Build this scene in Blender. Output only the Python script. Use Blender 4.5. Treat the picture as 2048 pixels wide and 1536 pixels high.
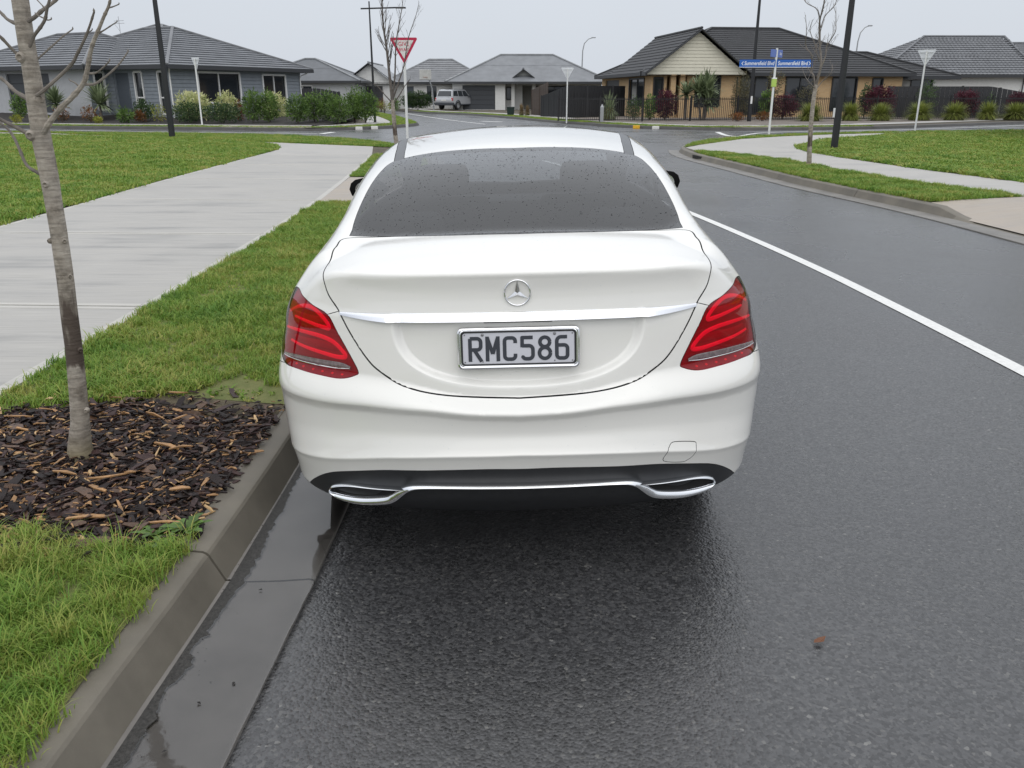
import bpy, bmesh, math, random
import numpy as np
from mathutils import Vector, Matrix, geometry
random.seed(7); rng=np.random.default_rng(7)
for o in list(bpy.data.objects): bpy.data.objects.remove(o)
scn=bpy.context.scene; COL=scn.collection
# ---------------- camera
cam_d=bpy.data.cameras.new('camera'); cam=bpy.data.objects.new('camera',cam_d); COL.objects.link(cam)
cam_d.sensor_width=36; cam_d.lens=36*1669/2048; cam_d.clip_end=3000; cam_d.clip_start=.05
cam.location=(0,0,1.62); cam.rotation_euler=(math.radians(90-19.2),0,0)
scn.camera=cam
# ---------------- overcast sky
world=bpy.data.worlds.new('World'); scn.world=world; world.use_nodes=True
wn=world.node_tree; wn.nodes.clear()
SUN_EL,SUN_AZ=math.radians(44),math.radians(188)
def wnode(t,**k):
    n=wn.nodes.new(t)
    for a,b in k.items(): setattr(n,a,b)
    return n
sky=wnode('ShaderNodeTexSky',sky_type='NISHITA',sun_disc=False,sun_elevation=SUN_EL,sun_rotation=SUN_AZ,dust_density=4.0,ozone_density=1.0)
sc_=wnode('ShaderNodeVectorMath',operation='SCALE'); sc_.inputs['Scale'].default_value=.10
tc=wnode('ShaderNodeTexCoord'); sep=wnode('ShaderNodeSeparateXYZ'); rmp=wnode('ShaderNodeValToRGB')
rmp.color_ramp.elements[0].position=0; rmp.color_ramp.elements[0].color=(.63,.672,.735,1)
rmp.color_ramp.elements[1].position=1; rmp.color_ramp.elements[1].color=(1.45,1.48,1.53,1)
e=rmp.color_ramp.elements.new(.18); e.color=(.665,.705,.765,1)
nz=wnode('ShaderNodeTexNoise'); nz.inputs['Scale'].default_value=1.7; nz.inputs['Detail'].default_value=3
mr=wnode('ShaderNodeMapRange'); mr.inputs['To Min'].default_value=.93; mr.inputs['To Max'].default_value=1.07
cl=wnode('ShaderNodeVectorMath',operation='SCALE')
mx=wnode('ShaderNodeMix',data_type='RGBA'); mx.inputs['Factor'].default_value=.92
bg=wnode('ShaderNodeBackground'); bg.inputs['Strength'].default_value=1.0
wo=wnode('ShaderNodeOutputWorld')
L=wn.links.new
L(sky.outputs[0],sc_.inputs[0]); L(tc.outputs['Generated'],sep.inputs[0]); L(sep.outputs['Z'],rmp.inputs[0])
L(tc.outputs['Generated'],nz.inputs['Vector']); L(nz.outputs[0],mr.inputs['Value'])
L(rmp.outputs[0],cl.inputs[0]); L(mr.outputs[0],cl.inputs['Scale'])
L(sc_.outputs[0],mx.inputs['A']); L(cl.outputs[0],mx.inputs['B']); L(mx.outputs['Result'],bg.inputs['Color']); L(bg.outputs[0],wo.inputs[0])
# ---------------- the veiled sun
sd=bpy.data.lights.new('sun','SUN'); sd.energy=.55; sd.angle=math.radians(75); sd.color=(1,.97,.93)
sun=bpy.data.objects.new('sun',sd); COL.objects.link(sun); sun.rotation_euler=(math.radians(46),0,math.radians(8)); sun.location=(0,0,30)
vs=scn.view_settings; vs.view_transform='Standard'; vs.look='None'; vs.exposure=0.13; vs.gamma=1; vs.use_curve_mapping=False
scn.cycles.max_bounces=8; scn.cycles.transparent_max_bounces=16; scn.cycles.use_denoising=True
# ================= helpers
def tag(o,label=None,cat=None,group=None,kind=None):
    if label: o['label']=label
    if cat: o['category']=cat
    if group: o['group']=group
    if kind: o['kind']=kind
    return o
def empty(name,loc=(0,0,0),rz=0,label=None,cat=None,group=None):
    o=bpy.data.objects.new(name,None); COL.objects.link(o); o.location=loc; o.rotation_euler=(0,0,rz)
    o.empty_display_size=.1
    return tag(o,label,cat,group)
def link(name,me,mat=None,parent=None,loc=None,rz=None):
    o=bpy.data.objects.new(name,me); COL.objects.link(o)
    if mat is not None and len(me.materials)==0: me.materials.append(mat)
    if parent is not None: o.parent=parent
    if loc is not None: o.location=loc
    if rz is not None: o.rotation_euler=(0,0,rz)
    return o
class MB:
    def __init__(s): s.v=[]; s.f=[]; s.m=[]; s.col=None
    def add(s,vs,fs,mi=0):
        k=len(s.v); s.v+= [tuple(map(float,p)) for p in vs]; s.f+=[tuple(i+k for i in f) for f in fs]; s.m+=[mi]*len(fs); return s
    def box(s,a,b,mi=0,M=None,bev=0):
        x0,y0,z0=a; x1,y1,z1=b
        if bev>0:
            bm=bmesh.new(); bmesh.ops.create_cube(bm,size=1)
            for v in bm.verts: v.co=Vector(((x0+x1)/2+v.co.x*(x1-x0),(y0+y1)/2+v.co.y*(y1-y0),(z0+z1)/2+v.co.z*(z1-z0)))
            bmesh.ops.bevel(bm,geom=bm.edges[:],offset=bev,segments=2,affect='EDGES',profile=.5)
            vs=[v.co.copy() for v in bm.verts]; bm.verts.index_update(); fs=[[v.index for v in f.verts] for f in bm.faces]; bm.free()
        else:
            vs=[Vector(p) for p in ((x0,y0,z0),(x1,y0,z0),(x1,y1,z0),(x0,y1,z0),(x0,y0,z1),(x1,y0,z1),(x1,y1,z1),(x0,y1,z1))]
            fs=[(0,3,2,1),(4,5,6,7),(0,1,5,4),(1,2,6,5),(2,3,7,6),(3,0,4,7)]
        if M is not None: vs=[M@v for v in vs]
        return s.add(vs,fs,mi)
    def tube(s,pts,rad,n=8,mi=0,caps=True,closed=False,flat=None):
        P=[Vector(p) for p in pts]; N=len(P); rad=rad if hasattr(rad,'__len__') else [rad]*N
        rings=[]; prev=None
        for i in range(N):
            t=(P[(i+1)%N]-P[i-1]) if closed else (P[min(i+1,N-1)]-P[max(i-1,0)])
            t.normalize()
            if prev is None:
                a=Vector((0,0,1)) if abs(t.z)<.9 else Vector((1,0,0)); a=(a-t*a.dot(t)).normalized()
            else: a=(prev-t*prev.dot(t)).normalized()
            prev=a; b=t.cross(a); fl=1 if flat is None else flat
            rings.append([P[i]+(a*math.cos(2*math.pi*k/n)*rad[i]+b*math.sin(2*math.pi*k/n)*rad[i]*fl) for k in range(n)])
        vs=[p for r in rings for p in r]; fs=[]
        M_=N if closed else N-1
        for i in range(M_):
            j=(i+1)%N
            for k in range(n): fs.append((i*n+k,i*n+(k+1)%n,j*n+(k+1)%n,j*n+k))
        if caps and not closed: fs+=[tuple(range(n))[::-1],tuple((N-1)*n+k for k in range(n))]
        return s.add(vs,fs,mi)
    def cyl(s,p,r,h,n=16,mi=0,r2=None):
        return s.tube([p,(p[0],p[1],p[2]+h)],[r,r if r2 is None else r2],n,mi)
    def lathe(s,prof,n=24,M=None,mi=0):
        vs=[];fs=[]
        for r,z in prof:
            for k in range(n):
                a=2*math.pi*k/n; vs.append(Vector((r*math.cos(a),r*math.sin(a),z)))
        for i in range(len(prof)-1):
            for k in range(n): fs.append((i*n+k,i*n+(k+1)%n,(i+1)*n+(k+1)%n,(i+1)*n+k))
        if M is not None: vs=[M@v for v in vs]
        return s.add(vs,fs,mi)
    def poly(s,pts,mi=0): return s.add(pts,[tuple(range(len(pts)))],mi)
    def prism(s,poly,z0,z1,mi=0):
        n=len(poly); vs=[(x,y,z0) for x,y in poly]+[(x,y,z1) for x,y in poly]
        fs=[tuple(range(n,2*n)),tuple(range(n))[::-1]]+[(i,(i+1)%n,n+(i+1)%n,n+i) for i in range(n)]
        return s.add(vs,fs,mi)
    def mesh(s,name,mats=(),smooth=False,autos=None):
        me=bpy.data.meshes.new(name); me.from_pydata(s.v,[],s.f)
        for m in (mats if isinstance(mats,(list,tuple)) else [mats]): me.materials.append(m)
        if any(s.m): me.polygons.foreach_set('material_index',s.m)
        if smooth: me.polygons.foreach_set('use_smooth',[True]*len(s.f))
        if smooth and autos: me.set_sharp_from_angle(angle=math.radians(autos))
        if s.col is not None:
            at=me.color_attributes.new('tint','FLOAT_COLOR','POINT'); at.data.foreach_set('color',np.asarray(s.col,np.float32).ravel())
        me.update(); return me
    def build(s,name,mats,parent=None,smooth=False,autos=40,**k):
        return link(name,s.mesh(name,mats,smooth,autos),None,parent,**k)
# ---------------- materials
MATS={}
def mat(name,col=(.5,.5,.5),rough=.6,metal=0,spec=.5,coat=0,coat_r=.05,noise=0,nscale=8,bump=0,bscale=60,bdist=.01,rand=0,coords='Object',col2=None,detail=4,emit=None,rnoise=0,stretch=None,back=None,sss=0,trans=0):
    if name in MATS: return MATS[name]
    m=bpy.data.materials.new(name); m.use_nodes=True; t=m.node_tree; N=t.nodes; K=t.links.new
    b=N['Principled BSDF']; b.inputs['Roughness'].default_value=rough; b.inputs['Metallic'].default_value=metal
    b.inputs['Specular IOR Level'].default_value=spec; b.inputs['Coat Weight'].default_value=coat; b.inputs['Coat Roughness'].default_value=coat_r
    b.inputs['Base Color'].default_value=(*col,1)
    src=None
    if noise or bump or rnoise or stretch:
        if coords=='World':
            g=N.new('ShaderNodeNewGeometry'); vec=g.outputs['Position']
        else:
            c=N.new('ShaderNodeTexCoord'); vec=c.outputs[coords]
        if stretch:
            mp=N.new('ShaderNodeMapping'); mp.inputs['Scale'].default_value=stretch; K(vec,mp.inputs[0]); vec=mp.outputs[0]
    if noise:
        n=N.new('ShaderNodeTexNoise'); n.inputs['Scale'].default_value=nscale; n.inputs['Detail'].default_value=detail; n.inputs['Roughness'].default_value=.6; K(vec,n.inputs['Vector'])
        r=N.new('ShaderNodeMapRange'); r.inputs['From Min'].default_value=.3; r.inputs['From Max'].default_value=.7; K(n.outputs[0],r.inputs['Value'])
        x=N.new('ShaderNodeMix'); x.data_type='RGBA'; K(r.outputs[0],x.inputs['Factor'])
        c2=col2 if col2 else tuple(min(1,v*(1+noise)) for v in col); c1=col if col2 else tuple(v*(1-noise) for v in col)
        x.inputs['A'].default_value=(*c1,1); x.inputs['B'].default_value=(*c2,1); src=x.outputs['Result']
        if rnoise:
            rr=N.new('ShaderNodeMapRange'); rr.inputs['From Min'].default_value=.3; rr.inputs['From Max'].default_value=.7
            rr.inputs['To Min'].default_value=max(0,rough-rnoise); rr.inputs['To Max'].default_value=min(1,rough+rnoise); K(n.outputs[0],rr.inputs['Value']); K(rr.outputs[0],b.inputs['Roughness'])
    if rand:
        oi=N.new('ShaderNodeObjectInfo'); r=N.new('ShaderNodeMapRange'); r.inputs['To Min'].default_value=1-rand; r.inputs['To Max'].default_value=1+rand; K(oi.outputs['Random'],r.inputs['Value'])
        h=N.new('ShaderNodeVectorMath'); h.operation='SCALE'; K(r.outputs[0],h.inputs['Scale'])
        if src is None: h.inputs[0].default_value=col
        else: K(src,h.inputs[0])
        src=h.outputs[0]
    if src is not None: K(src,b.inputs['Base Color'])
    if bump:
        n2=N.new('ShaderNodeTexNoise'); n2.inputs['Scale'].default_value=bscale; n2.inputs['Detail'].default_value=5; K(vec,n2.inputs['Vector'])
        bp=N.new('ShaderNodeBump'); bp.inputs['Strength'].default_value=bump; bp.inputs['Distance'].default_value=bdist; K(n2.outputs[0],bp.inputs['Height']); K(bp.outputs[0],b.inputs['Normal'])
    if emit: b.inputs['Emission Color'].default_value=(*emit[:3],1); b.inputs['Emission Strength'].default_value=emit[3]
    if back is not None:
        g=N.new('ShaderNodeNewGeometry'); d=N.new('ShaderNodeBsdfDiffuse'); d.inputs[0].default_value=(*back,1); ms=N.new('ShaderNodeMixShader')
        K(g.outputs['Backfacing'],ms.inputs[0]); K(b.outputs[0],ms.inputs[1]); K(d.outputs[0],ms.inputs[2]); K(ms.outputs[0],N['Material Output'].inputs[0])
    if trans:   # thin leaves let light through
        tr=N.new('ShaderNodeBsdfTranslucent'); ms=N.new('ShaderNodeMixShader'); ms.inputs[0].default_value=trans
        if src is not None: K(src,tr.inputs[0])
        else: tr.inputs[0].default_value=(*col,1)
        K(b.outputs[0],ms.inputs[1]); K(tr.outputs[0],ms.inputs[2]); K(ms.outputs[0],N['Material Output'].inputs[0])
    MATS[name]=m; return m
def glass_mat(name,tint,rough=.02,f0=1.5,refl=1.0,film=0):
    if name in MATS: return MATS[name]
    m=bpy.data.materials.new(name); m.use_nodes=True; t=m.node_tree; N=t.nodes; K=t.links.new; N.clear()
    tr=N.new('ShaderNodeBsdfTransparent'); tr.inputs[0].default_value=(*tint,1)
    gl=N.new('ShaderNodeBsdfGlossy'); gl.inputs['Roughness'].default_value=rough; gl.inputs[0].default_value=(refl,refl,refl,1)
    fr=N.new('ShaderNodeFresnel'); fr.inputs[0].default_value=f0
    ge=N.new('ShaderNodeNewGeometry'); bf=N.new('ShaderNodeMapRange'); bf.inputs['To Min'].default_value=f0; bf.inputs['To Max'].default_value=1/f0; K(ge.outputs['Backfacing'],bf.inputs['Value']); K(bf.outputs[0],fr.inputs[0])   # thin pane: same from both sides
    ms=N.new('ShaderNodeMixShader'); o=N.new('ShaderNodeOutputMaterial')
    K(fr.outputs[0],ms.inputs[0]); K(tr.outputs[0],ms.inputs[1]); K(gl.outputs[0],ms.inputs[2]); K(ms.outputs[0],o.inputs[0])
    if film:   # thin film of rain and road grime
        df=N.new('ShaderNodeBsdfDiffuse'); df.inputs[0].default_value=(.42,.44,.48,1); m2=N.new('ShaderNodeMixShader'); m2.inputs[0].default_value=film
        K(tr.outputs[0],m2.inputs[1]); K(df.outputs[0],m2.inputs[2]); K(m2.outputs[0],ms.inputs[1])
    MATS[name]=m; return m
def leaf_mat(name,c1,c2,rough=.5,trans=.25,pos=3.0):
    """foliage colour: per-vertex tint mixes two greens, slow noise in place on top"""
    if name in MATS: return MATS[name]
    m=bpy.data.materials.new(name); m.use_nodes=True; t=m.node_tree; N=t.nodes; K=t.links.new
    b=N['Principled BSDF']; b.inputs['Roughness'].default_value=rough; b.inputs['Specular IOR Level'].default_value=.35
    a=N.new('ShaderNodeAttribute'); a.attribute_name='tint'
    x=N.new('ShaderNodeMix'); x.data_type='RGBA'; x.inputs['A'].default_value=(*c1,1); x.inputs['B'].default_value=(*c2,1); K(a.outputs['Fac'],x.inputs['Factor'])
    K(x.outputs['Result'],b.inputs['Base Color'])
    tr=N.new('ShaderNodeBsdfTranslucent'); K(x.outputs['Result'],tr.inputs[0]); ms=N.new('ShaderNodeMixShader'); ms.inputs[0].default_value=trans
    K(b.outputs[0],ms.inputs[1]); K(tr.outputs[0],ms.inputs[2]); K(ms.outputs[0],N['Material Output'].inputs[0])
    MATS[name]=m; return m
def text_mesh(s,size,extr=0.0,shear=0,space=1.0):
    c=bpy.data.curves.new('lettering','FONT'); c.body=s; c.size=size; c.extrude=extr; c.shear=shear; c.offset=.012*size; c.space_character=space; c.align_x='CENTER'; c.align_y='CENTER'
    o=bpy.data.objects.new('lettering',c); COL.objects.link(o)
    dg=bpy.context.evaluated_depsgraph_get(); me=bpy.data.meshes.new_from_object(o.evaluated_get(dg)); bpy.data.objects.remove(o); bpy.data.curves.remove(c)
    me.name='lettering'; return me
def catmull(P,n=6,closed=False):
    P=[np.array(p,float) for p in P]; out=[]; N=len(P)
    rngi=range(N) if closed else range(N-1)
    for i in rngi:
        p1,p2=P[i],P[(i+1)%N]
        p0=P[i-1] if (i>0 or closed) else 2*p1-p2
        p3=P[(i+2)%N] if (i+2<N or closed) else 2*p2-p1
        for k in range(n):
            t=k/n; out.append(.5*((2*p1)+(p2-p0)*t+(2*p0-5*p1+4*p2-p3)*t*t+(3*p1-p0-3*p2+p3)*t**3))
    if not closed: out.append(P[-1])
    return out
def sstep(a,b,x):
    t=max(0,min(1,(x-a)/(b-a))); return t*t*(3-2*t)
# ================= ground, roads, kerbs, paths
def lin(pts):
    xs=[p[0] for p in pts]; ys=[p[1] for p in pts]
    return lambda q: float(np.interp(q,xs,ys))
def dens(P,step):
    out=[]
    for a,b in zip(P[:-1],P[1:]):
        n=max(1,int(math.dist(a,b)/step))
        for i in range(n): out.append((a[0]+(b[0]-a[0])*i/n,a[1]+(b[1]-a[1])*i/n))
    return out+[P[-1]]
def offs(P,d):
    """shift a 2-D polyline to its left by d"""
    out=[]
    for i in range(len(P)):
        a=Vector(P[max(i-1,0)]); b=Vector(P[min(i+1,len(P)-1)]); t=(b-a).normalized(); out.append((P[i][0]-t.y*d,P[i][1]+t.x*d))
    return out
KL=[(-1.12,-4),(-1.065,0),(-1.035,1.6),(-.992,2.53),(-.975,4),(-.99,8),(-1.10,12),(-1.40,16),(-1.85,20),(-2.15,22.5),(-2.7,25),(-3.5,27),(-4.6,28.9),(-6.4,31.1),(-8.8,32.9),(-13,34.5),(-18.4,35.5),(-30,38.6),(-60,46.4),(-110,60)]
KR=[(6.55,-4),(6.4,4),(6.15,8.5),(5.92,11.9),(5.57,14.2),(5.30,16.2),(5.02,19.5),(4.78,22),(4.74,23.6),(4.9,25.4),(5.45,27.2),(6.2,28.9),(8.1,31.5),(12.3,34.6),(21.5,38.2),(40,46),(80,62)]
KFL=[(-110,66),(-60,52.6),(-25.4,43.2),(-17.2,41.4),(-10.7,40.0),(-9.0,39.9),(-7.6,40.6),(-6.2,42.3),(-5.3,44.8),(-5.1,48),(-7.6,60),(-9.6,68),(-12.2,77),(-22,110),(-40,170)]
KFR=[(-26,150),(-17,108),(-9.1,78.8),(-3.9,69.6),(-.3,60),(2.2,51.5),(4.0,47.0),(5.4,43.8),(7.2,41.5),(9.7,40.2),(12.4,40.4),(14.4,40.9),(18.9,42.7),(29.7,50),(50,64),(90,92)]
def smooth(P,n=5): return [tuple(p) for p in catmull([(x,y) for x,y in P],n)]
KLs,KRs,KFLs,KFRs=map(smooth,(KL,KR,KFL,KFR))
# --- ground sheet and asphalt
soil=mat('soil',(.085,.072,.05),rough=.95,noise=.4,nscale=3,coords='World',bump=.5,bscale=40,bdist=.02)
mb=MB(); mb.poly([(-900,-60,-.06),(900,-60,-.06),(900,1400,-.06),(-900,1400,-.06)]); g=mb.build('ground',mat('far_ground',(.09,.11,.05),rough=.95,noise=.3,nscale=.05,coords='World')); tag(g,kind='structure')
def asphalt_mat():
    m=bpy.data.materials.new('wet_asphalt'); m.use_nodes=True; t=m.node_tree; N=t.nodes; K=t.links.new; b=N['Principled BSDF']
    ge=N.new('ShaderNodeNewGeometry'); P=ge.outputs['Position']
    vo=N.new('ShaderNodeTexVoronoi'); vo.inputs['Scale'].default_value=105; K(P,vo.inputs['Vector'])
    vo2=N.new('ShaderNodeTexVoronoi'); vo2.inputs['Scale'].default_value=48; K(P,vo2.inputs['Vector'])
    n1=N.new('ShaderNodeTexNoise'); n1.inputs['Scale'].default_value=.55; n1.inputs['Detail'].default_value=4; K(P,n1.inputs['Vector'])
    n2=N.new('ShaderNodeTexNoise'); n2.inputs['Scale'].default_value=160; n2.inputs['Detail'].default_value=3; K(P,n2.inputs['Vector'])
    # stone colour
    sep=N.new('ShaderNodeSeparateColor'); K(vo.outputs['Color'],sep.inputs[0])
    cr=N.new('ShaderNodeValToRGB'); e=cr.color_ramp.elements; e[0].position=0; e[0].color=(.022,.022,.023,1); e[1].position=.90; e[1].color=(.066,.066,.068,1)
    x=cr.color_ramp.elements.new(.9935); x.color=(.085,.083,.08,1); y=cr.color_ramp.elements.new(.9993); y.color=(.15,.147,.14,1); K(sep.outputs[0],cr.inputs[0])
    mx=N.new('ShaderNodeMix'); mx.data_type='RGBA'; mx.blend_type='MULTIPLY'; mx.inputs['Factor'].default_value=1; K(cr.outputs[0],mx.inputs['A'])
    r1=N.new('ShaderNodeMapRange'); r1.inputs['From Min'].default_value=.3; r1.inputs['From Max'].default_value=.7; r1.inputs['To Min'].default_value=.72; r1.inputs['To Max'].default_value=1.25; K(n1.outputs[0],r1.inputs['Value']); K(r1.outputs[0],mx.inputs['B'])
    K(mx.outputs['Result'],b.inputs['Base Color'])
    # wet film: gloss differs in slow patches
    r2=N.new('ShaderNodeMapRange'); r2.inputs['From Min'].default_value=.35; r2.inputs['From Max'].default_value=.65; r2.inputs['To Min'].default_value=.20; r2.inputs['To Max'].default_value=.36; K(n1.outputs[0],r2.inputs['Value']); K(r2.outputs[0],b.inputs['Roughness'])
    b.inputs['Specular IOR Level'].default_value=.78
    ad=N.new('ShaderNodeMath'); ad.operation='MULTIPLY_ADD'; K(vo2.outputs['Distance'],ad.inputs[0]); ad.inputs[1].default_value=.8; K(vo.outputs['Distance'],ad.inputs[2])
    a2=N.new('ShaderNodeMath'); a2.operation='MULTIPLY_ADD'; K(n2.outputs[0],a2.inputs[0]); a2.inputs[1].default_value=-.5; K(ad.outputs[0],a2.inputs[2])
    bp=N.new('ShaderNodeBump'); bp.invert=True; bp.inputs['Strength'].default_value=.60; bp.inputs['Distance'].default_value=.0021; K(a2.outputs[0],bp.inputs['Height']); K(bp.outputs[0],b.inputs['Normal'])
    return m
ASPH=asphalt_mat()
mb=MB(); mb.poly([(-120,-6,0),(120,-6,0),(120,140,0),(-120,140,0)]); tag(mb.build('road',ASPH),kind='structure')
# --- raised land blocks
def block(name,edge,rest,z=.12):
    mb=MB(); P=[(x,y,z) for x,y in edge]+[(x,y,z) for x,y in rest]; mb.poly(P); o=mb.build(name,soil); bm=bmesh.new(); bm.from_mesh(o.data); bmesh.ops.triangulate(bm,faces=bm.faces[:]); bm.to_mesh(o.data); bm.free(); return tag(o,kind='structure')
block('ground',offs(KLs,.10),[(-140,62),(-140,-4)])
block('ground',[p for p in offs(KRs,-.10) if p[1]>12.6],[(120,62),(120,13.4),(7.2,12.7)])
block('ground',[(7.2,12.3),(7.2,7.2),(7.2,-4)],[(120,-4),(120,12.3)])
block('ground',[p for p in offs(KRs,-.10) if p[1]<7.4],[(7.2,7.4),(7.2,-4)][:1]+[(7.2,-4)])
block('ground',offs(KFLs,.10),[(-160,170),(-160,66)])
block('ground',offs(KFRs,.10),[(140,92),(140,150)])
# --- kerbs: blocks with joints
kconc=mat('kerb_concrete',(.142,.127,.101),rough=.62,noise=.30,nscale=2.3,coords='World',bump=.35,bscale=180,bdist=.002,detail=8,rnoise=.1)
kfar=mat('kerb_concrete_wet',(.055,.052,.048),rough=.55,noise=.22,nscale=1.7,coords='World')
PROF=[(-.004,-.05),(0,.0),(.050,.098),(.056,.111),(.065,.1195),(.078,.1245),(.172,.132),(.179,.127),(.179,-.05)]
def kerb(P,side,breaks,m,drops=(),name='kerb',pr=PROF,step=.25):
    """P base line; side +1: land lies to the left of the line direction; breaks: distances between joints; drops: (y0,y1) lowered"""
    root=empty(name); tag(root,kind='structure')
    D=dens(P,step); s=[0]
    for a,b in zip(D[:-1],D[1:]): s.append(s[-1]+math.dist(a,b))
    tot=s[-1]; cuts=[]; c=breaks[0]
    while c<tot: cuts.append(c); c+=breaks[1]
    xs=[p[0] for p in D]; ys=[p[1] for p in D]
    at=lambda q:(float(np.interp(q,s,xs)),float(np.interp(q,s,ys)))
    b0=0
    for b1 in cuts+[tot]:
        q0,q1=b0+(.006 if b0 else 0),b1-(.006 if b1<tot else 0); b0=b1
        if q1-q0<.05: continue
        n=max(2,int((q1-q0)/step)+1); mb=MB(); K_=len(pr); vs=[]
        for i in range(n):
            q=q0+(q1-q0)*i/(n-1); p=Vector(at(q)); a=Vector(at(max(0,q-.2))); b=Vector(at(min(tot,q+.2))); t=(b-a).normalized(); nl=Vector((-t.y,t.x))*side
            f=1.0
            for d0,d1 in drops:
                if d0-.6<p.y<d1+.6: f=min(f,max(.12,max((d0-p.y)/.6,(p.y-d1)/.6,0)*.88+.12) if (p.y<d0 or p.y>d1) else .12)
            for u,z in pr: w=p+nl*u; vs.append((w.x,w.y,z*f if z>0 else z))
        fs=[]
        for i in range(n-1):
            for k in range(K_-1): fs.append((i*K_+k,i*K_+k+1,i*K_+K_+k+1,i*K_+K_+k) if side<0 else (i*K_+k,i*K_+K_+k,i*K_+K_+k+1,i*K_+k+1))
        fs+=[tuple(range(K_)),tuple((n-1)*K_+k for k in range(K_))[::-1]]
        mb.add(vs,fs); mb.build('kerb_block',m,root,True,20)
    return root
kerb(KLs,1,(4+2.53,3.0),kconc,[(12.4,16)],step=.3)
kerb(KRs,-1,(3,3.0),kconc,[(7.5,11.2)],step=.4)
kerb(KFLs,1,(5,4.0),kfar,step=1.0)
kerb(KFRs,1,(5,4.0),kfar,step=1.0)
# --- channels
chan=mat('channel_concrete',(.165,.153,.140),rough=.5,noise=.28,nscale=2.6,coords='World',bump=.25,bscale=220,bdist=.0015,detail=8,rnoise=.14)
def channel(P,side,y0,y1,first,stepj,w=.30,m=chan):
    root=empty('gutter'); tag(root,kind='structure'); P=[p for p in dens(P,.3) if y0<=p[1]<=y1]
    ys=[p[1] for p in P]; xs=[p[0] for p in P]; X=lambda y: float(np.interp(y,ys,xs)); j=[y0]; c=first
    while c<y1: j.append(c); c+=stepj
    j.append(y1)
    for a,b in zip(j[:-1],j[1:]):
        n=max(2,int((b-a)/.5)+1); vs=[]
        for i in range(n):
            y=a+.005+(b-a-.01)*i/(n-1)
            for u,z in ((-.012,.012),(0.004,.0125),(.06,.006),(.18,.009),(.285,.017),(.30,.012),(.30,-.02)): vs.append((X(y)+side*u*w/.30,y,z))
        fs=[]
        for i in range(n-1):
            for k in range(6): q=(i*7+k,i*7+k+1,i*7+8+k,i*7+7+k); fs.append(q if side>0 else q[::-1])
        mb=MB(); mb.add(vs,fs); mb.build('gutter_slab',m,root,True,30)
channel(KLs,1,-3.9,26,2.53,3.0)
channel(KRs,-1,-3.9,26,8,3.0,.30,mat('channel_pale',(.17,.16,.145),rough=.5,noise=.25,nscale=2,coords='World'))
# water lying in the channel
def water_mat():
    m=bpy.data.materials.new('gutter_water'); m.use_nodes=True; t=m.node_tree; N=t.nodes; K=t.links.new; N.clear()
    tr=N.new('ShaderNodeBsdfTransparent'); tr.inputs[0].default_value=(.97,.97,.97,1); gl=N.new('ShaderNodeBsdfGlossy'); gl.inputs['Roughness'].default_value=.05
    fr=N.new('ShaderNodeFresnel'); fr.inputs[0].default_value=1.7; ms=N.new('ShaderNodeMixShader'); o=N.new('ShaderNodeOutputMaterial')
    ge=N.new('ShaderNodeNewGeometry'); nz=N.new('ShaderNodeTexNoise'); nz.inputs['Scale'].default_value=25; K(ge.outputs['Position'],nz.inputs['Vector']); bp=N.new('ShaderNodeBump'); bp.inputs['Strength'].default_value=.08; bp.inputs['Distance'].default_value=.003
    K(nz.outputs[0],bp.inputs['Height']); K(bp.outputs[0],gl.inputs['Normal']); K(bp.outputs[0],fr.inputs['Normal'])
    K(fr.outputs[0],ms.inputs[0]); K(tr.outputs[0],ms.inputs[1]); K(gl.outputs[0],ms.inputs[2]); K(ms.outputs[0],o.inputs[0]); return m
from mathutils import noise as mn
mb=MB(); vs=[]; vw=[]; fs=[]; n=700
for i in range(n):
    y=-1.0+13.0*i/(n-1); x0=float(np.interp(y,[p[1] for p in KL[:9]],[p[0] for p in KL[:9]]))
    nl=.045+.03*mn.noise((y*1.3,0,0))+.022*mn.noise((y*9,5,0))+.016*mn.noise((y*34,9,0))+.013*mn.noise((y*90,2,0))
    nr=.304+.002*mn.noise((y*.9,3,1))+.006*mn.noise((y*7,8,2))
    vw+=[(x0+.008,y,.0138),(x0+max(.012,nl)+.004,y,.0136)]; vs+=[(x0+max(.012,nl),y,.0138),(x0+.14,y,.0150),(x0+min(nr,.306),y,.0182)]
for i in range(n-1): fs+=[(3*i,3*i+1,3*i+4,3*i+3),(3*i+1,3*i+2,3*i+5,3*i+4)]
wb=MB(); wb.add(vw,[(2*i,2*i+1,2*i+3,2*i+2) for i in range(n-1)]); wo_=wb.build('wet_strip',mat('wet_grit',(.042,.040,.037),rough=.55,spec=.3,noise=.5,nscale=120,coords='World',bump=.6,bscale=300,bdist=.003)); wo_['kind']='structure'
mb.add(vs,fs); o=mb.build('gutter_water',water_mat(),None,True); o['kind']='structure'
# dark grit washed against the kerb
mb=MB()
for i in range(700):
    y=random.uniform(-.3,6); x=-.995+abs(random.gauss(0,.035)); r=random.uniform(.0008,.0026)
    mb.add([(x-r,y,.013),(x,y-r,.013),(x+r,y,.013),(x,y+r,.013),(x,y,.013+r)],[(0,1,4),(1,2,4),(2,3,4),(3,0,4)])
o=mb.build('grit',mat('grit',(.05,.045,.04),rough=.8,rand=0,noise=.9,nscale=90,coords='World')); o['kind']='stuff'
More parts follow.
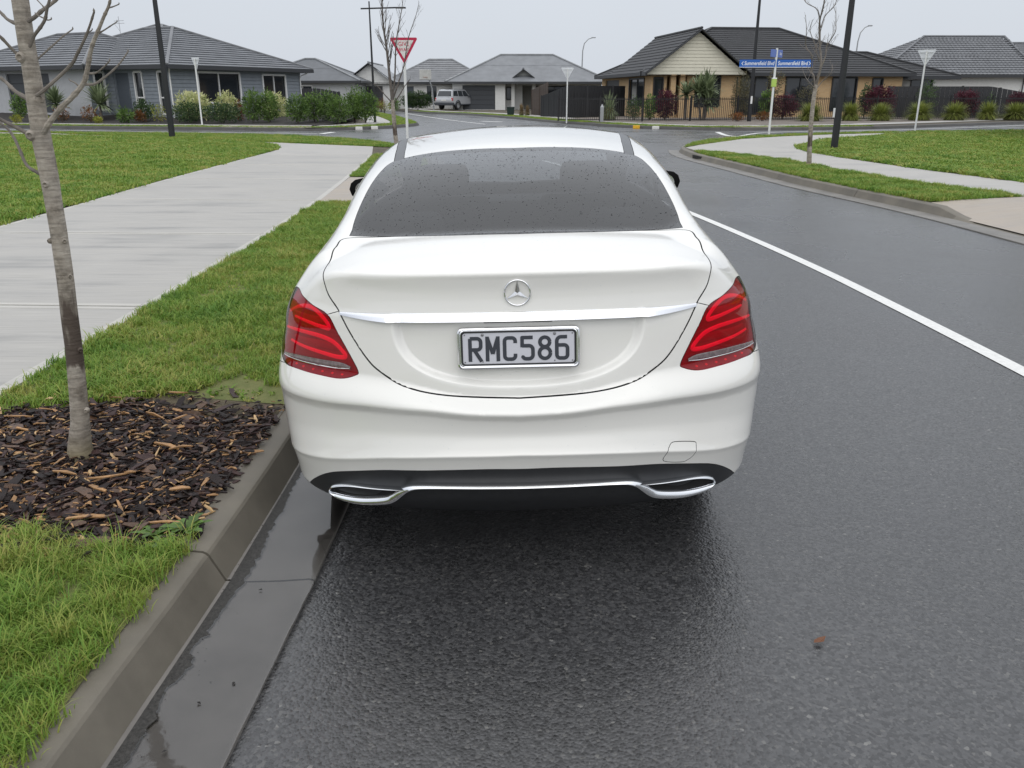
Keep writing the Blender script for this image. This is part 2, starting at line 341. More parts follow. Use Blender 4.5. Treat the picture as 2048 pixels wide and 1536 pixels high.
# --- footpath slabs
def conc_mat(name,col,seed=0.0,damp=.30):
    m=bpy.data.materials.new(name); m.use_nodes=True; t=m.node_tree; N=t.nodes; K=t.links.new; b=N['Principled BSDF']
    ge=N.new('ShaderNodeNewGeometry'); mp=N.new('ShaderNodeMapping'); mp.inputs['Scale'].default_value=(.34,4.5,1); mp.inputs['Location'].default_value=(seed,seed,0); K(ge.outputs['Position'],mp.inputs[0])
    n1=N.new('ShaderNodeTexNoise'); n1.inputs['Scale'].default_value=1.0; n1.inputs['Detail'].default_value=6; n1.inputs['Roughness'].default_value=.62; K(mp.outputs[0],n1.inputs['Vector'])
    n2=N.new('ShaderNodeTexNoise'); n2.inputs['Scale'].default_value=1.1; n2.inputs['Detail'].default_value=5; K(ge.outputs['Position'],n2.inputs['Vector'])
    mp3=N.new('ShaderNodeMapping'); mp3.inputs['Scale'].default_value=(2.5,120,1); K(ge.outputs['Position'],mp3.inputs[0])
    n3=N.new('ShaderNodeTexNoise'); n3.inputs['Scale'].default_value=1; n3.inputs['Detail'].default_value=4; K(mp3.outputs[0],n3.inputs['Vector'])
    ad=N.new('ShaderNodeMath'); ad.operation='MULTIPLY_ADD'; K(n2.outputs[0],ad.inputs[0]); ad.inputs[1].default_value=.55; K(n1.outputs[0],ad.inputs[2])
    cr=N.new('ShaderNodeValToRGB'); e=cr.color_ramp.elements; e[0].position=.55; e[0].color=(*[c*(1-damp*.95) for c in col],1); e[1].position=.98; e[1].color=(*[c*1.10 for c in col],1)
    x=cr.color_ramp.elements.new(.74); x.color=(*col,1); K(ad.outputs[0],cr.inputs[0])
    mx=N.new('ShaderNodeMix'); mx.data_type='RGBA'; mx.blend_type='MULTIPLY'; mx.inputs['Factor'].default_value=.55; K(cr.outputs[0],mx.inputs['A']); r=N.new('ShaderNodeMapRange'); r.inputs['From Min'].default_value=.25; r.inputs['From Max'].default_value=.75; r.inputs['To Min'].default_value=.6; r.inputs['To Max'].default_value=1.25; K(n3.outputs[0],r.inputs['Value']); K(r.outputs[0],mx.inputs['B'])
    K(mx.outputs['Result'],b.inputs['Base Color'])
    rr=N.new('ShaderNodeMapRange'); rr.inputs['From Min'].default_value=.55; rr.inputs['From Max'].default_value=.95; rr.inputs['To Min'].default_value=.38; rr.inputs['To Max'].default_value=.75; K(ad.outputs[0],rr.inputs['Value']); K(rr.outputs[0],b.inputs['Roughness'])
    bp=N.new('ShaderNodeBump'); bp.inputs['Strength'].default_value=.25; bp.inputs['Distance'].default_value=.003; K(n3.outputs[0],bp.inputs['Height']); K(bp.outputs[0],b.inputs['Normal'])
    return m
CONC=conc_mat('path_concrete',(.375,.362,.338),0.0,.36); CONC2=conc_mat('path_concrete_pale',(.40,.385,.36),5.0,.26); EDGE=conc_mat('path_edge_concrete',(.46,.445,.41),9.0,.15); PINK=conc_mat('crossing_concrete',(.36,.315,.265),3.0,.18)
PXR=lin([(-4,-2.68),(6,-2.67),(7.5,-2.69),(9.9,-2.73),(12.4,-2.82),(15.4,-3.01),(18,-3.2),(20.7,-3.42),(22.2,-3.6)])
PXL=lin([(-4,-6.06),(10,-6.09),(11.5,-6.14),(13.2,-6.24),(15.4,-6.34),(19,-6.43),(22.2,-6.5)])
path=empty('footpath'); tag(path,kind='structure')
joints=[-3.5,-.3,2.9,6.08,9.45,12.6,15.8,19.0,22.2]
ZP=.132
for a,b in zip(joints[:-1],joints[1:]):
    a_,b_=a+.014,b-.014; mb=MB(); n=4; L0=[(PXL(a_+(b_-a_)*i/n)+.085,a_+(b_-a_)*i/n+.14*(.5-0)) for i in range(n+1)]; R0=[(PXR(a_+(b_-a_)*i/n)-.085,a_+(b_-a_)*i/n-.07) for i in range(n+1)]
    mb.prism(R0+L0[::-1],.06,ZP); mb.build('path_slab',CONC,path)
    for F0,wd in ((PXL,.085),(PXR,-.085)):
        q=[(F0(a_+(b_-a_)*i/n),a_+(b_-a_)*i/n+(.07 if wd>0 else -.07)) for i in range(n+1)]; q2=[(x+wd*.98,y) for x,y in q]
        mb=MB(); mb.prism((q+q2[::-1]) if wd<0 else (q2+q[::-1]),.06,ZP+.001); mb.build('path_edge_band',EDGE,path)
    for yy in (a_,b_):
        s_=.065 if yy==a_ else -.065
        mb=MB(); mb.prism([(PXL(yy)+.09,yy+.07+(s_ if s_<0 else 0)),(PXR(yy)-.09,yy-.07+(s_ if s_<0 else 0)),(PXR(yy)-.09,yy-.07+(s_ if s_>0 else 0)),(PXL(yy)+.09,yy+.07+(s_ if s_>0 else 0))],.10,ZP+.0025); mb.build('joint_band',EDGE,path)
def sheet(name,P,z,m,parent=None,kind='structure',th=.05):
    mb=MB(); a=sum(P[i-1][0]*P[i][1]-P[i][0]*P[i-1][1] for i in range(len(P)))
    if a<0: P=P[::-1]
    mb.prism(P,z-th,z); o=mb.build(name,m,parent); bm=bmesh.new(); bm.from_mesh(o.data); bmesh.ops.triangulate(bm,faces=[f for f in bm.faces if len(f.verts)>4]); bm.to_mesh(o.data); bm.free()
    if parent is None and kind: o['kind']=kind
    return o
lawn_edge=[(-6.5,22.2),(-6.55,24.2),(-6.8,25.5),(-7.2,26.6),(-8.0,27.9),(-9.2,29.2),(-12.3,30.6),(-15.3,32.0),(-19.9,33.6),(-32,37.0),(-60,44.0)]
strip_lo=[(-60,45.5),(-30,37.9),(-18.4,34.5),(-11.9,33.1),(-8.2,30.6),(-6.0,28.8),(-4.3,26.9),(-3.6,22.2)]
sheet('footpath',lawn_edge+strip_lo,ZP-.001,CONC2)
sheet('crossing',[(-2.82,12.3),(-1.26,12.2),(-1.55,16.1),(-3.05,16.1)],ZP,PINK)
# right-hand path and crossing
RN=[(7.85,13.0),(7.19,14.87),(6.74,17.1),(6.47,20.4),(5.75,22.6),(5.1,23.5)]
RFAR=[(9.6,13.4),(9.07,15.1),(8.51,17.7),(8.07,21.2),(7.96,23.5),(8.2,25),(8.6,26.2),(10.6,29.4),(14.7,33.7),(22,36.9),(40,44.5)]
RTOP=[(40,45.4),(22,37.8),(12.6,33.6),(9.95,31.9),(8.0,30.1),(5.95,26.9),(5.05,25.2)]
sheet('footpath',RN+RTOP[::-1]+RFAR[::-1],ZP,CONC2)
mb=MB(); ea=[(6.02,11.6),(6.10,10.4),(6.20,8.6),(6.26,7.4)]; eb=[(7.0,12.72),(7.1,10.4),(7.2,8.6),(7.3,7.0)]; ec=[(11,13.7),(11,10.4),(11,8.6),(11,7.0)]; ea=[(6.09,12.32)]+ea; eb=[(6.7,12.62)]+eb; ec=[(11,13.9)]+ec
vs=[(x,y,.03 if i else .124) for i,(x,y) in enumerate(ea)]+[(x,y,ZP) for x,y in eb]+[(x,y,ZP) for x,y in ec]; n=5
mb.add(vs,[(j*n+i,j*n+n+i,j*n+n+i+1,j*n+i+1) for j in range(2) for i in range(n-1)]); o=mb.build('crossing',PINK); o['kind']='structure'
# far kerbside paths and crossings
def strip(P,d0,d1,z,name,m,kind='structure'):
    A=offs(P,d0); B=offs(P,d1); mb=MB(); vs=[(x,y,z) for x,y in A]+[(x,y,z) for x,y in B]; n=len(A); mb.add(vs,[(i,i+1,n+i+1,n+i) for i in range(n-1)]); o=mb.build(name,m); o['kind']=kind; return o
strip(KFLs[6:],1.55,2.9,.142,'footpath',CONC2)
strip(KFRs[:-6],1.5,2.9,.142,'footpath',CONC2)
sheet('crossing',[(-13.5,40.72),(-14.6,42.4),(-10.6,42.3),(-9.2,40.05)],.150,PINK,th=.02)
sheet('crossing',[(10.2,40.3),(10.6,41.9),(14.0,42.3),(12.4,40.55)],.150,PINK,th=.02)
# --- painted lines
PAINT=mat('road_paint',(.70,.70,.68),rough=.5,noise=.10,nscale=30,coords='World',bump=.3,bscale=150,bdist=.003)
def line(P,w,name='road_marking',z=.004,sm=True):
    P=smooth(P,6) if sm else P; A=offs(P,w/2); B=offs(P,-w/2); n=len(P); mb=MB(); mb.add([(x,y,z) for x,y in A]+[(x,y,z) for x,y in B],[(i,n+i,n+i+1,i+1) for i in range(n-1)]); o=mb.build(name,PAINT); o['kind']='structure'; return o
line([(3.22,-4),(3.20,1),(3.17,4),(3.14,5.2),(3.08,6.6),(3.0,8.0),(2.83,9.8),(2.57,12),(2.15,15),(1.5,19),(.8,22)],.115)
line([(9.1,38.6),(8.75,35.6),(8.95,34.4)],.22)
line([(9.0,34.6),(10.1,36.7),(11.2,38.1),(14.2,39.6),(16.5,40.3),(20,42),(30,48.5)],.16)
line([(-60,49.5),(-25,41.6),(-16.5,39.2),(-10.1,37.6),(-8.1,36.9)],.16)
line([(-8.1,36.9),(-7.9,38.5)],.3,sm=False)
line([(-9,75),(-6.8,66.5),(-4.2,57),(-1.5,48.5)],.14)
line([(-1.9,54),(-.6,52.5)],.4,sm=False)
# --- grass
def grass_mat(name,c_dry,c_mid,c_fresh,sc=1.6):
    m=bpy.data.materials.new(name); m.use_nodes=True; t=m.node_tree; N=t.nodes; K=t.links.new; b=N['Principled BSDF']; b.inputs['Roughness'].default_value=.55; b.inputs['Specular IOR Level'].default_value=.3
    ge=N.new('ShaderNodeNewGeometry'); oi=N.new('ShaderNodeObjectInfo')
    n1=N.new('ShaderNodeTexNoise'); n1.inputs['Scale'].default_value=sc; n1.inputs['Detail'].default_value=4; n1.inputs['Roughness'].default_value=.65; K(ge.outputs['Position'],n1.inputs['Vector'])
    ad=N.new('ShaderNodeMath'); ad.operation='MULTIPLY_ADD'; K(oi.outputs['Random'],ad.inputs[0]); ad.inputs[1].default_value=.42; K(n1.outputs[0],ad.inputs[2])
    cr=N.new('ShaderNodeValToRGB'); e=cr.color_ramp.elements; e[0].position=.42; e[0].color=(*c_fresh,1); e[1].position=1.0; e[1].color=(*c_dry,1); x=cr.color_ramp.elements.new(.72); x.color=(*c_mid,1); K(ad.outputs[0],cr.inputs[0])
    K(cr.outputs[0],b.inputs['Base Color']); tr=N.new('ShaderNodeBsdfTranslucent'); K(cr.outputs[0],tr.inputs[0]); ms=N.new('ShaderNodeMixShader'); ms.inputs[0].default_value=.3; K(b.outputs[0],ms.inputs[1]); K(tr.outputs[0],ms.inputs[2]); K(ms.outputs[0],N['Material Output'].inputs[0]); return m
GM=grass_mat('grass_blades',(.38,.36,.10),(.215,.325,.05),(.105,.225,.03))
GS=mat('grass_thatch',(.10,.125,.032),rough=.95,noise=.5,nscale=9,coords='World',col2=(.17,.17,.06),bump=.6,bscale=120,bdist=.01)
def tuft(name,nb,h,spread,w,lean,seed):
    r=random.Random(seed); mb=MB()
    for i in range(nb):
        a=r.random()*6.283; d=spread*math.sqrt(r.random()); x,y=d*math.cos(a),d*math.sin(a); hh=h*r.uniform(.45,1.15); an=r.random()*6.283; ln=lean*r.uniform(.2,1.2)*hh; ww=w*r.uniform(.7,1.3)
        dx,dy=math.cos(an),math.sin(an); sx,sy=-dy*ww/2,dx*ww/2; vs=[]
        for q,(tz,tl,tw) in enumerate(((0,0,1),(.55,.25,.85),(.92,.75,.45))): vs+=[(x+dx*ln*tl-sx*tw,y+dy*ln*tl-sy*tw,hh*tz),(x+dx*ln*tl+sx*tw,y+dy*ln*tl+sy*tw,hh*tz)]
        vs.append((x+dx*ln*1.25,y+dy*ln*1.25,hh*.98)); mb.add(vs,[(0,1,3,2),(2,3,5,4),(4,5,6)])
    return bpy.data.objects.new(name,mb.mesh(name,GM,True))
def tuftset(tag_,nb,h,spread,w,lean):
    c=bpy.data.collections.new('tufts_'+tag_)
    for i in range(6): c.objects.link(tuft('tuft_'+tag_,nb,h*(.8+.1*i),spread,w,lean,i*17+len(tag_)))
    return c
T_near=tuftset('near',16,.050,.038,.0036,1.1); T_mid=tuftset('mid',16,.042,.055,.006,1.0); T_far=tuftset('far',14,.05,.12,.016,1.1); T_cl=tuftset('clover',20,.022,.06,.014,1.6)
def scatter_group(name,coll,density,smin,smax,seed,patch=0.0,pscale=2.0):
    ng=bpy.data.node_groups.new(name,'GeometryNodeTree'); ng.interface.new_socket('Geometry',in_out='INPUT',socket_type='NodeSocketGeometry'); ng.interface.new_socket('Geometry',in_out='OUTPUT',socket_type='NodeSocketGeometry')
    N=ng.nodes; K=ng.links.new; gi=N.new('NodeGroupInput'); go=N.new('NodeGroupOutput'); d=N.new('GeometryNodeDistributePointsOnFaces'); d.inputs['Density'].default_value=density; d.inputs['Seed'].default_value=seed
    ci=N.new('GeometryNodeCollectionInfo'); ci.inputs['Collection'].default_value=coll; ci.inputs['Separate Children'].default_value=True; ci.inputs['Reset Children'].default_value=True
    io=N.new('GeometryNodeInstanceOnPoints'); io.inputs['Pick Instance'].default_value=True
    rv=N.new('FunctionNodeRandomValue'); rv.data_type='FLOAT_VECTOR'; rv.inputs[0].default_value=(-.12,-.12,0); rv.inputs[1].default_value=(.12,.12,6.283)
    po=N.new('GeometryNodeInputPosition'); nz=N.new('ShaderNodeTexNoise'); nz.inputs['Scale'].default_value=pscale; nz.inputs['Detail'].default_value=3; K(po.outputs[0],nz.inputs['Vector'])
    mrr=N.new('ShaderNodeMapRange'); mrr.inputs['From Min'].default_value=.32; mrr.inputs['From Max'].default_value=.68; mrr.inputs['To Min'].default_value=smin; mrr.inputs['To Max'].default_value=smax; K(nz.outputs[0],mrr.inputs['Value'])
    if patch>0:
        n2=N.new('ShaderNodeTexNoise'); n2.inputs['Scale'].default_value=1.7; n2.inputs['Detail'].default_value=4; ov=N.new('ShaderNodeVectorMath'); ov.operation='ADD'; ov.inputs[1].default_value=(seed*3.1,7.7,0); K(po.outputs[0],ov.inputs[0]); K(ov.outputs[0],n2.inputs['Vector'])
        m2=N.new('ShaderNodeMapRange'); m2.inputs['From Min'].default_value=patch; m2.inputs['From Max'].default_value=patch+.10; m2.inputs['To Min'].default_value=density*.06; m2.inputs['To Max'].default_value=density; K(n2.outputs[0],m2.inputs['Value']); K(m2.outputs[0],d.inputs['Density'])
    jg=N.new('GeometryNodeJoinGeometry')
    K(gi.outputs[0],d.inputs['Mesh']); K(d.outputs['Points'],io.inputs['Points']); K(ci.outputs[0],io.inputs['Instance']); K(rv.outputs[0],io.inputs['Rotation']); K(mrr.outputs[0],io.inputs['Scale'])
    K(io.outputs[0],jg.inputs[0]); K(gi.outputs[0],jg.inputs[0]); K(jg.outputs[0],go.inputs[0]); return ng
def grass(P,z,coll,density,smin=.6,smax=1.3,seed=1,patch=0,label=None,step=.35,bumpy=.012,pscale=2.0):
    """a lumpy sheet cut to the outline P, with tufts on it"""
    xs=[p[0] for p in P]; ys=[p[1] for p in P]; bm=bmesh.new(); f=bm.faces.new([bm.verts.new((x,y,0)) for x,y in P]); bmesh.ops.triangulate(bm,faces=[f])
    for ax,lo,hi in ((0,min(xs),max(xs)),(1,min(ys),max(ys))):
        n=min(60,int((hi-lo)/step))
        for i in range(1,n):
            c=lo+(hi-lo)*i/n; no=(1,0,0) if ax==0 else (0,1,0); co=(c,0,0) if ax==0 else (0,c,0)
            bmesh.ops.bisect_plane(bm,geom=bm.verts[:]+bm.edges[:]+bm.faces[:],plane_co=co,plane_no=no)
    bm.normal_update()
    for f in bm.faces:
        if f.normal.z<0: f.normal_flip()
    for v in bm.verts: v.co.z=z+bumpy*mn.noise((v.co.x*1.7,v.co.y*1.7,3))+bumpy*.6*mn.noise((v.co.x*5,v.co.y*5,8))
    me=bpy.data.meshes.new('grass'); bm.to_mesh(me); bm.free(); me.polygons.foreach_set('use_smooth',[True]*len(me.polygons)); o=link('grass',me,GS); o['kind']='stuff'
    md=o.modifiers.new('blades','NODES'); md.node_group=scatter_group('blades',coll,density,smin,smax,seed,patch,pscale)
    return o
KX=lambda y: float(np.interp(y,[p[1] for p in KL[:9]],[p[0] for p in KL[:9]]))-.160
near=[(KX(-1.5)+.02,-1.5),(KX(2.0)+.03,2.0),(KX(2.62)+.03,2.62),(-1.4,2.52),(-1.75,2.68),(-2.2,2.55),(-2.64,2.62),(-2.64,-1.5)]
grass(near,.132,T_near,1600,.35,1.5,1,.0,bumpy=.022,pscale=7)
berm=[(KX(4.35),4.32),(KX(8),8),(KX(12.2)+.02,12.2),(-2.80,12.25),(PXR(9.9)+.02,9.9),(PXR(7.5)+.02,7.5),(-2.64,5),(-2.66,3.75),(-2.3,3.9),(-1.98,4.0),(-1.72,4.12),(-1.5,4.42),(-1.25,4.2)]
sheet('bare_soil',[(-1.13,3.75),(-1.14,4.42),(-1.5,4.5),(-1.8,4.16),(-1.95,3.9)],.131,mat('mossy_soil',(.06,.047,.032),rough=.95,noise=.5,nscale=14,coords='World',col2=(.12,.10,.055),bump=.9,bscale=70,bdist=.015))
grass([(-1.15,3.95),(-1.15,4.42),(-1.5,4.45),(-1.8,4.1)],.133,T_cl,260,.3,.8,31,.42)
grass(berm,.134,T_mid,1000,.55,1.25,2,.36)
grass([(KX(4.0),4.0),(KX(8),8),(KX(12)+.02,12),(-2.7,12),(-2.55,5),(-2.5,4.4)],.130,T_cl,300,.6,1.6,5,.55)
grass([(KX(16.2),16.2),(KX(20),20),(-2.3,22),(-3.5,22),(PXR(18)+.02,18),(PXR(16.2)+.02,16.2)],.134,T_mid,500,.7,1.3,3)
lawnL=[(PXL(2)-.03,2),(PXL(10)-.03,10),(PXL(13.2)-.03,13.2),(PXL(16)-.03,16),(PXL(19)-.03,19)]+[(x-.05,y-.03) for x,y in lawn_edge[:9]]+[(-32,36.9),(-32,2)]
grass(lawnL,.135,T_far,150,.7,1.25,4,.0,step=1.2,bumpy=.03,pscale=.9)
grass([(PXL(6)-.03,6),(PXL(10)-.03,10),(PXL(13.2)-.03,13.2),(PXL(16)-.03,16),(-9.5,16),(-9.5,8)],.133,T_mid,420,.6,1.25,14,.3)
grass(offs(KLs,.17)[50:81]+[(x,y) for x,y in strip_lo[1:-1]],.134,T_mid,160,.8,1.5,6)
bermR=[(6.08,12.35),(5.74,14.06),(5.47,16.2),(5.2,19.5),(4.98,22),(4.93,23.3)]+[(x-.02,y) for x,y in RN[::-1]]+[(7.0,12.72)]
grass(bermR,.134,T_mid,700,.7,1.5,7,.22)
lawnR=[(x+.05,y) for x,y in RFAR]+[(42,44),(42,13.4)]
grass(lawnR,.135,T_far,170,.8,1.5,8,step=1.2,bumpy=.05,pscale=1.2)
grass([(9.4,13.5),(9.1,15.1),(8.56,17.7),(8.12,21.2),(8.02,23.5),(13,23.5),(16,13.5)],.133,T_cl,160,1.2,2.6,18,.35)
grass(offs(KRs,-.17)[45:66]+[(x,y) for x,y in RTOP[1:-1]],.134,T_mid,160,.8,1.5,9)
for K_,s0,s1,d0,d1 in ((KFLs,5,38,.17,1.5),(KFLs,38,64,.17,1.5),(KFRs,10,30,.17,1.45),(KFRs,31,60,.17,1.45)):
    A=offs(K_,d0)[s0:s1]; B=offs(K_,d1)[s0:s1]; grass(A+B[::-1],.136,T_far,70,.5,.9,s0,step=2.5)
# --- bark mulch bed
mp=[(-1.14,2.60),(-1.13,3.2),(-1.12,3.86),(-1.5,3.78),(-1.95,3.98),(-2.3,3.9),(-2.62,3.80),(-2.64,2.58),(-2.2,2.56),(-1.75,2.68),(-1.4,2.54)]
sheet('mulch_base',mp,.128,mat('mulch_soil',(.022,.016,.012),rough=.9,noise=.4,nscale=20,coords='World'),kind='stuff')
def in_poly(x,y,P):
    r=False; j=len(P)-1
    for i in range(len(P)):
        if (P[i][1]>y)!=(P[j][1]>y) and x<(P[j][0]-P[i][0])*(y-P[i][1])/(P[j][1]-P[i][1])+P[i][0]: r=not r
        j=i
    return r
CM=[mat('bark_dark',(.016,.010,.009),rough=.6,spec=.3,noise=.5,nscale=25,bump=.4,bscale=80),mat('bark_plum',(.040,.020,.018),rough=.55,spec=.35,noise=.4,nscale=25,bump=.4,bscale=80),mat('bark_brown',(.095,.052,.03),rough=.5,noise=.4,nscale=25,bump=.4,bscale=80),mat('wood_tan',(.36,.20,.085),rough=.55,noise=.35,nscale=18,bump=.4,bscale=90),mat('wood_pale',(.50,.33,.16),rough=.55,noise=.25,nscale=18)]
mb=MB(); cnt=0
def chip(x,y,z,l,w,t,yaw,pit,rol,mi,r):
    M_=Matrix.Translation((x,y,z))@Matrix.Rotation(yaw,4,'Z')@Matrix.Rotation(pit,4,'Y')@Matrix.Rotation(rol,4,'X')
    q=lambda s: s*r.uniform(.6,1.1)
    vs=[(-l/2,-w/2*r.uniform(.1,.8),0),(-l*.1,-q(w/2),q(t)*.5),(l/2,-w/2*r.uniform(.0,.6),0),(l/2*r.uniform(.8,1),w/2*r.uniform(.1,.7),0),(l*.1,q(w/2),q(t)*.5),(-l/2*r.uniform(.8,1),w/2*r.uniform(.2,.8),0)]
    vs=vs+[(a,b,c-t) for a,b,c in vs]; bend=r.uniform(-.12,.12)
    vs=[M_@Vector((a,b,c+bend*a*a/l*2)) for a,b,c in vs]
    mb.add(vs,[(0,1,4,5),(1,2,3,4),(11,10,7,6),(10,9,8,7)]+[(i,6+i,6+(i+1)%6,(i+1)%6) for i in range(6)],mi)
r=random.Random(3)
while cnt<9000:
    x,y=r.uniform(-2.75,-1.05),r.uniform(2.45,4.15)
    e=.16*r.gauss(0,1)
    if not in_poly(x+e*.6,y+e*.7,mp) or x>-1.125 or x<-2.7: continue
    cnt+=1; mi=r.choices([0,1,2,3,4],[.47,.24,.13,.12,.04])[0]
    big=r.random()
    l=r.uniform(.018,.05) if big<.85 else r.uniform(.05,.115); w=l*r.uniform(.16,.55) if mi<3 else min(.02,l*r.uniform(.12,.32))
    chip(x,y,.130+r.random()**1.3*.030,l,w,r.uniform(.002,.006),r.gauss(0,1.0),r.gauss(0,.22),r.gauss(0,.4),mi,r)
for (x,y,l,w,yaw) in [(-2.42,2.72,.26,.018,.62),(-2.36,3.72,.14,.012,.03),(-1.62,3.05,.17,.012,.45),(-1.83,3.10,.12,.014,-.2),(-1.52,3.38,.15,.02,-.45),(-1.45,3.36,.10,.012,.4),(-1.55,2.72,.15,.022,.15),(-2.05,2.75,.10,.02,.1),(-1.72,4.05,.10,.010,0),(-1.25,2.68,.13,.014,.05),(-1.3,2.95,.08,.024,.3),(-1.62,2.95,.10,.02,-.5)]:
    chip(x,y,.163,l,w,.006,yaw,.03,.1,3,r)
o=mb.build('bark_mulch',CM); o['kind']='stuff'
# ================= houses
def clip(poly,n,d):
    """keep the part of a planar polygon with p.n >= d"""
    out=[]
    for i in range(len(poly)):
        a,b=poly[i-1],poly[i]; fa,fb=a.dot(n)-d,b.dot(n)-d
        if (fa<0)!=(fb<0): out.append(a+(b-a)*(fa/(fa-fb)))
        if fb>=0: out.append(b)
    return out
def courses(root,poly,m,ch=.37,t=.028,single=False,wave=0):
    """one roof plane laid in stepped tile courses"""
    P=[Vector(p) for p in poly]; n=(P[1]-P[0]).cross(P[2]-P[0]).normalized()
    if n.z<0: n=-n; P=P[::-1]
    up=(Vector((0,0,1))-n*n.z).normalized(); vs_=[p.dot(up) for p in P]; v0,v1=min(vs_),max(vs_); k=0; mb=MB(); v=v0
    while v<v1-.02:
        q=clip(P,up,v); q=clip(q,-up,-min(v+ch,v1)) if q else q
        if len(q)>2:
            top=[p+n*(t*(1-(p.dot(up)-v)/ch)+.004) for p in q]; N_=len(q)
            if not single: mb=MB()
            lo=[i for i in range(N_) if q[i].dot(up)<v+.001]
            if wave and len(lo)>=2:
                side=up.cross(n); a=min((q[i].dot(side) for i in lo)); b=max((q[i].dot(side) for i in lo)); base=q[lo[0]]; M_=max(2,int((b-a)/wave)); 
                for j in range(M_):   # single tiles with a rolled profile
                    x0=a+(b-a)*j/M_; x1=a+(b-a)*(j+1)/M_
                    tl=clip(clip(q,side,x0),-side,-x1) if q else q
                    if len(tl)<3: continue
                    up2=[p+n*(t*(1-(p.dot(up)-v)/ch)+.004+.030*math.sin(math.pi*min(1,max(0,(p.dot(side)-x0)/(x1-x0))))) for p in tl]
                    mid=[p for p in tl]
                    L_=[p for p in tl if p.dot(up)<v+.001]
                    xm=(x0+x1)/2; f0=base+side*(x0-base.dot(side)); f1=base+side*(x1-base.dot(side)); fm=(f0+f1)/2; h=min(ch,v1-v)
                    hi0=clip(tl,up,v+h-.002)
                    mb.add([f0+n*t,fm+n*(t+.035),f1+n*t,f1+up*h+n*.004,fm+up*h+n*.035,f0+up*h+n*.004,f0-n*.01,f1-n*.01] if len(tl)==4 else up2,[(0,1,4,5),(1,2,3,4),(6,7,2,1,0)] if len(tl)==4 else [tuple(range(len(up2)))])
            else:
                vs=top+[p-n*.01 for p in q]; mb.add(vs,[tuple(range(N_))]+[(i,(i-1)%N_,N_+(i-1)%N_,N_+i) for i in range(N_)])
            if not single: mb.build('tile_course',m,root)
        v+=ch; k+=1
    if single and mb.v: o=mb.build('roof_tiles',m,root); o['kind']='stuff'
def bar(mb,a,b,w,h,up=(0,0,1)):
    a,b=Vector(a),Vector(b); t=(b-a).normalized(); up=up if abs(t.dot(Vector(up)))<.98 else (0,1,0); s=t.cross(Vector(up)).normalized(); u=s.cross(t)
    vs=[p+s*w/2*i+u*h/2*j for p in (a,b) for i,j in ((-1,-1),(1,-1),(1,1),(-1,1))]; mb.add(vs,[(3,2,1,0),(4,5,6,7),(0,1,5,4),(1,2,6,5),(2,3,7,6),(3,0,4,7)])
def hip(house,x0,y0,x1,y1,ez,pitch,ov,m,fm,caps=None,ch=.37,t=.028,single=False,wave=0,soffit=None,gable=''):
    """hipped roof over a rectangle; gable 'f' = a gable to the front"""
    rf=empty('roof'); rf.parent=house; T_=math.tan(math.radians(pitch)); X0,X1,Y0,Y1=x0-ov,x1+ov,y0-ov,y1+ov; w,d=X1-X0,Y1-Y0; z=ez
    c=[(X0,Y0,z),(X1,Y0,z),(X1,Y1,z),(X0,Y1,z)]
    if gable=='f':
        xm=(X0+X1)/2; h=w/2*T_; r0,r1=(xm,Y0+.05,z+h),(xm,Y1,z+h); faces=[[c[3],c[0],r0,r1],[c[1],c[2],r1,r0]]; ridges=[(r0,r1)]
    elif w>=d:
        h=d/2*T_; r0,r1=(X0+d/2,(Y0+Y1)/2,z+h),(X1-d/2,(Y0+Y1)/2,z+h); faces=[[c[0],c[1],r1,r0],[c[1],c[2],r1],[c[2],c[3],r0,r1],[c[3],c[0],r0]]; ridges=[(r0,r1),(c[0],r0),(c[1],r1),(c[2],r1),(c[3],r0)]
    else:
        h=w/2*T_; r0,r1=((X0+X1)/2,Y0+w/2,z+h),((X0+X1)/2,Y1-w/2,z+h); faces=[[c[0],c[1],r0],[c[1],c[2],r1,r0],[c[2],c[3],r1],[c[3],c[0],r0,r1]]; ridges=[(r0,r1),(c[0],r0),(c[1],r0),(c[2],r1),(c[3],r1)]
    for f in faces: courses(rf,f,m,ch,t,single,wave)
    for a,b in ridges:
        if (Vector(a)-Vector(b)).length<.3: continue
        mb=MB(); P=[Vector(a)+(Vector(b)-Vector(a))*k/2+Vector((0,0,.045)) for k in range(3)]; mb.tube(P,.075,6,flat=1.3); mb.build('ridge_cap',caps or m,rf)
    mb=MB()
    E=[(0,1),(1,2),(2,3),(3,0)] if gable!='f' else [(3,0),(1,2)]
    for i,j in E:
        a,b=Vector(c[i]),Vector(c[j]); bar(mb,a+Vector((0,0,-.08)),b+Vector((0,0,-.08)),.09,.20)
    mb.build('fascia',fm,rf)
    if gable=='f':
        for a,b in ((c[0],r0),(c[1],r0)):
            mb=MB(); bar(mb,Vector(a)+Vector((0,-.03,-.06)),Vector(b)+Vector((0,-.03,-.06)),.05,.26,up=(0,1,0)); mb.build('barge_board',fm,rf)
    mb=MB(); mb.poly([(X0,Y0,z-.165),(X0,Y1,z-.165),(X1,Y1,z-.165),(X1,Y0,z-.165)]); mb.build('soffit',soffit or fm,rf)
    return rf
WGL=mat('window_glass',(.022,.026,.031),rough=.06,spec=.6,coat=.4)
WCUR=mat('curtain',(.11,.11,.105),rough=.9)
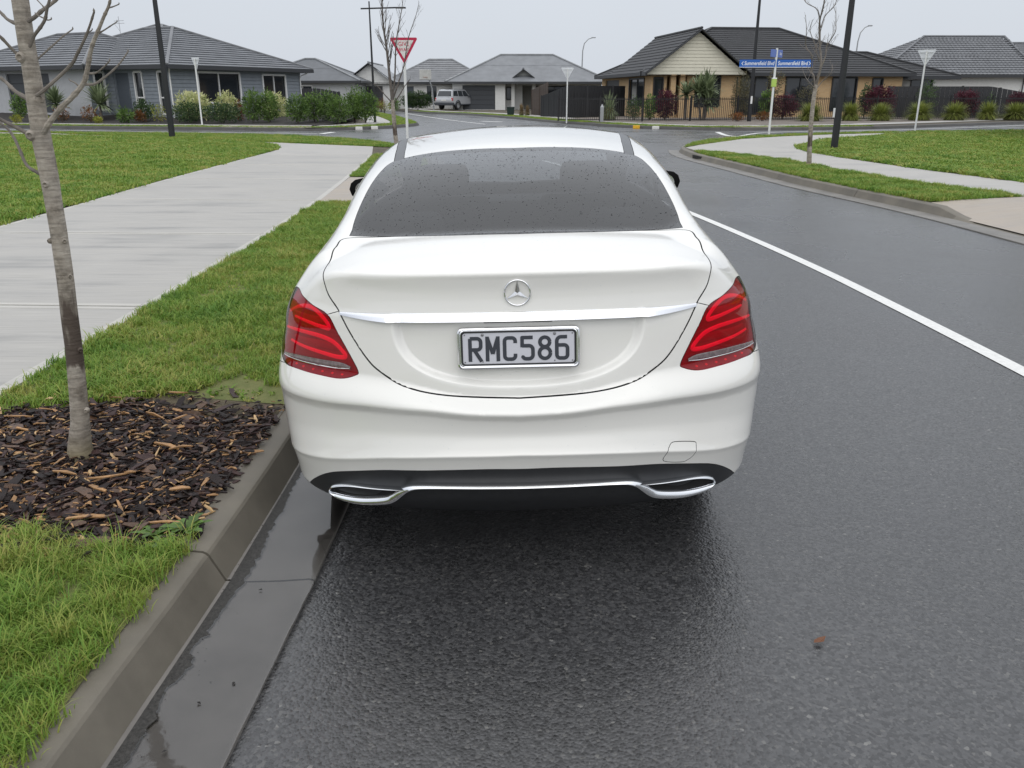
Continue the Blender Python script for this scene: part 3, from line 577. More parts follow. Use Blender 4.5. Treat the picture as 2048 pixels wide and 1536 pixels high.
def wall(house,p0,p1,z0,z1,ops,m,boards=0,bm_=None,frame=None,th=.12,gfill=None):
    """p0->p1 seen from outside, left to right. ops: (u0,u1,w0,w1,kind,panes)"""
    a,b=Vector((*p0,0)),Vector((*p1,0)); L_=(b-a).length; t=(b-a).normalized(); inn=Vector((-t.y,t.x,0))
    at=lambda u,d,z: tuple(a+t*u+inn*d+Vector((0,0,z)))
    us=sorted({0,L_,*[o[0] for o in ops],*[o[1] for o in ops]}); zs=sorted({z0,z1,*[o[2] for o in ops],*[o[3] for o in ops]})
    hole=lambda u,z: any(o[0]<u<o[1] and o[2]<z<o[3] for o in ops)
    mb=MB()
    for i in range(len(us)-1):
        for j in range(len(zs)-1):
            if hole((us[i]+us[i+1])/2,(zs[j]+zs[j+1])/2): continue
            mb.poly([at(us[i],0,zs[j]),at(us[i+1],0,zs[j]),at(us[i+1],0,zs[j+1]),at(us[i],0,zs[j+1])])
    for o in ops:   # reveals
        u0,u1,w0,w1=o[:4]
        for (ua,za),(ub,zb) in (((u0,w0),(u1,w0)),((u1,w0),(u1,w1)),((u1,w1),(u0,w1)),((u0,w1),(u0,w0))): mb.poly([at(ua,0,za),at(ub,0,zb),at(ub,th,zb),at(ua,th,za)])
    wl=mb.build('wall',m,house)
    if boards:
        z=z0
        while z<z1-.03:
            zt=min(z+boards,z1); sp=[(0,L_)]
            for o in ops:
                if o[2]<zt-.01 and o[3]>z+.01:
                    ns=[]
                    for s,e in sp:
                        if o[1]<=s or o[0]>=e: ns.append((s,e)); continue
                        if o[0]-.06>s: ns.append((s,o[0]-.06))
                        if o[1]+.06<e: ns.append((o[1]+.06,e))
                    sp=ns
            for s,e in sp:
                if e-s<.04: continue
                q=MB(); q.add([at(s,-.045,z),at(e,-.045,z),at(e,-.030,zt-.022),at(s,-.030,zt-.022),at(s,-.002,z),at(e,-.002,z)],[(0,1,2,3),(0,4,5,1),(3,2,5,4)]); q.build('weatherboard',bm_ or m,wl)
            z+=boards
    for o in ops:
        u0,u1,w0,w1,kind=o[:5]; np_=o[5] if len(o)>5 else 1
        if kind=='win':
            f=MB(); fw=.055
            for (ua,za,ub,zb) in ((u0,w0,u1,w0),(u0,w1,u1,w1),(u0,w0,u0,w1),(u1,w0,u1,w1)): bar(f,at(ua,-.02,za),at(ub,-.02,zb),.08,fw*2)
            splits=[u0+(u1-u0)*k/np_ for k in range(1,np_)]
            for s in splits: bar(f,at(s,.03,w0),at(s,.03,w1),.06,.06)
            if len(o)>6: bar(f,at(u0,.03,o[6]),at(u1,.03,o[6]),.06,.07)
            fo=f.build('window',frame,house)
            e=[u0]+splits+[u1]
            for s0,s1 in zip(e[:-1],e[1:]):
                q=MB(); q.poly([at(s0,.06,w0),at(s1,.06,w0),at(s1,.06,w1),at(s0,.06,w1)]); q.build('pane',WGL,fo)
        elif kind=='garage':
            g=empty('garage_door'); g.parent=house; n=o[5]; hh=(w1-w0)/n
            for k in range(n):
                q=MB(); q.add([at(u0,.10,w0+k*hh+.012),at(u1,.10,w0+k*hh+.012),at(u1,.10,w0+(k+1)*hh-.012),at(u0,.10,w0+(k+1)*hh-.012),at(u0,.13,w0+k*hh),at(u1,.13,w0+k*hh),at(u1,.13,w0+(k+1)*hh),at(u0,.13,w0+(k+1)*hh)],[(0,1,2,3),(4,5,1,0),(3,2,6,7),(5,6,2,1),(4,0,3,7)]); q.build('door_panel',o[6],g)
        elif kind=='door':
            q=MB(); q.poly([at(u0,.09,w0),at(u1,.09,w0),at(u1,.09,w1),at(u0,.09,w1)]); d=q.build('door',o[6],house)
            q=MB(); bar(q,at(u1-.10,.05,w0+.8),at(u1-.10,.05,w0+1.3),.03,.03); q.build('handle',mat('steel',(.5,.5,.5),rough=.3,metal=.9),d)
        elif kind=='dark':
            q=MB(); d=o[5]
            q.poly([at(u0,d,w0),at(u1,d,w0),at(u1,d,w1),at(u0,d,w1)])
            for ua in (u0,u1): q.poly([at(ua,th,w0),at(ua,d,w0),at(ua,d,w1),at(ua,th,w1)])
            q.poly([at(u0,th,w1),at(u1,th,w1),at(u1,d,w1),at(u0,d,w1)]); q.build('porch',o[6],house)
    return wl
def downpipe(house,pts,m,r=.04):
    mb=MB(); mb.tube(pts,r,8); mb.build('downpipe',m,house,True)
def far_roof(name,c,c2=None,r=.5): return mat(name,c,rough=r,spec=.5,noise=.16,nscale=1.2)
white=mat('white_joinery',(.72,.72,.71),rough=.45); char=mat('charcoal_fascia',(.035,.037,.042),rough=.45)
# --- A: large grey weatherboard house, left
A_=empty('house',(-18.6,48.3,.55),math.radians(-28),'large blue grey weatherboard house with charcoal tiled hip roof at far left','house')
mR=far_roof('roof_bluegrey',(.15,.158,.172)); mC=far_roof('ridge_grey',(.15,.155,.165)); mW=mat('bluegrey_boards',(.215,.24,.27),rough=.6,noise=.08,nscale=3); mP=mat('pale_grey_render',(.43,.44,.455),rough=.8,noise=.06,nscale=4); gd=mat('garage_charcoal',(.045,.05,.058),rough=.45); fd=mat('door_slate',(.085,.10,.12),rough=.45)
wall(A_,(-5.0,0),(0,0),-.6,2.5,[(.55,1.7,0,2.15,'door',1,fd),(2.2,2.85,.25,2.2,'win',1,.85),(4.1,4.72,.0,2.2,'win',1,.85)],mW,.2,None,white)
wall(A_,(0,0),(0,10.4),-.6,2.5,[(1.9,5.1,.55,2.2,'win',2),(7.0,9.0,.35,2.15,'win',2)],mW,.2,None,white)
wall(A_,(0,10.4),(-12,10.4),-.6,2.5,[],mW); wall(A_,(-5.0,-1.3),(-5.0,0),-.6,2.5,[(.35,1.0,.2,2.2,'win',1)],mW,.2,None,white)
wall(A_,(-17,-1.3),(-5.0,-1.3),-.6,2.5,[(4.6,8.6,0,2.15,'garage',4,gd),(1.2,3.0,0,2.2,'win',2)],mP,0,None,white)
wall(A_,(-17,6),(-17,-1.3),-.6,2.5,[],mP)
hip(A_,-13,0,0,10.4,2.5,22,.62,mR,char,mC,.36,.055); hip(A_,-17,-1.3,-5.0,7,2.5,23,.62,mR,char,mC,.36,.055); hip(A_,-11,2.4,-3.4,9.4,3.55,23,.1,mR,char,mC,.36,.055)
downpipe(A_,[(.55,-.5,2.45),(.5,-.4,2.3),(.12,-.1,2.15),(.10,-.08,-.4)],white); downpipe(A_,[(.6,10.8,2.45),(.4,10.5,2.25),(.1,10.3,2.1),(.1,10.3,-.4)],white)
mb=MB(); mb.tube([(-9.2,4.6,4.2),(-9.2,4.6,5.6)],.015,5); 
for k,(z,w) in enumerate(((5.2,.5),(5.35,.45))): bar(mb,(-9.2-w,4.6,z),(-9.2+w,4.6,z),.02,.02)
bar(mb,(-9.65,4.6,5.2),(-9.2,4.6,4.75),.015,.015); mb.build('aerial',mat('aerial',(.3,.3,.31),rough=.5),A_)
# --- B: low dark roofed house behind
B_=empty('house',(-20.5,82,.2),0,'small house with plain dark metal hip roof behind the dark boundary fence','house')
wall(B_,(-4,0),(6,0),-.3,2.5,[(4.2,6.0,.9,2.1,'win',2)],mP,0,None,white); wall(B_,(6,0),(6,9),-.3,2.5,[(2,3.6,.9,2.1,'win',2)],mP,0,None,white)
hip(B_,-4,0,6,9,2.5,22,.6,far_roof('roof_darkmetal',(.095,.102,.112)),char,far_roof('ridge_light',(.26,.27,.28)),3.0,.01)
# --- C: white gabled garage and striped roof
C_=empty('house',(-16.1,88,.2),0,'white house with gabled garage and striped grey tile roof behind the silver car','house')
wwall=mat('white_brick',(.70,.70,.68),rough=.75,noise=.06,nscale=6)
wall(C_,(0,0),(4.0,0),-.3,2.5,[(.75,3.25,0,2.1,'garage',5,mat('garage_brown',(.055,.055,.06),rough=.5))],wwall); wall(C_,(4.0,0),(4.0,3),-.3,2.5,[],wwall)
wall(C_,(4.0,3),(13.5,3),-.3,2.5,[(1.3,2.0,0,2.1,'door',1,fd),(3.3,4.4,.6,2.2,'win',2),(6.2,7.6,.6,2.2,'win',2),(7.9,8.9,.6,2.2,'win',1)],wwall,0,None,white); wall(C_,(13.5,3),(13.5,10),-.3,2.5,[],wwall)
mb=MB(); mb.poly([(-.3,-.02,2.42),(4.3,-.02,2.42),(2,-.02,2.5+2.25*.72)]); gw=mb.build('gable_wall',wwall,C_)
for k in range(7):
    z=2.46+.22*k; hw=2.25-(z-2.5)/.72
    if hw>.1: q=MB(); q.add([(2-hw,-.06,z),(2+hw,-.06,z),(2+max(0,hw-.3),-.03,z+.22),(2-max(0,hw-.3),-.03,z+.22)],[(0,1,2,3)]); q.build('weatherboard',wwall,gw)
hip(C_,0,0,4.0,9,2.5,35.5,.5,far_roof('roof_palemetal',(.27,.28,.29)),char,None,3.0,.01,gable='f')
hip(C_,3.6,3,13.5,10.4,2.5,28,.6,far_roof('roof_striped',(.20,.205,.215)),char,far_roof('ridge_light',(.26,.27,.28)),.42,.05)
# --- D: white house with dark double garage door
D_=empty('house',(-5.65,84,.15),math.radians(1),'white brick house with dark panelled double garage door and plain grey roof','house')
mD=far_roof('roof_midgrey',(.17,.178,.19))
wall(D_,(0,0),(5.0,0),-.3,2.5,[(.95,4.05,0,2.2,'garage',5,gd)],wwall); wall(D_,(5.0,0),(5.0,2),-.3,2.5,[],wwall)
wall(D_,(5.0,2),(14.4,2),-.3,2.5,[(.15,.85,.9,2.0,'win',1),(1.7,3.4,0,2.2,'dark',2.0,mat('porch_shade',(.42,.415,.39),rough=.8)),(4.1,6.3,.7,2.1,'win',3),(7.2,9.0,.7,2.1,'win',2)],wwall,0,None,mat('dark_joinery',(.05,.05,.055),rough=.5)); wall(D_,(14.4,2),(14.4,9),-.3,2.5,[],wwall)
hip(D_,0,0,14.4,9.2,2.5,26,.65,mD,char,far_roof('ridge_light',(.26,.27,.28)),3.5,.012)
hip(D_,5.6,.6,7.9,6,2.5,36,.45,mD,char,None,3.0,.01,gable='f')
mb=MB(); mb.poly([(5.2,.5,2.42),(8.3,.5,2.42),(6.75,.5,3.6)]); mb.build('gable_wall',mat('gable_green_grey',(.30,.31,.30),rough=.7),D_)
for x in (5.75,7.75): mb=MB(); mb.box((x-.16,.5,-.3),(x+.16,.8,2.42)); mb.build('porch_post',wwall,D_)
mb=MB(); mb.cyl((6.6,6.2,4.6),.06,.5,8); mb.build('roof_vent',mR,D_)
# --- E: tan brick house
E_=empty('house',(8.8,56,.35),math.radians(7),'tan brick house with black tiled roof and cream weatherboard gable behind the fence','house')
def brick_mat(name,c1,c2,mort):
    m=bpy.data.materials.new(name); m.use_nodes=True; t=m.node_tree; N=t.nodes; K=t.links.new; b=N['Principled BSDF']; b.inputs['Roughness'].default_value=.8
    tc_=N.new('ShaderNodeTexCoord'); sp=N.new('ShaderNodeSeparateXYZ'); ad=N.new('ShaderNodeMath'); cb=N.new('ShaderNodeCombineXYZ'); K(tc_.outputs['Object'],sp.inputs[0]); K(sp.outputs[0],ad.inputs[0]); K(sp.outputs[1],ad.inputs[1]); K(ad.outputs[0],cb.inputs[0]); K(sp.outputs[2],cb.inputs[1])
    br=N.new('ShaderNodeTexBrick'); br.inputs['Scale'].default_value=1; br.inputs['Brick Width'].default_value=.24; br.inputs['Row Height'].default_value=.086; br.inputs['Mortar Size'].default_value=.008; br.inputs['Color1'].default_value=(*c1,1); br.inputs['Color2'].default_value=(*c2,1); br.inputs['Mortar'].default_value=(*mort,1); K(cb.outputs[0],br.inputs['Vector']); K(br.outputs[0],b.inputs['Base Color'])
    bp=N.new('ShaderNodeBump'); bp.inputs['Strength'].default_value=.4; bp.inputs['Distance'].default_value=.008; bp.invert=True; K(br.outputs['Fac'],bp.inputs['Height']); K(bp.outputs[0],b.inputs['Normal']); return m
mB=brick_mat('tan_brick',(.56,.385,.20),(.50,.33,.165),(.48,.37,.25)); mE=far_roof('roof_black',(.026,.027,.030),r=.65); blk=mat('black_joinery',(.02,.021,.024),rough=.4)
wall(E_,(0,14),(0,0),-.4,2.5,[(1.2,5.6,0,2.2,'garage',4,mat('garage_black',(.035,.037,.042),rough=.4)),(8.6,12.4,.55,2.2,'win',2)],mB,0,None,blk)
wall(E_,(0,0),(5.7,0),-.4,2.5,[(.15,.75,.2,2.2,'win',1),(1.0,2.3,0,2.3,'dark',2.4,mat('porch_tan',(.36,.25,.15),rough=.8)),(2.9,4.5,.5,2.3,'win',2)],mB,0,None,blk); wall(E_,(5.7,0),(5.7,.9),-.4,2.5,[],mB)
wall(E_,(5.7,.9),(17.4,.9),-.4,2.5,[(.55,2.5,.0,2.25,'win',2),(3.6,5.6,.3,2.25,'win',2),(6.8,8.5,.2,2.25,'win',2),(9.6,10.3,.4,2.2,'win',1)],mB,0,None,blk); wall(E_,(17.4,.9),(17.4,13),-.4,2.5,[],mB)
for x in (1.35,1.95): mb=MB(); mb.box((x-.16,-.28,-.4),(x+.16,.04,2.4)); mb.build('porch_post',mB,E_)
hip(E_,0,1.0,17.4,13.4,2.5,24.5,.6,mE,char,far_roof('ridge_black',(.03,.031,.034)),.36,.035); hip(E_,0,-.1,5.7,9,2.5,37,.55,mE,char,far_roof('ridge_black',(.03,.031,.034)),.36,.03,gable='f')
hip(E_,11,1.6,21.5,10,2.35,20,.3,mE,char,None,.36,.035)
cream=mat('cream_boards',(.70,.67,.55),rough=.6,noise=.04,nscale=4); T37=math.tan(math.radians(37))
mb=MB(); mb.poly([(-.45,-.25,2.38),(6.15,-.25,2.38),(2.85,-.25,2.38+3.3*T37)]); gw=mb.build('gable_wall',cream,E_)
z=2.40; k=0
while True:
    hw=3.3-(z-2.38)/T37
    if hw<.15: break
    hw2=max(.02,hw-.2/T37); q=MB(); q.add([(2.85-hw,-.30,z),(2.85+hw,-.30,z),(2.85+hw2,-.285,z+.18),(2.85-hw2,-.285,z+.18),(2.85-hw,-.26,z),(2.85+hw,-.26,z)],[(0,1,2,3),(0,4,5,1)]); q.build('weatherboard',cream,gw); z+=.2
downpipe(E_,[(5.75,.5,2.4),(5.6,-.1,2.2),(5.6,-.1,-.3)],blk)
# --- F: white house, rolled tile roof
F_=empty('house',(27.4,66,.4),math.radians(1),'white walled house with grey rolled tile roof behind the dark sloping fence','house')
wall(F_,(0,0),(11.2,0),-.5,2.5,[(.3,1.4,0,2.1,'door',1,gd),(2.3,3.9,1.2,2.3,'win',2)],wwall,0,None,blk); wall(F_,(11.2,0),(11.2,12),-.5,2.5,[],wwall); wall(F_,(11.2,3.0),(24,3.0),-.5,2.5,[],wwall)
rF=empty('roof'); rF.parent=F_; mF=far_roof('roof_rolled',(.135,.14,.15))
for f in ([(-.6,-.6,2.5),(11.7,-.6,2.5),(11.9,5.6,5.45),(5.4,5.6,5.45)],[(11.7,-.6,2.5),(13.4,11.8,2.5),(11.9,5.6,5.45)],[(-.6,11.8,2.5),(-.6,-.6,2.5),(5.4,5.6,5.45)],[(13.4,11.8,2.5),(-.6,11.8,2.5),(5.4,5.6,5.45),(11.9,5.6,5.45)]): courses(rF,f,mF,.40,.06,True,.30)
for a,b in (((5.4,5.6,5.5),(11.9,5.6,5.5)),((-.6,-.6,2.55),(5.4,5.6,5.5)),((11.7,-.6,2.55),(11.9,5.6,5.5))): mb=MB(); mb.tube([a,b],.09,6); mb.build('ridge_cap',mF,rF)
mb=MB(); bar(mb,(-.6,-.6,2.42),(11.7,-.6,2.42),.09,.2); mb.build('fascia',char,rF); mb=MB(); mb.poly([(-.6,-.6,2.34),(-.6,11.8,2.34),(13,11.8,2.34),(11.7,-.6,2.34)]); mb.build('soffit',char,rF)
hip(F_,9,3,26,13,2.5,25,.6,far_roof('roof_rolled2',(.13,.135,.145)),char,None,.40,.05)
downpipe(F_,[(10.5,-.5,2.4),(10.7,-.1,2.2),(10.7,-.08,-.3)],blk)
# --- G: corner of a house coming in at the right edge
G_=empty('house',(18.5,29.8,.2),math.radians(-33),'dark barge board and green soffit of the house at the right edge','house')
wall(G_,(0,0),(7,0),-.3,2.75,[(2,4,.8,2.1,'win',2)],wwall,0,None,blk); wall(G_,(0,10),(0,0),-.3,2.6,[],wwall)
hip(G_,0,0,7,10,2.9,32,1.0,mE,char,None,.36,.03,gable='f',soffit=mat('soffit_green',(.36,.40,.33),rough=.7))
mb=MB(); mb.poly([(0,-.02,2.7),(7,-.02,2.7),(3.5,-.02,2.75+3.5*.6)]); mb.build('gable_wall',mat('gable_sage',(.36,.40,.33),rough=.7),G_)
# --- far fences
tim=mat('dark_timber',(.022,.023,.026),rough=.6,noise=.25,nscale=5)
def board_fence(P,h,label,m=tim,step=.3,group=None,z0=.1):
    """close boarded fence, boards one by one; h=[(distance,height)...]"""
    f=empty('fence',(P[0][0],P[0][1],z0)); tag(f,label,'fence',group); D=[0]
    for a,b in zip(P[:-1],P[1:]): D.append(D[-1]+math.dist(a,b))
    n=int(D[-1]/step); me=None; hx=[a for a,b in h]; hy=[b for a,b in h]
    for i in range(n):
        s=(i+.5)*D[-1]/n; x=np.interp(s,D,[p[0] for p in P])-P[0][0]; y=np.interp(s,D,[p[1] for p in P])-P[0][1]; k=min(len(P)-2,max(0,np.searchsorted(D,s)-1)); t=math.atan2(P[k+1][1]-P[k][1],P[k+1][0]-P[k][0])
        w=D[-1]/n*.47; h0,h1=np.interp(s-w,hx,hy),np.interp(s+w,hx,hy); mb=MB(); d=.012 if i%2 else .02
        mb.add([(-w,-d,0),(w,-d,0),(w,d,0),(-w,d,0),(-w,-d,h0),(w,-d,h1),(w,d,h1),(-w,d,h0)],[(0,1,5,4),(1,2,6,5),(2,3,7,6),(3,0,4,7),(4,5,6,7)]); mb.build('board',m,f,loc=(float(x),float(y),0),rz=t)
    for s in np.arange(0,D[-1]+.1,2.4):
        s=min(s,D[-1]); x=np.interp(s,D,[p[0] for p in P])-P[0][0]; y=np.interp(s,D,[p[1] for p in P])-P[0][1]; mb=MB(); hh=float(np.interp(s,hx,hy)); mb.box((-.05,-.03,0),(.05,.09,hh+.04)); mb.build('post',m,f,loc=(float(x),float(y),0))
    return f
board_fence([(-18.6,70),(-13.8,71)],[(0,1.9),(3.2,1.9),(5,1.6)],'dark boarded fence between the blue grey house and the gabled garage')
board_fence([(1.5,66),(2.5,61.5)],[(0,1.75),(1.2,1.9),(5,2.3)],'short brown sloping timber fence beside the white porch',mat('brown_timber',(.07,.05,.04),rough=.7,noise=.3,nscale=4))
board_fence([(2.0,60),(3.6,57.5),(7.8,61)],[(0,1.35),(3.0,2.0),(9,2.0)],'dark sloping boundary fence left of the tan brick house')
board_fence([(24.5,57.5),(31.2,57.5),(36,56.5)],[(0,1.95),(6.6,1.95),(10,1.35),(12,1.2)],'dark close boarded fence in front of the white walled house')
# ================= pool-style fence
met=mat('fence_black',(.012,.012,.014),rough=.4)
def picket_fence(P,label,sp=.115,h=1.30):
    f=empty('fence',(P[0][0],P[0][1],.14)); tag(f,label,'fence',None); o0=Vector((P[0][0],P[0][1])); m1=MB(); m1.box((-.011,-.011,.06),(.011,.011,h-.03)); pk=m1.mesh('picket',met); m2=MB(); m2.box((-.032,-.032,0),(.032,.032,h+.05)); m2.box((-.037,-.037,h+.05),(.037,.037,h+.065)); po=m2.mesh('post',met)
    for a,b in zip(P[:-1],P[1:]):
        a,b=Vector(a)-o0,Vector(b)-o0; L_=(b-a).length; t=(b-a)/L_; rz=math.atan2(t.y,t.x); np_=max(1,round(L_/2.4))
        for k in range(np_+1):
            p=a+t*L_*k/np_; link('post',po,None,f,(p.x,p.y,0),rz)
        for z in (.10,h-.12): 
            mb=MB(); bar(mb,(a.x,a.y,z),(b.x,b.y,z),.03,.04); mb.build('rail',met,f)
        n=int(L_/sp)
        for k in range(n):
            p=a+t*(k+.5)*L_/n; link('picket',pk,None,f,(p.x,p.y,0),rz)
picket_fence([(2.6,49.3),(7.2,48.4)],'black picket fence panel at the corner, seen edge on left of the tan house')
picket_fence([(7.2,48.4),(12.8,49.9),(19,51)],'black picket fence in front of the palms and the tan brick house')
picket_fence([(19,51),(26,52.2),(34,53.2)],'black picket fence behind the round tussocks in front of the white house')
# ================= lamp posts
lp=mat('lamp_black',(.014,.015,.018),rough=.45)
def lamp(x,y,z,h,r0,r1,label,head=True,arm=1.5,stub=.45,n=8,adir=1,group='black street lamp posts'):
    o=empty('street_lamp',(x,y,z)); tag(o,label,'street lamp',group)
    mb=MB(); mb.tube([(0,0,-.1),(0,0,1.6),(0,0,h)],[r0,r0*.93,r1],n); mb.build('pole',lp,o,True,40)
    mb=MB(); bar(mb,(-stub*adir,0,h-.35),(arm*adir,0,h-.30),.06,.07); mb.build('arm',lp,o)
    mb=MB(); mb.box((min(arm*adir,(arm+.55)*adir),-.11,h-.34),(max(arm*adir,(arm+.55)*adir),.11,h-.27),bev=.02); mb.build('lamp_head',lp,o)
    mb=MB(); mb.box((-r0*1.7,-r0*1.7,-.05),(r0*1.7,r0*1.7,.02),bev=.008); mb.build('base_plate',lp,o)
    return o
lamp(-12.15,31.09,.13,7.6,.115,.055,'black lamp post standing on the left lawn, head out of view',arm=1.6,adir=-1)
o=lamp(9.22,24.78,.13,7.6,.105,.055,'black lamp post standing at the edge of the right lawn',arm=1.6,adir=1)
mb=MB(); mb.box((-.115,-.02,.85),(-.10,.10,1.1)); mb.build('cover_plate',mat('sticker_white',(.75,.75,.75),rough=.5),o)
lamp(-7.42,47.4,.13,6.0,.07,.035,'slim black lamp post with crossbar arm beside the green bushes at left',arm=1.35,stub=.45)
o=lamp(13.2,48.7,.13,8.2,.12,.05,'black lamp post in front of the picket fence and tan house')
mb=MB(); mb.box((-.05,-.125,.95),(.05,-.118,1.35)); mb.build('number_label',mat('sticker_white',(.75,.75,.75),rough=.5),o)
gal=mat('galvanised',(.33,.34,.35),rough=.45,metal=.4)
for x,y,h,s,lab in ((9.45,120,8.5,1.6,'tall galvanised lamp post with curved arm above the grey roofed white house'),(38.4,100,8.55,1.3,'tall galvanised lamp post with curved arm above the black roof of the tan house')):
    o=empty('street_lamp',(x,y,.1)); tag(o,lab,'street lamp','galvanised lamp posts in the distance')
    mb=MB(); P=[(-.1,0,0),(-.05,0,4),(0,0,h-1.6),(.12*s,0,h-.7),(.45*s,0,h-.15),(.75*s,0,h)]; mb.tube(P,[.11,.09,.07,.06,.05,.05],8); mb.build('pole',gal,o,True)
    mb=MB(); mb.box((.7*s,-.14,h-.03),(1.05*s,.14,h+.09),bev=.03); mb.build('lamp_head',gal,o)
# ================= give way signs
wp=mat('white_pole',(.72,.73,.72),rough=.45); swt=mat('sign_white',(.70,.69,.66),rough=.45); srd=mat('sign_red',(.48,.012,.06),rough=.4); alu=mat('sign_back',(.66,.68,.70),rough=.45,metal=.15)
def tri(w,r,n=5):
    h=w*.866; c=[(-w/2,0),(0,-h),(w/2,0)]; out=[]
    cen=(0,-h/3)
    for k,(x,z) in enumerate(c):
        d=math.hypot(x-cen[0],z-cen[1]); f=(d-2*r)/d; px,pz=cen[0]+(x-cen[0])*f,cen[1]+(z-cen[1])*f; a0=math.atan2(z-cen[1],x-cen[0])
        for i in range(n+1): a=a0-math.radians(60)+math.radians(120)*i/n; out.append((px+r*math.cos(a),pz+r*math.sin(a)))
    return out
def give_way(x,y,z,top,w,rz,label,front):
    o=empty('give_way_sign',(x,y,z),rz); tag(o,label,'road sign','give way signs at the junction'); t=top-z
    mb=MB(); mb.tube([(0,.04,-.1),(0,.04,t-.05)],.038,10); mb.build('pole',wp,o,True,40)
    mb=MB(); P=tri(w,.035); n=len(P); mb.add([(a,0,t+b) for a,b in P]+[(a,.004,t+b) for a,b in P],[tuple(range(n))[::-1],tuple(range(n,2*n))]+[(i,(i+1)%n,n+(i+1)%n,n+i) for i in range(n)]); pl=mb.build('sign_plate',alu,o)
    mb=MB(); mb.add([(a,-.002,t+b) for a,b in P],[tuple(range(n))]); mb.build('red_border',srd,pl)
    Q=tri(w*.70,.012); dz=-w*.866*.10; mb=MB(); mb.add([(a,-.004,t+b+dz) for a,b in Q],[tuple(range(len(Q)))]); mb.build('white_field',swt,pl)
    for s,sz,zz in (('GIVE',.158*w/.75*.75,-.215*w),('WAY',.125*w/.75*.78,-.395*w)):
        me=text_mesh(s,sz*1.25,.0,0,1.08)
        for v in me.vertices: v.co=Vector((v.co.x*.86,-.006,v.co.y+t+zz))
        link('lettering',me,srd,pl)
    for zz in (-.14*w,-.42*w):
        mb=MB(); hw=(w/2)*(1+zz/(w*.866))*.8; mb.box((-hw,.006,t+zz-.015),(hw,.03,t+zz+.015)); mb.build('sign_rail',alu,o)
    return o
give_way(-3.01,25,.13,3.083,.80,0,'red and white GIVE WAY sign facing the road behind the bare tree',True)
give_way(-15.43,43.6,.14,3.28,.75,math.radians(180-40),'give way sign seen nearly edge on beside the cream bushes at left',False)
give_way(3.06,49.1,.14,2.966,.74,math.radians(180),'back of a give way sign on a white pole left of the picket fence',False)
give_way(17.85,38.6,.14,3.40,.78,math.radians(180-34),'back of a give way sign on a white pole beyond the right lawn',False)
# ================= street name sign
o=empty('street_name_sign',(9.75,33,.13)); tag(o,'street name sign with blue Summersfield Blvd blades on a white pole','street sign')
mb=MB(); mb.tube([(0,.035,-.1),(0,.035,3.06)],.042,10); mb.build('pole',wp,o,True,40)
blue=mat('sign_blue',(.015,.115,.46),rough=.35); blue2=mat('sign_blue_pale',(.10,.17,.50),rough=.4); ltr=mat('sign_lettering',(.85,.86,.88),rough=.4)
for s,txt in ((-1,'‹ Summersfield Blvd'),(1,'Summersfield Blvd ›')):
    mb=MB(); mb.box((min(s*.02,s*1.35),-.012,2.40),(max(s*.02,s*1.35),.0,2.665),bev=.004); b=mb.build('name_blade',blue,o)
    me=text_mesh(txt.replace('‹','').replace('›','').strip(),.19,.0,.12)
    for v in me.vertices: v.co=Vector((v.co.x*.78+s*.62,-.015,v.co.y+2.535))
    link('lettering',me,ltr,b)
    mb=MB(); q=s*1.25
    mb.add([(q+.03*s,-.015,2.535),(q-.03*s,-.015,2.60),(q-.055*s,-.015,2.60),(q+.0*s,-.015,2.535),(q-.055*s,-.015,2.47),(q-.03*s,-.015,2.47)],[(0,1,2,3),(0,3,4,5)]); mb.build('chevron',ltr,b)
    mb=MB(); mb.box((min(s*.02,s*1.35),-.016,2.396),(max(s*.02,s*1.35),.004,2.412)); mb.build('blade_rim',ltr,b)
yb=empty('name_blade',(0,.035,2.88),math.radians(52)); yb.parent=o
mb=MB(); mb.box((-.55,-.01,-.13),(.55,.01,.13),bev=.004); mb.build('blade_plate',blue2,yb)
me=text_mesh('Summersfield Ave'.replace('Summersfield','Avenue')[:0]+'Ave',.16,.0,.1)
for v in me.vertices: v.co=Vector((v.co.x*.8+.36,-.013,v.co.y))
link('lettering',me,ltr,yb)
mb=MB(); mb.box((-.085,-.03,1.72),(.085,.09,2.03),bev=.01); mb.build('notice',mat('notice_lime',(.42,.58,.12),rough=.5),o)
mb=MB(); mb.box((-.085,-.032,2.0),(.085,.092,2.04)); mb.build('notice_top',ltr,o)
# ================= kerb markers, post box, bin, hoop, drain
for x,y,m,l,g in ((6.05,42.45,mat('marker_yellow',(.75,.42,.02),rough=.5),'yellow painted marker on the kerb opposite',None),(6.85,41.6,swt,'white painted marker on the kerb next to the yellow one',None),(-7.15,40.75,swt,'white painted kerb marker below the green bushes, left of two',None),(-6.55,41.55,swt,'white painted kerb marker below the green bushes, right of two',None)):
    mb=MB(); mb.box((-.16,-.06,.0),(.16,.12,.15),bev=.01); mb.box((-.13,-.065,.03),(.13,-.06,.12)); k=mb.build('kerb_marker',m,None,loc=(x,y,0),rz=math.radians(-52 if x>0 else 38)*.3); tag(k,l,'marker')
mb=MB(); mb.prism([(-.09,-.07),(.09,-.07),(.09,.07),(-.09,.07)],0,.78); mb.add([(-.09,-.07,.78),(.09,-.07,.78),(.09,.07,.78),(-.09,.07,.78),(0,0,.95)],[(0,1,4),(1,2,4),(2,3,4),(3,0,4)]); k=mb.build('service_post',gal,None,loc=(4.95,48.3,.13)); tag(k,'small grey pointed post in front of the black picket fence','post')
bn=empty('litter_bin',(-.1,63.8,.12)); tag(bn,'dark green bin beside the dry grasses near the white house','bin')
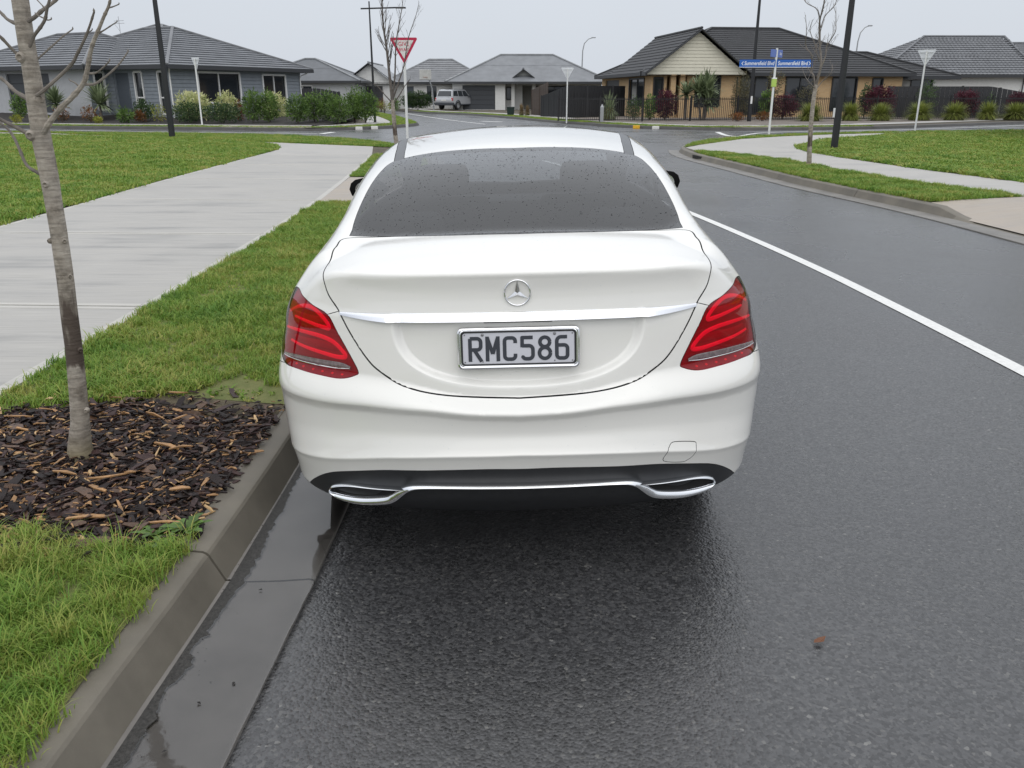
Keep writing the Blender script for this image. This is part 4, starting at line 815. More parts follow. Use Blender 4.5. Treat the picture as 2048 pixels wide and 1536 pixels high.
mb=MB(); mb.add([(-.24,-.24,0),(.24,-.24,0),(.24,.24,0),(-.24,.24,0),(-.28,-.3,.5),(.28,-.3,.5),(.28,.3,.55),(-.28,.3,.55)],[(0,1,5,4),(1,2,6,5),(2,3,7,6),(3,0,4,7),(4,5,6,7)]); mb.build('bin_body',mat('bin_green',(.015,.03,.03),rough=.5),bn); mb=MB(); mb.box((-.3,-.32,.53),(.3,.32,.58),bev=.015); mb.build('lid',mat('bin_green',(.015,.03,.03),rough=.5),bn)
hp=empty('basketball_hoop',(-7.35,80.5,.15)); tag(hp,'grey basketball hoop and backboard rising above the silver car','basketball hoop')
mb=MB(); mb.tube([(.2,0,0),(.1,0,1.8),(-.2,0,2.85)],.06,8); mb.build('pole',mat('hoop_grey',(.22,.23,.24),rough=.5),hp,True)
mb=MB(); mb.box((-1.0,-.12,2.65),(.05,-.08,3.5),bev=.01); mb.build('backboard',mat('backboard',(.46,.46,.44),rough=.5,noise=.2,nscale=3),hp)
mb=MB(); mb.tube([(-.47+.22*math.cos(t),-.35+.22*math.sin(t),2.85) for t in [2*math.pi*k/16 for k in range(16)]],.012,6,closed=True); mb.build('hoop_ring',mat('hoop_red',(.35,.12,.06),rough=.5),hp)
dr=MB(); dr.box((-.35,-.02,.02),(.35,.03,.10)); k=dr.build('drain_inlet',mat('drain_dark',(.015,.014,.013),rough=.9),None,loc=(4.80,22.3,0),rz=math.radians(96)); tag(k,'dark drain opening in the right kerb by the corner','drain')
# dead leaf on the road
lf=MB(); lf.add([(-.02,0,.006),(-.008,-.012,.012),(.012,-.009,.007),(.028,.002,.016),(.010,.011,.010),(-.009,.010,.007)],[(0,1,2,3,4,5)]); k=lf.build('fallen_leaf',mat('leaf_brown',(.16,.065,.03),rough=.6),None,loc=(.955,2.19,.004),rz=.4); tag(k,'single curled brown leaf lying on the wet asphalt','leaf')
for i,(x,y) in enumerate(((-.86,2.46),(-.80,1.98),(-.87,1.9),(-.895,1.72))):
    lf=MB(); lf.add([(-.007,0,.002),(0,-.004,.005),(.009,-.001,.003),(.003,.005,.006)],[(0,1,2,3)]); k=lf.build('leaf_scrap',mat('leaf_black',(.012,.010,.009),rough=.5),None,loc=(x,y,.016),rz=i*1.3); tag(k,['dark leaf scrap in the gutter near the kerb joint','dark leaf scrap in the middle of the gutter slab','small dark scrap in the gutter left of the middle scrap','dark leaf scrap at the edge of the gutter water'][i],'leaf','leaf scraps in the gutter')
# ================= silver estate car
def suv():
    o=empty('parked_car',(-6.30,81.6,.17),math.radians(-27)); tag(o,'silver off-road estate car parked on the driveway across the junction','car')
    sil=mat('silver_paint',(.50,.51,.53),rough=.3,metal=.35,coat=.7); dk=mat('suv_plastic',(.045,.05,.06),rough=.6); gl=mat('suv_glass',(.03,.035,.04),rough=.06,coat=.5)
    # profile in (y,z): rear at y=0
    lower=[(0,.50),(-.06,.60),(-.03,1.05),(.02,1.14),(3.4,1.10),(4.55,1.02),(4.80,.85),(4.85,.55),(4.7,.42),(.1,.42)]
    def extr(prof,hw,name,m,tum=None,bev=.05):
        bm=bmesh.new(); n=len(prof); L1=[bm.verts.new((-hw*(1 if tum is None else tum[i]),y,z)) for i,(y,z) in enumerate(prof)]; L2=[bm.verts.new((hw*(1 if tum is None else tum[i]),y,z)) for i,(y,z) in enumerate(prof)]
        bm.faces.new(L1); bm.faces.new(L2[::-1])
        for i in range(n): bm.faces.new((L1[i],L2[i],L2[(i+1)%n],L1[(i+1)%n])[::-1])
        bmesh.ops.recalc_face_normals(bm,faces=bm.faces[:])
        if bev: bmesh.ops.bevel(bm,geom=bm.edges[:],offset=bev,segments=2,affect='EDGES')
        me=bpy.data.meshes.new(name); bm.to_mesh(me); bm.free(); me.polygons.foreach_set('use_smooth',[True]*len(me.polygons)); me.set_sharp_from_angle(angle=math.radians(35)); return link(name,me,m,o)
    extr(lower,.93,'body',sil)
    cab=[(.02,1.12),(.30,1.74),(.5,1.80),(2.55,1.80),(2.8,1.74),(3.55,1.10)]
    extr(cab,.88,'cabin',sil,[1,.82,.80,.80,.82,.98],.04)
    xs=lambda z:.88*(1-(z-1.12)/.62*.18)+.004
    for s in (-1,1):
        for P in ([(.30,1.22),(.48,1.66),(1.15,1.68),(1.15,1.22)],[(1.25,1.20),(1.25,1.69),(2.0,1.69),(2.05,1.20)],[(2.15,1.20),(2.10,1.69),(2.62,1.68),(3.2,1.20)]):
            mb=MB(); mb.add([(s*xs(z),y,z) for y,z in P],[(0,1,2,3) if s<0 else (3,2,1,0)]); mb.build('window',gl,o)
    mb=MB(); mb.add([(-.76,.062-.012,1.20),(.76,.062-.012,1.20),(.66,.262-.012,1.66),(-.66,.262-.012,1.66)],[(0,1,2,3)]); mb.build('rear_window',gl,o)
    mb=MB(); mb.box((-.95,-.14,.40),(.95,.30,.66),bev=.05); mb.build('bumper',dk,o,True)
    mb=MB(); mb.box((-.95,.3,.40),(.95,4.75,.52),bev=.03); mb.build('sill',dk,o,True)
    for s in (-1,1):
        mb=MB(); mb.box((s*.93-.13 if s>0 else -.935,-.055,.80),(s*.93+.005 if s>0 else -.8,.12,1.06),bev=.02); mb.build('tail_lamp',mat('suv_lamp',(.42,.02,.03),rough=.25,coat=.5),o,True)
        mb=MB(); mb.box((s*.85-.06,-.06,.84),(s*.85+.06,-.056,.92)); mb.build('lamp_white',white,o)
        mb=MB(); mb.box((s*.72-.02,.6,1.82),(s*.72+.02,2.5,1.86),bev=.008); mb.build('roof_rail',dk,o,True)
        for yc in (.95,3.85):
            w=empty('wheel',(s*.84,yc,.37)); w.parent=o; rot=Matrix.Rotation(math.pi/2,4,'Y')
            mb=MB(); mb.lathe([(.22,-.12),(.35,-.11),(.37,-.06),(.37,.06),(.35,.11),(.22,.12)],24,rot); mb.build('tyre',rub_,w,True)
            mb=MB(); mb.lathe([(.24,.10*s),(.21,.12*s),(.16,.09*s),(0,.10*s)],20,rot)
            for k in range(5): mb.box((s*.095,-.035,.02),(s*.125,.035,.22),M=Matrix.Rotation(math.radians(72*k),4,'X'))
            mb.build('rim',mat('suv_alloy',(.5,.51,.52),rough=.35,metal=.7),w)
            mb=MB(); mb.tube([(s*.12,.46*math.cos(a),.46*math.sin(a)) for a in np.linspace(-.1,math.pi+.1,14)],.045,6); mb.build('arch_trim',dk,w,True)
    mb=MB(); mb.box((-.26,-.075,.80),(.26,-.06,.92)); mb.build('number_plate',swt,o)
    mb=MB(); mb.box((.9,2.95,1.12),(1.12,3.1,1.28),bev=.03); mb.build('door_mirror',dk,o,True)
rub_=mat('rubber_and_gap_shade',(.02,.02,.02),rough=.75)
suv()
# ================= bare trees
def bark_mat():
    m=bpy.data.materials.new('grey_bark'); m.use_nodes=True; t=m.node_tree; N=t.nodes; K=t.links.new; b=N['Principled BSDF']; b.inputs['Roughness'].default_value=.75
    tc_=N.new('ShaderNodeTexCoord'); P=tc_.outputs['Object']
    n1=N.new('ShaderNodeTexNoise'); n1.inputs['Scale'].default_value=14; n1.inputs['Detail'].default_value=7; n1.inputs['Roughness'].default_value=.7; K(P,n1.inputs['Vector'])
    mp=N.new('ShaderNodeMapping'); mp.inputs['Scale'].default_value=(14,14,95); K(P,mp.inputs[0]); n2=N.new('ShaderNodeTexNoise'); n2.inputs['Scale'].default_value=1; n2.inputs['Detail'].default_value=4; K(mp.outputs[0],n2.inputs['Vector'])
    cr=N.new('ShaderNodeValToRGB'); e=cr.color_ramp.elements; e[0].position=.30; e[0].color=(.13,.108,.083,1); e[1].position=.72; e[1].color=(.43,.39,.335,1); x=cr.color_ramp.elements.new(.5); x.color=(.30,.265,.222,1); K(n1.outputs[0],cr.inputs[0])
    mx=N.new('ShaderNodeMix'); mx.data_type='RGBA'; mx.blend_type='MULTIPLY'; mx.inputs['Factor'].default_value=.6; K(cr.outputs[0],mx.inputs['A']); r=N.new('ShaderNodeMapRange'); r.inputs['From Min'].default_value=.3; r.inputs['From Max'].default_value=.6; r.inputs['To Min'].default_value=.45; r.inputs['To Max'].default_value=1.1; K(n2.outputs[0],r.inputs['Value']); K(r.outputs[0],mx.inputs['B'])
    # wet stains on the lower trunk and moss at the foot (marks of their own)
    sp=N.new('ShaderNodeSeparateXYZ'); K(P,sp.inputs[0]); mp3=N.new('ShaderNodeMapping'); mp3.inputs['Scale'].default_value=(30,30,7); K(P,mp3.inputs[0]); n3=N.new('ShaderNodeTexNoise'); n3.inputs['Scale'].default_value=1; n3.inputs['Detail'].default_value=5; K(mp3.outputs[0],n3.inputs['Vector'])
    zc=N.new('ShaderNodeValToRGB'); zz=zc.color_ramp.elements; zz[0].position=.36; zz[0].color=(0,0,0,1); zz[1].position=.44; zz[1].color=(1,1,1,1); q=zc.color_ramp.elements.new(.62); q.color=(.92,.92,.92,1); q=zc.color_ramp.elements.new(.86); q.color=(.30,.30,.30,1); q=zc.color_ramp.elements.new(.98); q.color=(0,0,0,1); K(sp.outputs['Z'],zc.inputs[0])
    ml=N.new('ShaderNodeMath'); ml.operation='MULTIPLY_ADD'; K(n3.outputs[0],ml.inputs[0]); ml.inputs[1].default_value=1.5; ml.inputs[2].default_value=-.86; a2=N.new('ShaderNodeMath'); a2.operation='ADD'; K(ml.outputs[0],a2.inputs[0]); K(zc.outputs[0],a2.inputs[1]); r2=N.new('ShaderNodeMapRange'); r2.inputs['From Min'].default_value=.45; r2.inputs['From Max'].default_value=.75; K(a2.outputs[0],r2.inputs['Value'])
    m2=N.new('ShaderNodeMix'); m2.data_type='RGBA'; K(r2.outputs[0],m2.inputs['Factor']); K(mx.outputs['Result'],m2.inputs['A']); m2.inputs['B'].default_value=(.075,.056,.044,1)
    ms=N.new('ShaderNodeMapRange'); ms.inputs['From Min'].default_value=.12; ms.inputs['From Max'].default_value=.03; K(sp.outputs['Z'],ms.inputs['Value']); mm=N.new('ShaderNodeMath'); mm.operation='MULTIPLY'; K(ms.outputs[0],mm.inputs[0]); K(n1.outputs[0],mm.inputs[1]); m3=N.new('ShaderNodeMix'); m3.data_type='RGBA'; K(mm.outputs[0],m3.inputs['Factor']); K(m2.outputs['Result'],m3.inputs['A']); m3.inputs['B'].default_value=(.16,.125,.03,1)
    K(m3.outputs['Result'],b.inputs['Base Color']); bp=N.new('ShaderNodeBump'); bp.inputs['Strength'].default_value=.7; bp.inputs['Distance'].default_value=.006; ad=N.new('ShaderNodeMath'); K(n1.outputs[0],ad.inputs[0]); K(n2.outputs[0],ad.inputs[1]); K(ad.outputs[0],bp.inputs['Height']); K(bp.outputs[0],b.inputs['Normal']); return m
BARK=bark_mat(); TWIG=mat('twig_bark',(.17,.15,.13),rough=.8,noise=.35,nscale=12,bump=.4,bscale=60); TWIGD=mat('twig_dark',(.105,.09,.08),rough=.8,noise=.3,nscale=12)
def spl3(P,n): return [tuple(p) for p in catmull(P,n)]
tr=empty('bare_tree',(-1.865,3.31,.13)); tag(tr,'young bare tree with grey speckled trunk standing in the bark mulch','tree')
TK=[(-1.865,.11),(-1.865,.16),(-1.858,.212),(-1.842,.30),(-1.833,.396),(-1.817,.573),(-1.808,.745),(-1.796,.951),(-1.791,1.091),(-1.79,1.227),(-1.789,1.341),(-1.792,1.452),(-1.79,1.561),(-1.786,1.702),(-1.785,1.805),(-1.781,1.939),(-1.774,2.07),(-1.768,2.3),(-1.77,2.6),(-1.75,3.0),(-1.76,3.5),(-1.74,4.1)]
TR=[.060,.055,.048,.040,.0375,.035,.0345,.034,.0335,.0335,.035,.0365,.034,.032,.031,.030,.028,.027,.023,.018,.012,.005]
mb=MB(); cc=catmull([(x+1.865,0,z-.13) for x,z in TK],5); rr=np.interp(np.linspace(0,len(TR)-1,len(cc)),range(len(TR)),TR)*.95
vs=[];n=28
for i,(p,r0) in enumerate(zip(cc,rr)):
    for k in range(n):
        a=2*math.pi*k/n; q=r0*(1+.05*mn.noise((math.cos(a)*1.5,math.sin(a)*1.5,p[2]*6))+.02*mn.noise((math.cos(a)*4,math.sin(a)*4,p[2]*30))); vs.append((p[0]+q*math.cos(a),p[1]+q*math.sin(a),p[2]))
mb.add(vs,[(i*n+k,i*n+(k+1)%n,i*n+n+(k+1)%n,i*n+n+k) for i in range(len(cc)-1) for k in range(n)])
# knots and branch collars
for x,z,sx,rk in ((-1.772,1.07,1,.010),(-1.818,1.07,-1,.010),(-1.774,.93,1,.008),(-1.79,1.29,0,.013),(-1.785,.62,1,.010),(-1.775,1.60,1,.02),(-1.80,1.745,0,.017),(-1.815,1.47,0,.018),(-1.79,.36,0,.010)):
    mb.lathe([(rk*1.25,-.006),(rk,.006),(rk*.62,.010),(rk*.35,.004),(0,.003)],10,Matrix.Translation((x+1.865+sx*.004,-.030 if sx==0 else -.014,z-.13))@Matrix.Rotation(math.radians(90),4,'X')@Matrix.Rotation(math.radians(40*sx),4,'Y'))
mb.build('trunk',BARK,tr,True)
BRN=[([(-1.79,1.858),(-1.744,1.877),(-1.707,1.906),(-1.661,1.939),(-1.58,2.01),(-1.50,2.12)],0.0084,0.0042,.05),([(-1.795,1.755),(-1.767,1.782),(-1.741,1.816),(-1.707,1.845),(-1.679,1.872),(-1.661,1.903),(-1.638,1.939),(-1.60,2.02),(-1.57,2.14)],0.0071,0.0038,-.08),([(-1.79,1.72),(-1.764,1.736),(-1.706,1.787),(-1.674,1.822),(-1.649,1.848)],0.0038,0.0024,.1),
([(-1.81,1.59),(-1.776,1.610),(-1.721,1.641),(-1.614,1.717),(-1.576,1.755),(-1.537,1.798),(-1.501,1.843),(-1.468,1.890)],0.0080,0.0035,-.1),([(-1.80,1.45),(-1.775,1.476),(-1.737,1.518),(-1.681,1.569),(-1.627,1.608),(-1.572,1.657),(-1.544,1.706),(-1.521,1.755),(-1.498,1.792),(-1.470,1.827),(-1.433,1.877),(-1.406,1.908),(-1.387,1.939),(-1.36,2.0),(-1.34,2.08)],0.0122,0.0029,-.16),
([(-1.59,1.641),(-1.607,1.657),(-1.625,1.666)],0.0034,0.0021,0),([(-1.575,1.652),(-1.538,1.652),(-1.5,1.674),(-1.466,1.701),(-1.439,1.728),(-1.41,1.765)],0.0050,0.0025,.04),([(-1.555,1.690),(-1.514,1.690),(-1.47,1.712),(-1.439,1.731)],0.0038,0.0024,-.05),([(-1.477,1.818),(-1.452,1.832),(-1.429,1.848),(-1.41,1.862)],0.0029,0.0018,.03),([(-1.407,1.902),(-1.389,1.907),(-1.37,1.914)],0.0025,0.0017,0),([(-1.679,1.872),(-1.668,1.869),(-1.656,1.872)],0.0025,0.0021,0),([(-1.681,1.874),(-1.697,1.882),(-1.711,1.890)],0.0025,0.0017,0),([(-1.665,1.903),(-1.679,1.921),(-1.691,1.935)],0.0025,0.0017,0),([(-1.537,1.803),(-1.519,1.822),(-1.50,1.835)],0.0025,0.0017,0),
([(-1.79,1.855),(-1.833,1.872),(-1.862,1.898),(-1.93,1.97)],0.0067,0.0042,.03),([(-1.795,1.735),(-1.819,1.766),(-1.844,1.814),(-1.871,1.851),(-1.92,1.93)],0.0063,0.0042,-.12),([(-1.80,1.595),(-1.853,1.624),(-1.883,1.649),(-1.913,1.671),(-2.02,1.75)],0.0084,0.0050,.05),([(-1.80,1.455),(-1.849,1.490),(-1.885,1.518),(-1.932,1.551),(-2.05,1.60)],0.0080,0.0050,-.10),([(-1.81,1.325),(-1.863,1.357),(-1.887,1.415),(-1.908,1.461),(-1.942,1.50),(-2.03,1.56)],0.0063,0.0042,.06)]
BUILT=[]
for bi,(P,a,b,dy) in enumerate(BRN):
    y00=-.012
    if 5<=bi<=13: y00=min(BUILT,key=lambda q:(q[0]-P[0][0])**2+(q[1]-P[0][1])**2)[2]
    c=spl3([(x+1.865,y00+dy*(i/(len(P)-1))**1.3,z-.13) for i,(x,z) in enumerate(P)],5); N_=len(c); mb=MB(); BUILT+=[(p[0]-1.865,p[2]+.13,p[1]) for p in c]; rd=[(a+(b-a)*i/(N_-1))*(1+(.22 if i%6==3 else 0))*(1+.5*max(0,1-i/2.5)*(a>.006)) for i in range(N_)]; mb.tube(c,rd,8); 
    tip=Vector(c[-1]); mb.lathe([(b,0),(b*1.25,b*1.5),(0,b*4)],6,Matrix.Translation(tip)); mb.build('branch',BARK if a>.012 else TWIG,tr,True)
def twiggy(root,base,name,r0,r1,seed,nt,mt,lo=.25,up=.75,tl=(.25,.6),out=None):
    """a limb along base with side twigs, all one branch"""
    r=random.Random(seed); c=spl3(base,5); N_=len(c); mb=MB(); mb.tube(c,[r0+(r1-r0)*i/(N_-1) for i in range(N_)],6)
    for k in range(nt):
        f=lo+(1-lo)*(k+r.random()*.6)/nt; i=min(N_-2,int(f*(N_-1))); p=Vector(c[i]); t=(Vector(c[i+1])-p).normalized(); a=r.random()*6.283; s=Vector((math.cos(a),math.sin(a)*.8,0)); d=(t*up+s*(.9-up*.3)+Vector((0,0,.25))).normalized(); l=r.uniform(*tl)*(1.15-f*.6); rr0=max(.0038,(r0+(r1-r0)*f)*.42)
        q=[p]; 
        for j in range(4): d=(d+Vector((r.gauss(0,.12),r.gauss(0,.12),.10))).normalized(); q.append(q[-1]+d*l/4)
        mb.tube(q,[rr0,rr0*.85,rr0*.7,rr0*.55,rr0*.4],5)
        for j in (2,3):
            if r.random()<.65:
                d2=(d+Vector((r.gauss(0,.5),r.gauss(0,.5),.1))).normalized(); l2=l*r.uniform(.25,.5); mb.tube([q[j],q[j]+d2*l2*.5,q[j]+d2*l2+Vector((0,0,l2*.15))],[rr0*.5,rr0*.42,rr0*.3],4)
    return mb.build(name,mt,root,True)
def rel(P,o): return [(x-o[0],y-o[1],z-o[2]) for x,y,z in P]
O2=(-3.10,23.5,.13); t2=empty('bare_tree',O2); tag(t2,'slender bare street tree with many twigs in front of the give way sign','tree')
y2=23.5
TK2=[(-3.08,y2,.05),(-3.12,y2,.272),(-3.157,y2,.623),(-3.175,y2,1.1),(-3.19,y2,1.454)]
mb=MB(); mb.tube(spl3(rel(TK2,O2),5),[.066-.016*i/20 for i in range(21)],10); mb.build('trunk',BARK,t2,True)
twiggy(t2,rel([(-3.19,y2,1.43),(-3.236,y2,2.079),(-3.295,y2+.1,2.753),(-3.349,y2+.1,3.235),(-3.36,y2+.1,3.71),(-3.32,y2,4.353),(-3.35,y2,4.9)],O2),'branch',.042,.006,1,40,TWIGD,.22,.8,(.3,.75))
twiggy(t2,rel([(-3.18,y2,1.5),(-3.09,y2,2.1),(-3.02,y2-.1,2.814),(-2.902,y2-.1,3.355),(-2.805,y2-.1,3.793),(-2.735,y2-.2,4.237)],O2),'branch',.026,.004,2,20,TWIGD,.3,.8,(.25,.55))
twiggy(t2,rel([(-3.186,y2,1.43),(-3.02,y2+.1,1.891),(-2.869,y2+.2,2.323),(-2.724,y2+.2,2.989),(-2.522,y2+.3,3.525),(-2.418,y2+.3,3.877)],O2),'branch',.022,.004,3,16,TWIGD,.3,.75,(.2,.5))
twiggy(t2,rel([(-3.15,y2,1.33),(-3.365,y2-.1,1.58),(-3.527,y2-.1,1.767),(-3.66,y2-.1,1.86)],O2),'branch',.018,.006,4,5,TWIGD,.4,.7,(.1,.25))
twiggy(t2,rel([(-3.162,y2,1.36),(-2.993,y2,1.58),(-2.822,y2,1.831),(-2.683,y2,1.981)],O2),'branch',.018,.006,5,5,TWIGD,.4,.7,(.1,.25))
O3=(6.40,18.55,.13); t3=empty('bare_tree',O3); tag(t3,'slender bare street tree on the right grass berm','tree'); y3=18.55
mb=MB(); mb.tube(spl3(rel([(6.40,y3,.05),(6.398,y3,.25),(6.38,y3,.474),(6.351,y3,.986),(6.345,y3,1.489),(6.362,y3,1.80)],O3),5),[.058-.016*i/25 for i in range(26)],10); mb.build('trunk',BARK,t3,True)
for i,(P,r0,nt) in enumerate((([(6.352,1.70),(6.30,1.95),(6.264,2.08),(6.191,2.351),(6.085,2.543),(5.999,2.848),(5.987,3.13)],.022,12),([(6.358,1.75),(6.377,2.177),(6.357,2.515),(6.33,2.989),(6.32,3.4),(6.30,3.9),(6.31,4.4)],.030,22),([(6.357,2.515),(6.32,2.989),(6.169,3.224),(5.97,3.363),(5.86,3.6)],.014,7),([(6.37,1.95),(6.463,2.322),(6.519,2.543),(6.589,2.801),(6.627,2.989),(6.63,3.3)],.018,12),([(6.33,2.9),(6.435,3.13),(6.544,3.317),(6.60,3.6)],.012,6),([(6.366,2.25),(6.248,2.562),(6.153,2.848),(6.12,3.036)],.012,7),([(6.36,1.72),(6.22,1.80),(6.12,1.95),(6.06,2.15)],.010,5),([(6.36,1.68),(6.5,1.85),(6.6,2.02),(6.66,2.2)],.012,5))):
    twiggy(t3,rel([(x,y3+(.12*((j*7+i*3)%5-2)/2 if j else 0),z) for j,(x,z) in enumerate(P)],O3),'branch',r0,.004,10+i,nt,TWIG,.2,.75,(.18,.42))
# ================= shrubs
def leafs(mb,cols,n,ctr,rad,l,w,r,shape='ball',hollow=.45,upb=.3,tint=(.0,1.0)):
    """scatter folded leaves through an uneven crown"""
    sd=r.random()*90
    for _ in range(n):
        while True:
            d=Vector((r.gauss(0,1),r.gauss(0,1),r.gauss(0,1))).normalized(); f=r.random()**.5; lump=1+.32*mn.noise((d.x*2.2+sd,d.y*2.2,d.z*2.2))+.18*mn.noise((d.x*5+sd,d.y*5,d.z*5))
            if f>hollow*r.random(): break
        p=Vector((d.x*rad[0]*f*lump,d.y*rad[1]*f*lump,d.z*rad[2]*f*lump))
        if shape=='dome' and p.z<-rad[2]*.85: p.z*=.5
        p+=Vector(ctr); ax=(d*.7+Vector((r.gauss(0,.6),r.gauss(0,.6),r.gauss(0,.5)+upb))).normalized(); s=ax.cross(Vector((r.gauss(0,1),r.gauss(0,1),r.gauss(0,1)))).normalized(); nn=ax.cross(s); ll=l*r.uniform(.6,1.25); ww=w*r.uniform(.7,1.2)
        tv=min(1,max(0,tint[0]+(tint[1]-tint[0])*(.5+.9*mn.noise((p.x*3.3+sd,p.y*3.3,p.z*3.3)))+r.gauss(0,.16))); k=len(mb.v)
        mb.add([p,p+ax*ll*.45+s*ww/2+nn*ww*.15,p+ax*ll,p+ax*ll*.45-s*ww/2+nn*ww*.15],[(0,1,2),(0,2,3)]); cols+=[(tv,tv,tv,1)]*4
def shrub(name,x,y,z,w,h,d,label,cat,m,n,l,lw,seed,group,stems=3,low=.0,tint=(0,1),extra=None):
    o=empty(name,(x,y,z)); tag(o,label,cat,group); r=random.Random(seed); mb=MB(); cols=[]
    leafs(mb,cols,n,(0,0,h*(.52+low)),(w/2*.92,d/2*.92,h*(.52-low*.8)*.95),l,lw,r,'dome',tint=tint)
    mb.col=cols; mb.build('foliage',m,o)
    sm=MB()
    for k in range(stems):
        a=r.random()*6.283; q=[(r.uniform(-.05,.05),r.uniform(-.05,.05),-.05),(math.cos(a)*w*.12,math.sin(a)*w*.12,h*.35),(math.cos(a)*w*.25,math.sin(a)*w*.25,h*.75)]; sm.tube(q,[.022,.016,.008],5)
    sm.build('stem',TWIGD,o,True); return o
def blades(mb,cols,n,r0,L_,w,r,spread=1.0,droop=.9,z0=0.0,c=(0,0,0),seg=5,elmin=.2):
    for i in range(n):
        a=r.random()*6.283; el=elmin+(1.5-elmin)*r.random()**(.8/spread); dx,dy=math.cos(a),math.sin(a); l=L_*r.uniform(.7,1.1); p=Vector((c[0]+dx*r0*r.random(),c[1]+dy*r0*r.random(),c[2]+z0)); d=Vector((dx*math.cos(el),dy*math.cos(el),math.sin(el))); s=Vector((-dy,dx,0)); tv=min(1,max(0,r.gauss(.5,.25))); vs=[]
        for j in range(seg+1):
            f=j/seg; ww=w*(1-f**2.2)*(.6+.4*min(1,f*4)); vs+= [p-s*ww/2,p+s*ww/2]; 
            d=(d+Vector((dx*.25,dy*.25,-droop))*(1/seg)*f*1.6).normalized(); p=p+d*l/seg
        mb.add(vs,[(2*j,2*j+1,2*j+3,2*j+2) for j in range(seg)]); cols+=[(tv,tv,tv,1)]*len(vs)
def tussock(x,y,z,w,h,label,group,m,seed,n=1000):
    """a mound of fine arching blades radiating to a dome"""
    o=empty('tussock',(x,y,z)); tag(o,label,'ornamental grass',group); r=random.Random(seed); mb=MB(); cols=[]
    for i in range(n):
        a=r.random()*6.283; el=math.asin(min(1,max(-.02,r.random()*1.04-.03))); R=r.uniform(.78,1.06)*(1+.22*math.sin(2*max(0,el)))*(1+.10*mn.noise((math.cos(a)*2+seed,math.sin(a)*2,el*2))); d=Vector((math.cos(a)*math.cos(el)*w/2,math.sin(a)*math.cos(el)*w/2,math.sin(el)*h*.92)); s=Vector((-math.sin(a),math.cos(a),0)); vs=[]; tv=min(1,max(0,r.gauss(.5,.25))); ww=.026*r.uniform(.7,1.3)
        for j in range(5):
            f=.15+.85*j/4; p=d*f*R+Vector((0,0,.10*h*(1-f)+.16*h*math.sin(f*math.pi)*math.cos(el)-.05*h*f**3*math.cos(el)*r.uniform(.5,1.2))); p.z=max(.01,p.z); wd=ww*(1-.85*f**3); vs+=[p-s*wd/2,p+s*wd/2]
        mb.add(vs,[(2*j,2*j+1,2*j+3,2*j+2) for j in range(4)]); cols+=[(tv,tv,tv,1)]*len(vs)
    mb.col=cols; mb.build('blades',m,o); q=MB(); q.lathe([(0,.5*h),(w*.2,.38*h),(w*.3,.0)],12); q.build('clump_base',mat('tussock_base',(.06,.06,.02),rough=.9),o,True); return o
def palm(name,x,y,z,h,R_,label,m,seed,n=90,w=.05,heads=1,trunk=.6,group='sword leaved palms'):
    o=empty(name,(x,y,z)); tag(o,label,'palm',group); r=random.Random(seed)
    for k in range(heads):
        cx,cy=(r.uniform(-.4,.4),r.uniform(-.3,.3)) if heads>1 else (0,0); ch=trunk*r.uniform(.6,1.25) if heads>1 else trunk; mb=MB(); mb.tube([(cx*.3,cy*.3,-.05),(cx*.7,cy*.7,ch*.5),(cx,cy,ch)],[.08,.065,.06],8); mb.build('trunk',TWIG,o,True)
        mb=MB(); cols=[]; blades(mb,cols,n,.05,R_,w,r,.95,.75,ch,(cx,cy,0),5,-.35); mb.col=cols; mb.build('crown',m,o)
    return o
G1=leaf_mat('leaf_green',(.04,.085,.02),(.19,.30,.07)); G2=leaf_mat('leaf_dark',(.022,.05,.018),(.085,.14,.045)); G3=leaf_mat('leaf_cream',(.30,.36,.12),(.70,.68,.38)); G4=leaf_mat('leaf_rust',(.075,.05,.015),(.27,.10,.03)); G5=leaf_mat('leaf_plum',(.03,.008,.013),(.14,.03,.05)); G6=leaf_mat('tussock_green',(.09,.13,.025),(.34,.37,.09)); G7=leaf_mat('palm_green',(.07,.10,.045),(.33,.39,.22)); G8=leaf_mat('leaf_lime',(.10,.14,.02),(.36,.36,.06)); G9=leaf_mat('dry_grass',(.12,.09,.05),(.34,.25,.14)); G10=leaf_mat('leaf_olive',(.05,.055,.03),(.17,.15,.08))
bedz=lambda y:.15+.45*sstep(44.5,49.5,y)
# left garden bed (ground)
mulch2=mat('bed_mulch',(.03,.026,.024),rough=.95,noise=.4,nscale=6,coords='World')
def terrain(name,P,zf,m,step=1.0):
    bm=bmesh.new(); f=bm.faces.new([bm.verts.new((x,y,0)) for x,y in P]); bmesh.ops.triangulate(bm,faces=[f])
    for ax in (0,1):
        lo,hi=min(p[ax] for p in P),max(p[ax] for p in P); n=min(60,int((hi-lo)/step))
        for i in range(1,n): c=lo+(hi-lo)*i/n; bmesh.ops.bisect_plane(bm,geom=bm.verts[:]+bm.edges[:]+bm.faces[:],plane_co=(c,0,0) if ax==0 else (0,c,0),plane_no=(1,0,0) if ax==0 else (0,1,0))
    bm.normal_update()
    for f in bm.faces:
        if f.normal.z<0: f.normal_flip()
    for v in bm.verts: v.co.z=zf(v.co.x,v.co.y)+.02*mn.noise((v.co.x*.9,v.co.y*.9,1))
    me=bpy.data.meshes.new(name); bm.to_mesh(me); bm.free(); me.polygons.foreach_set('use_smooth',[True]*len(me.polygons)); o=link(name,me,m); o['kind']='structure'; return o
KY=lambda x: float(np.interp(x,[-60,-25.4,-17.2,-10.7,-5],[52.6,43.2,41.4,40.0,40.0]))
inner=[p for p in offs(KFLs,2.9) if -58<p[0]<-9.2 and p[1]<60 and p[1]>KY(p[0])+2.2]
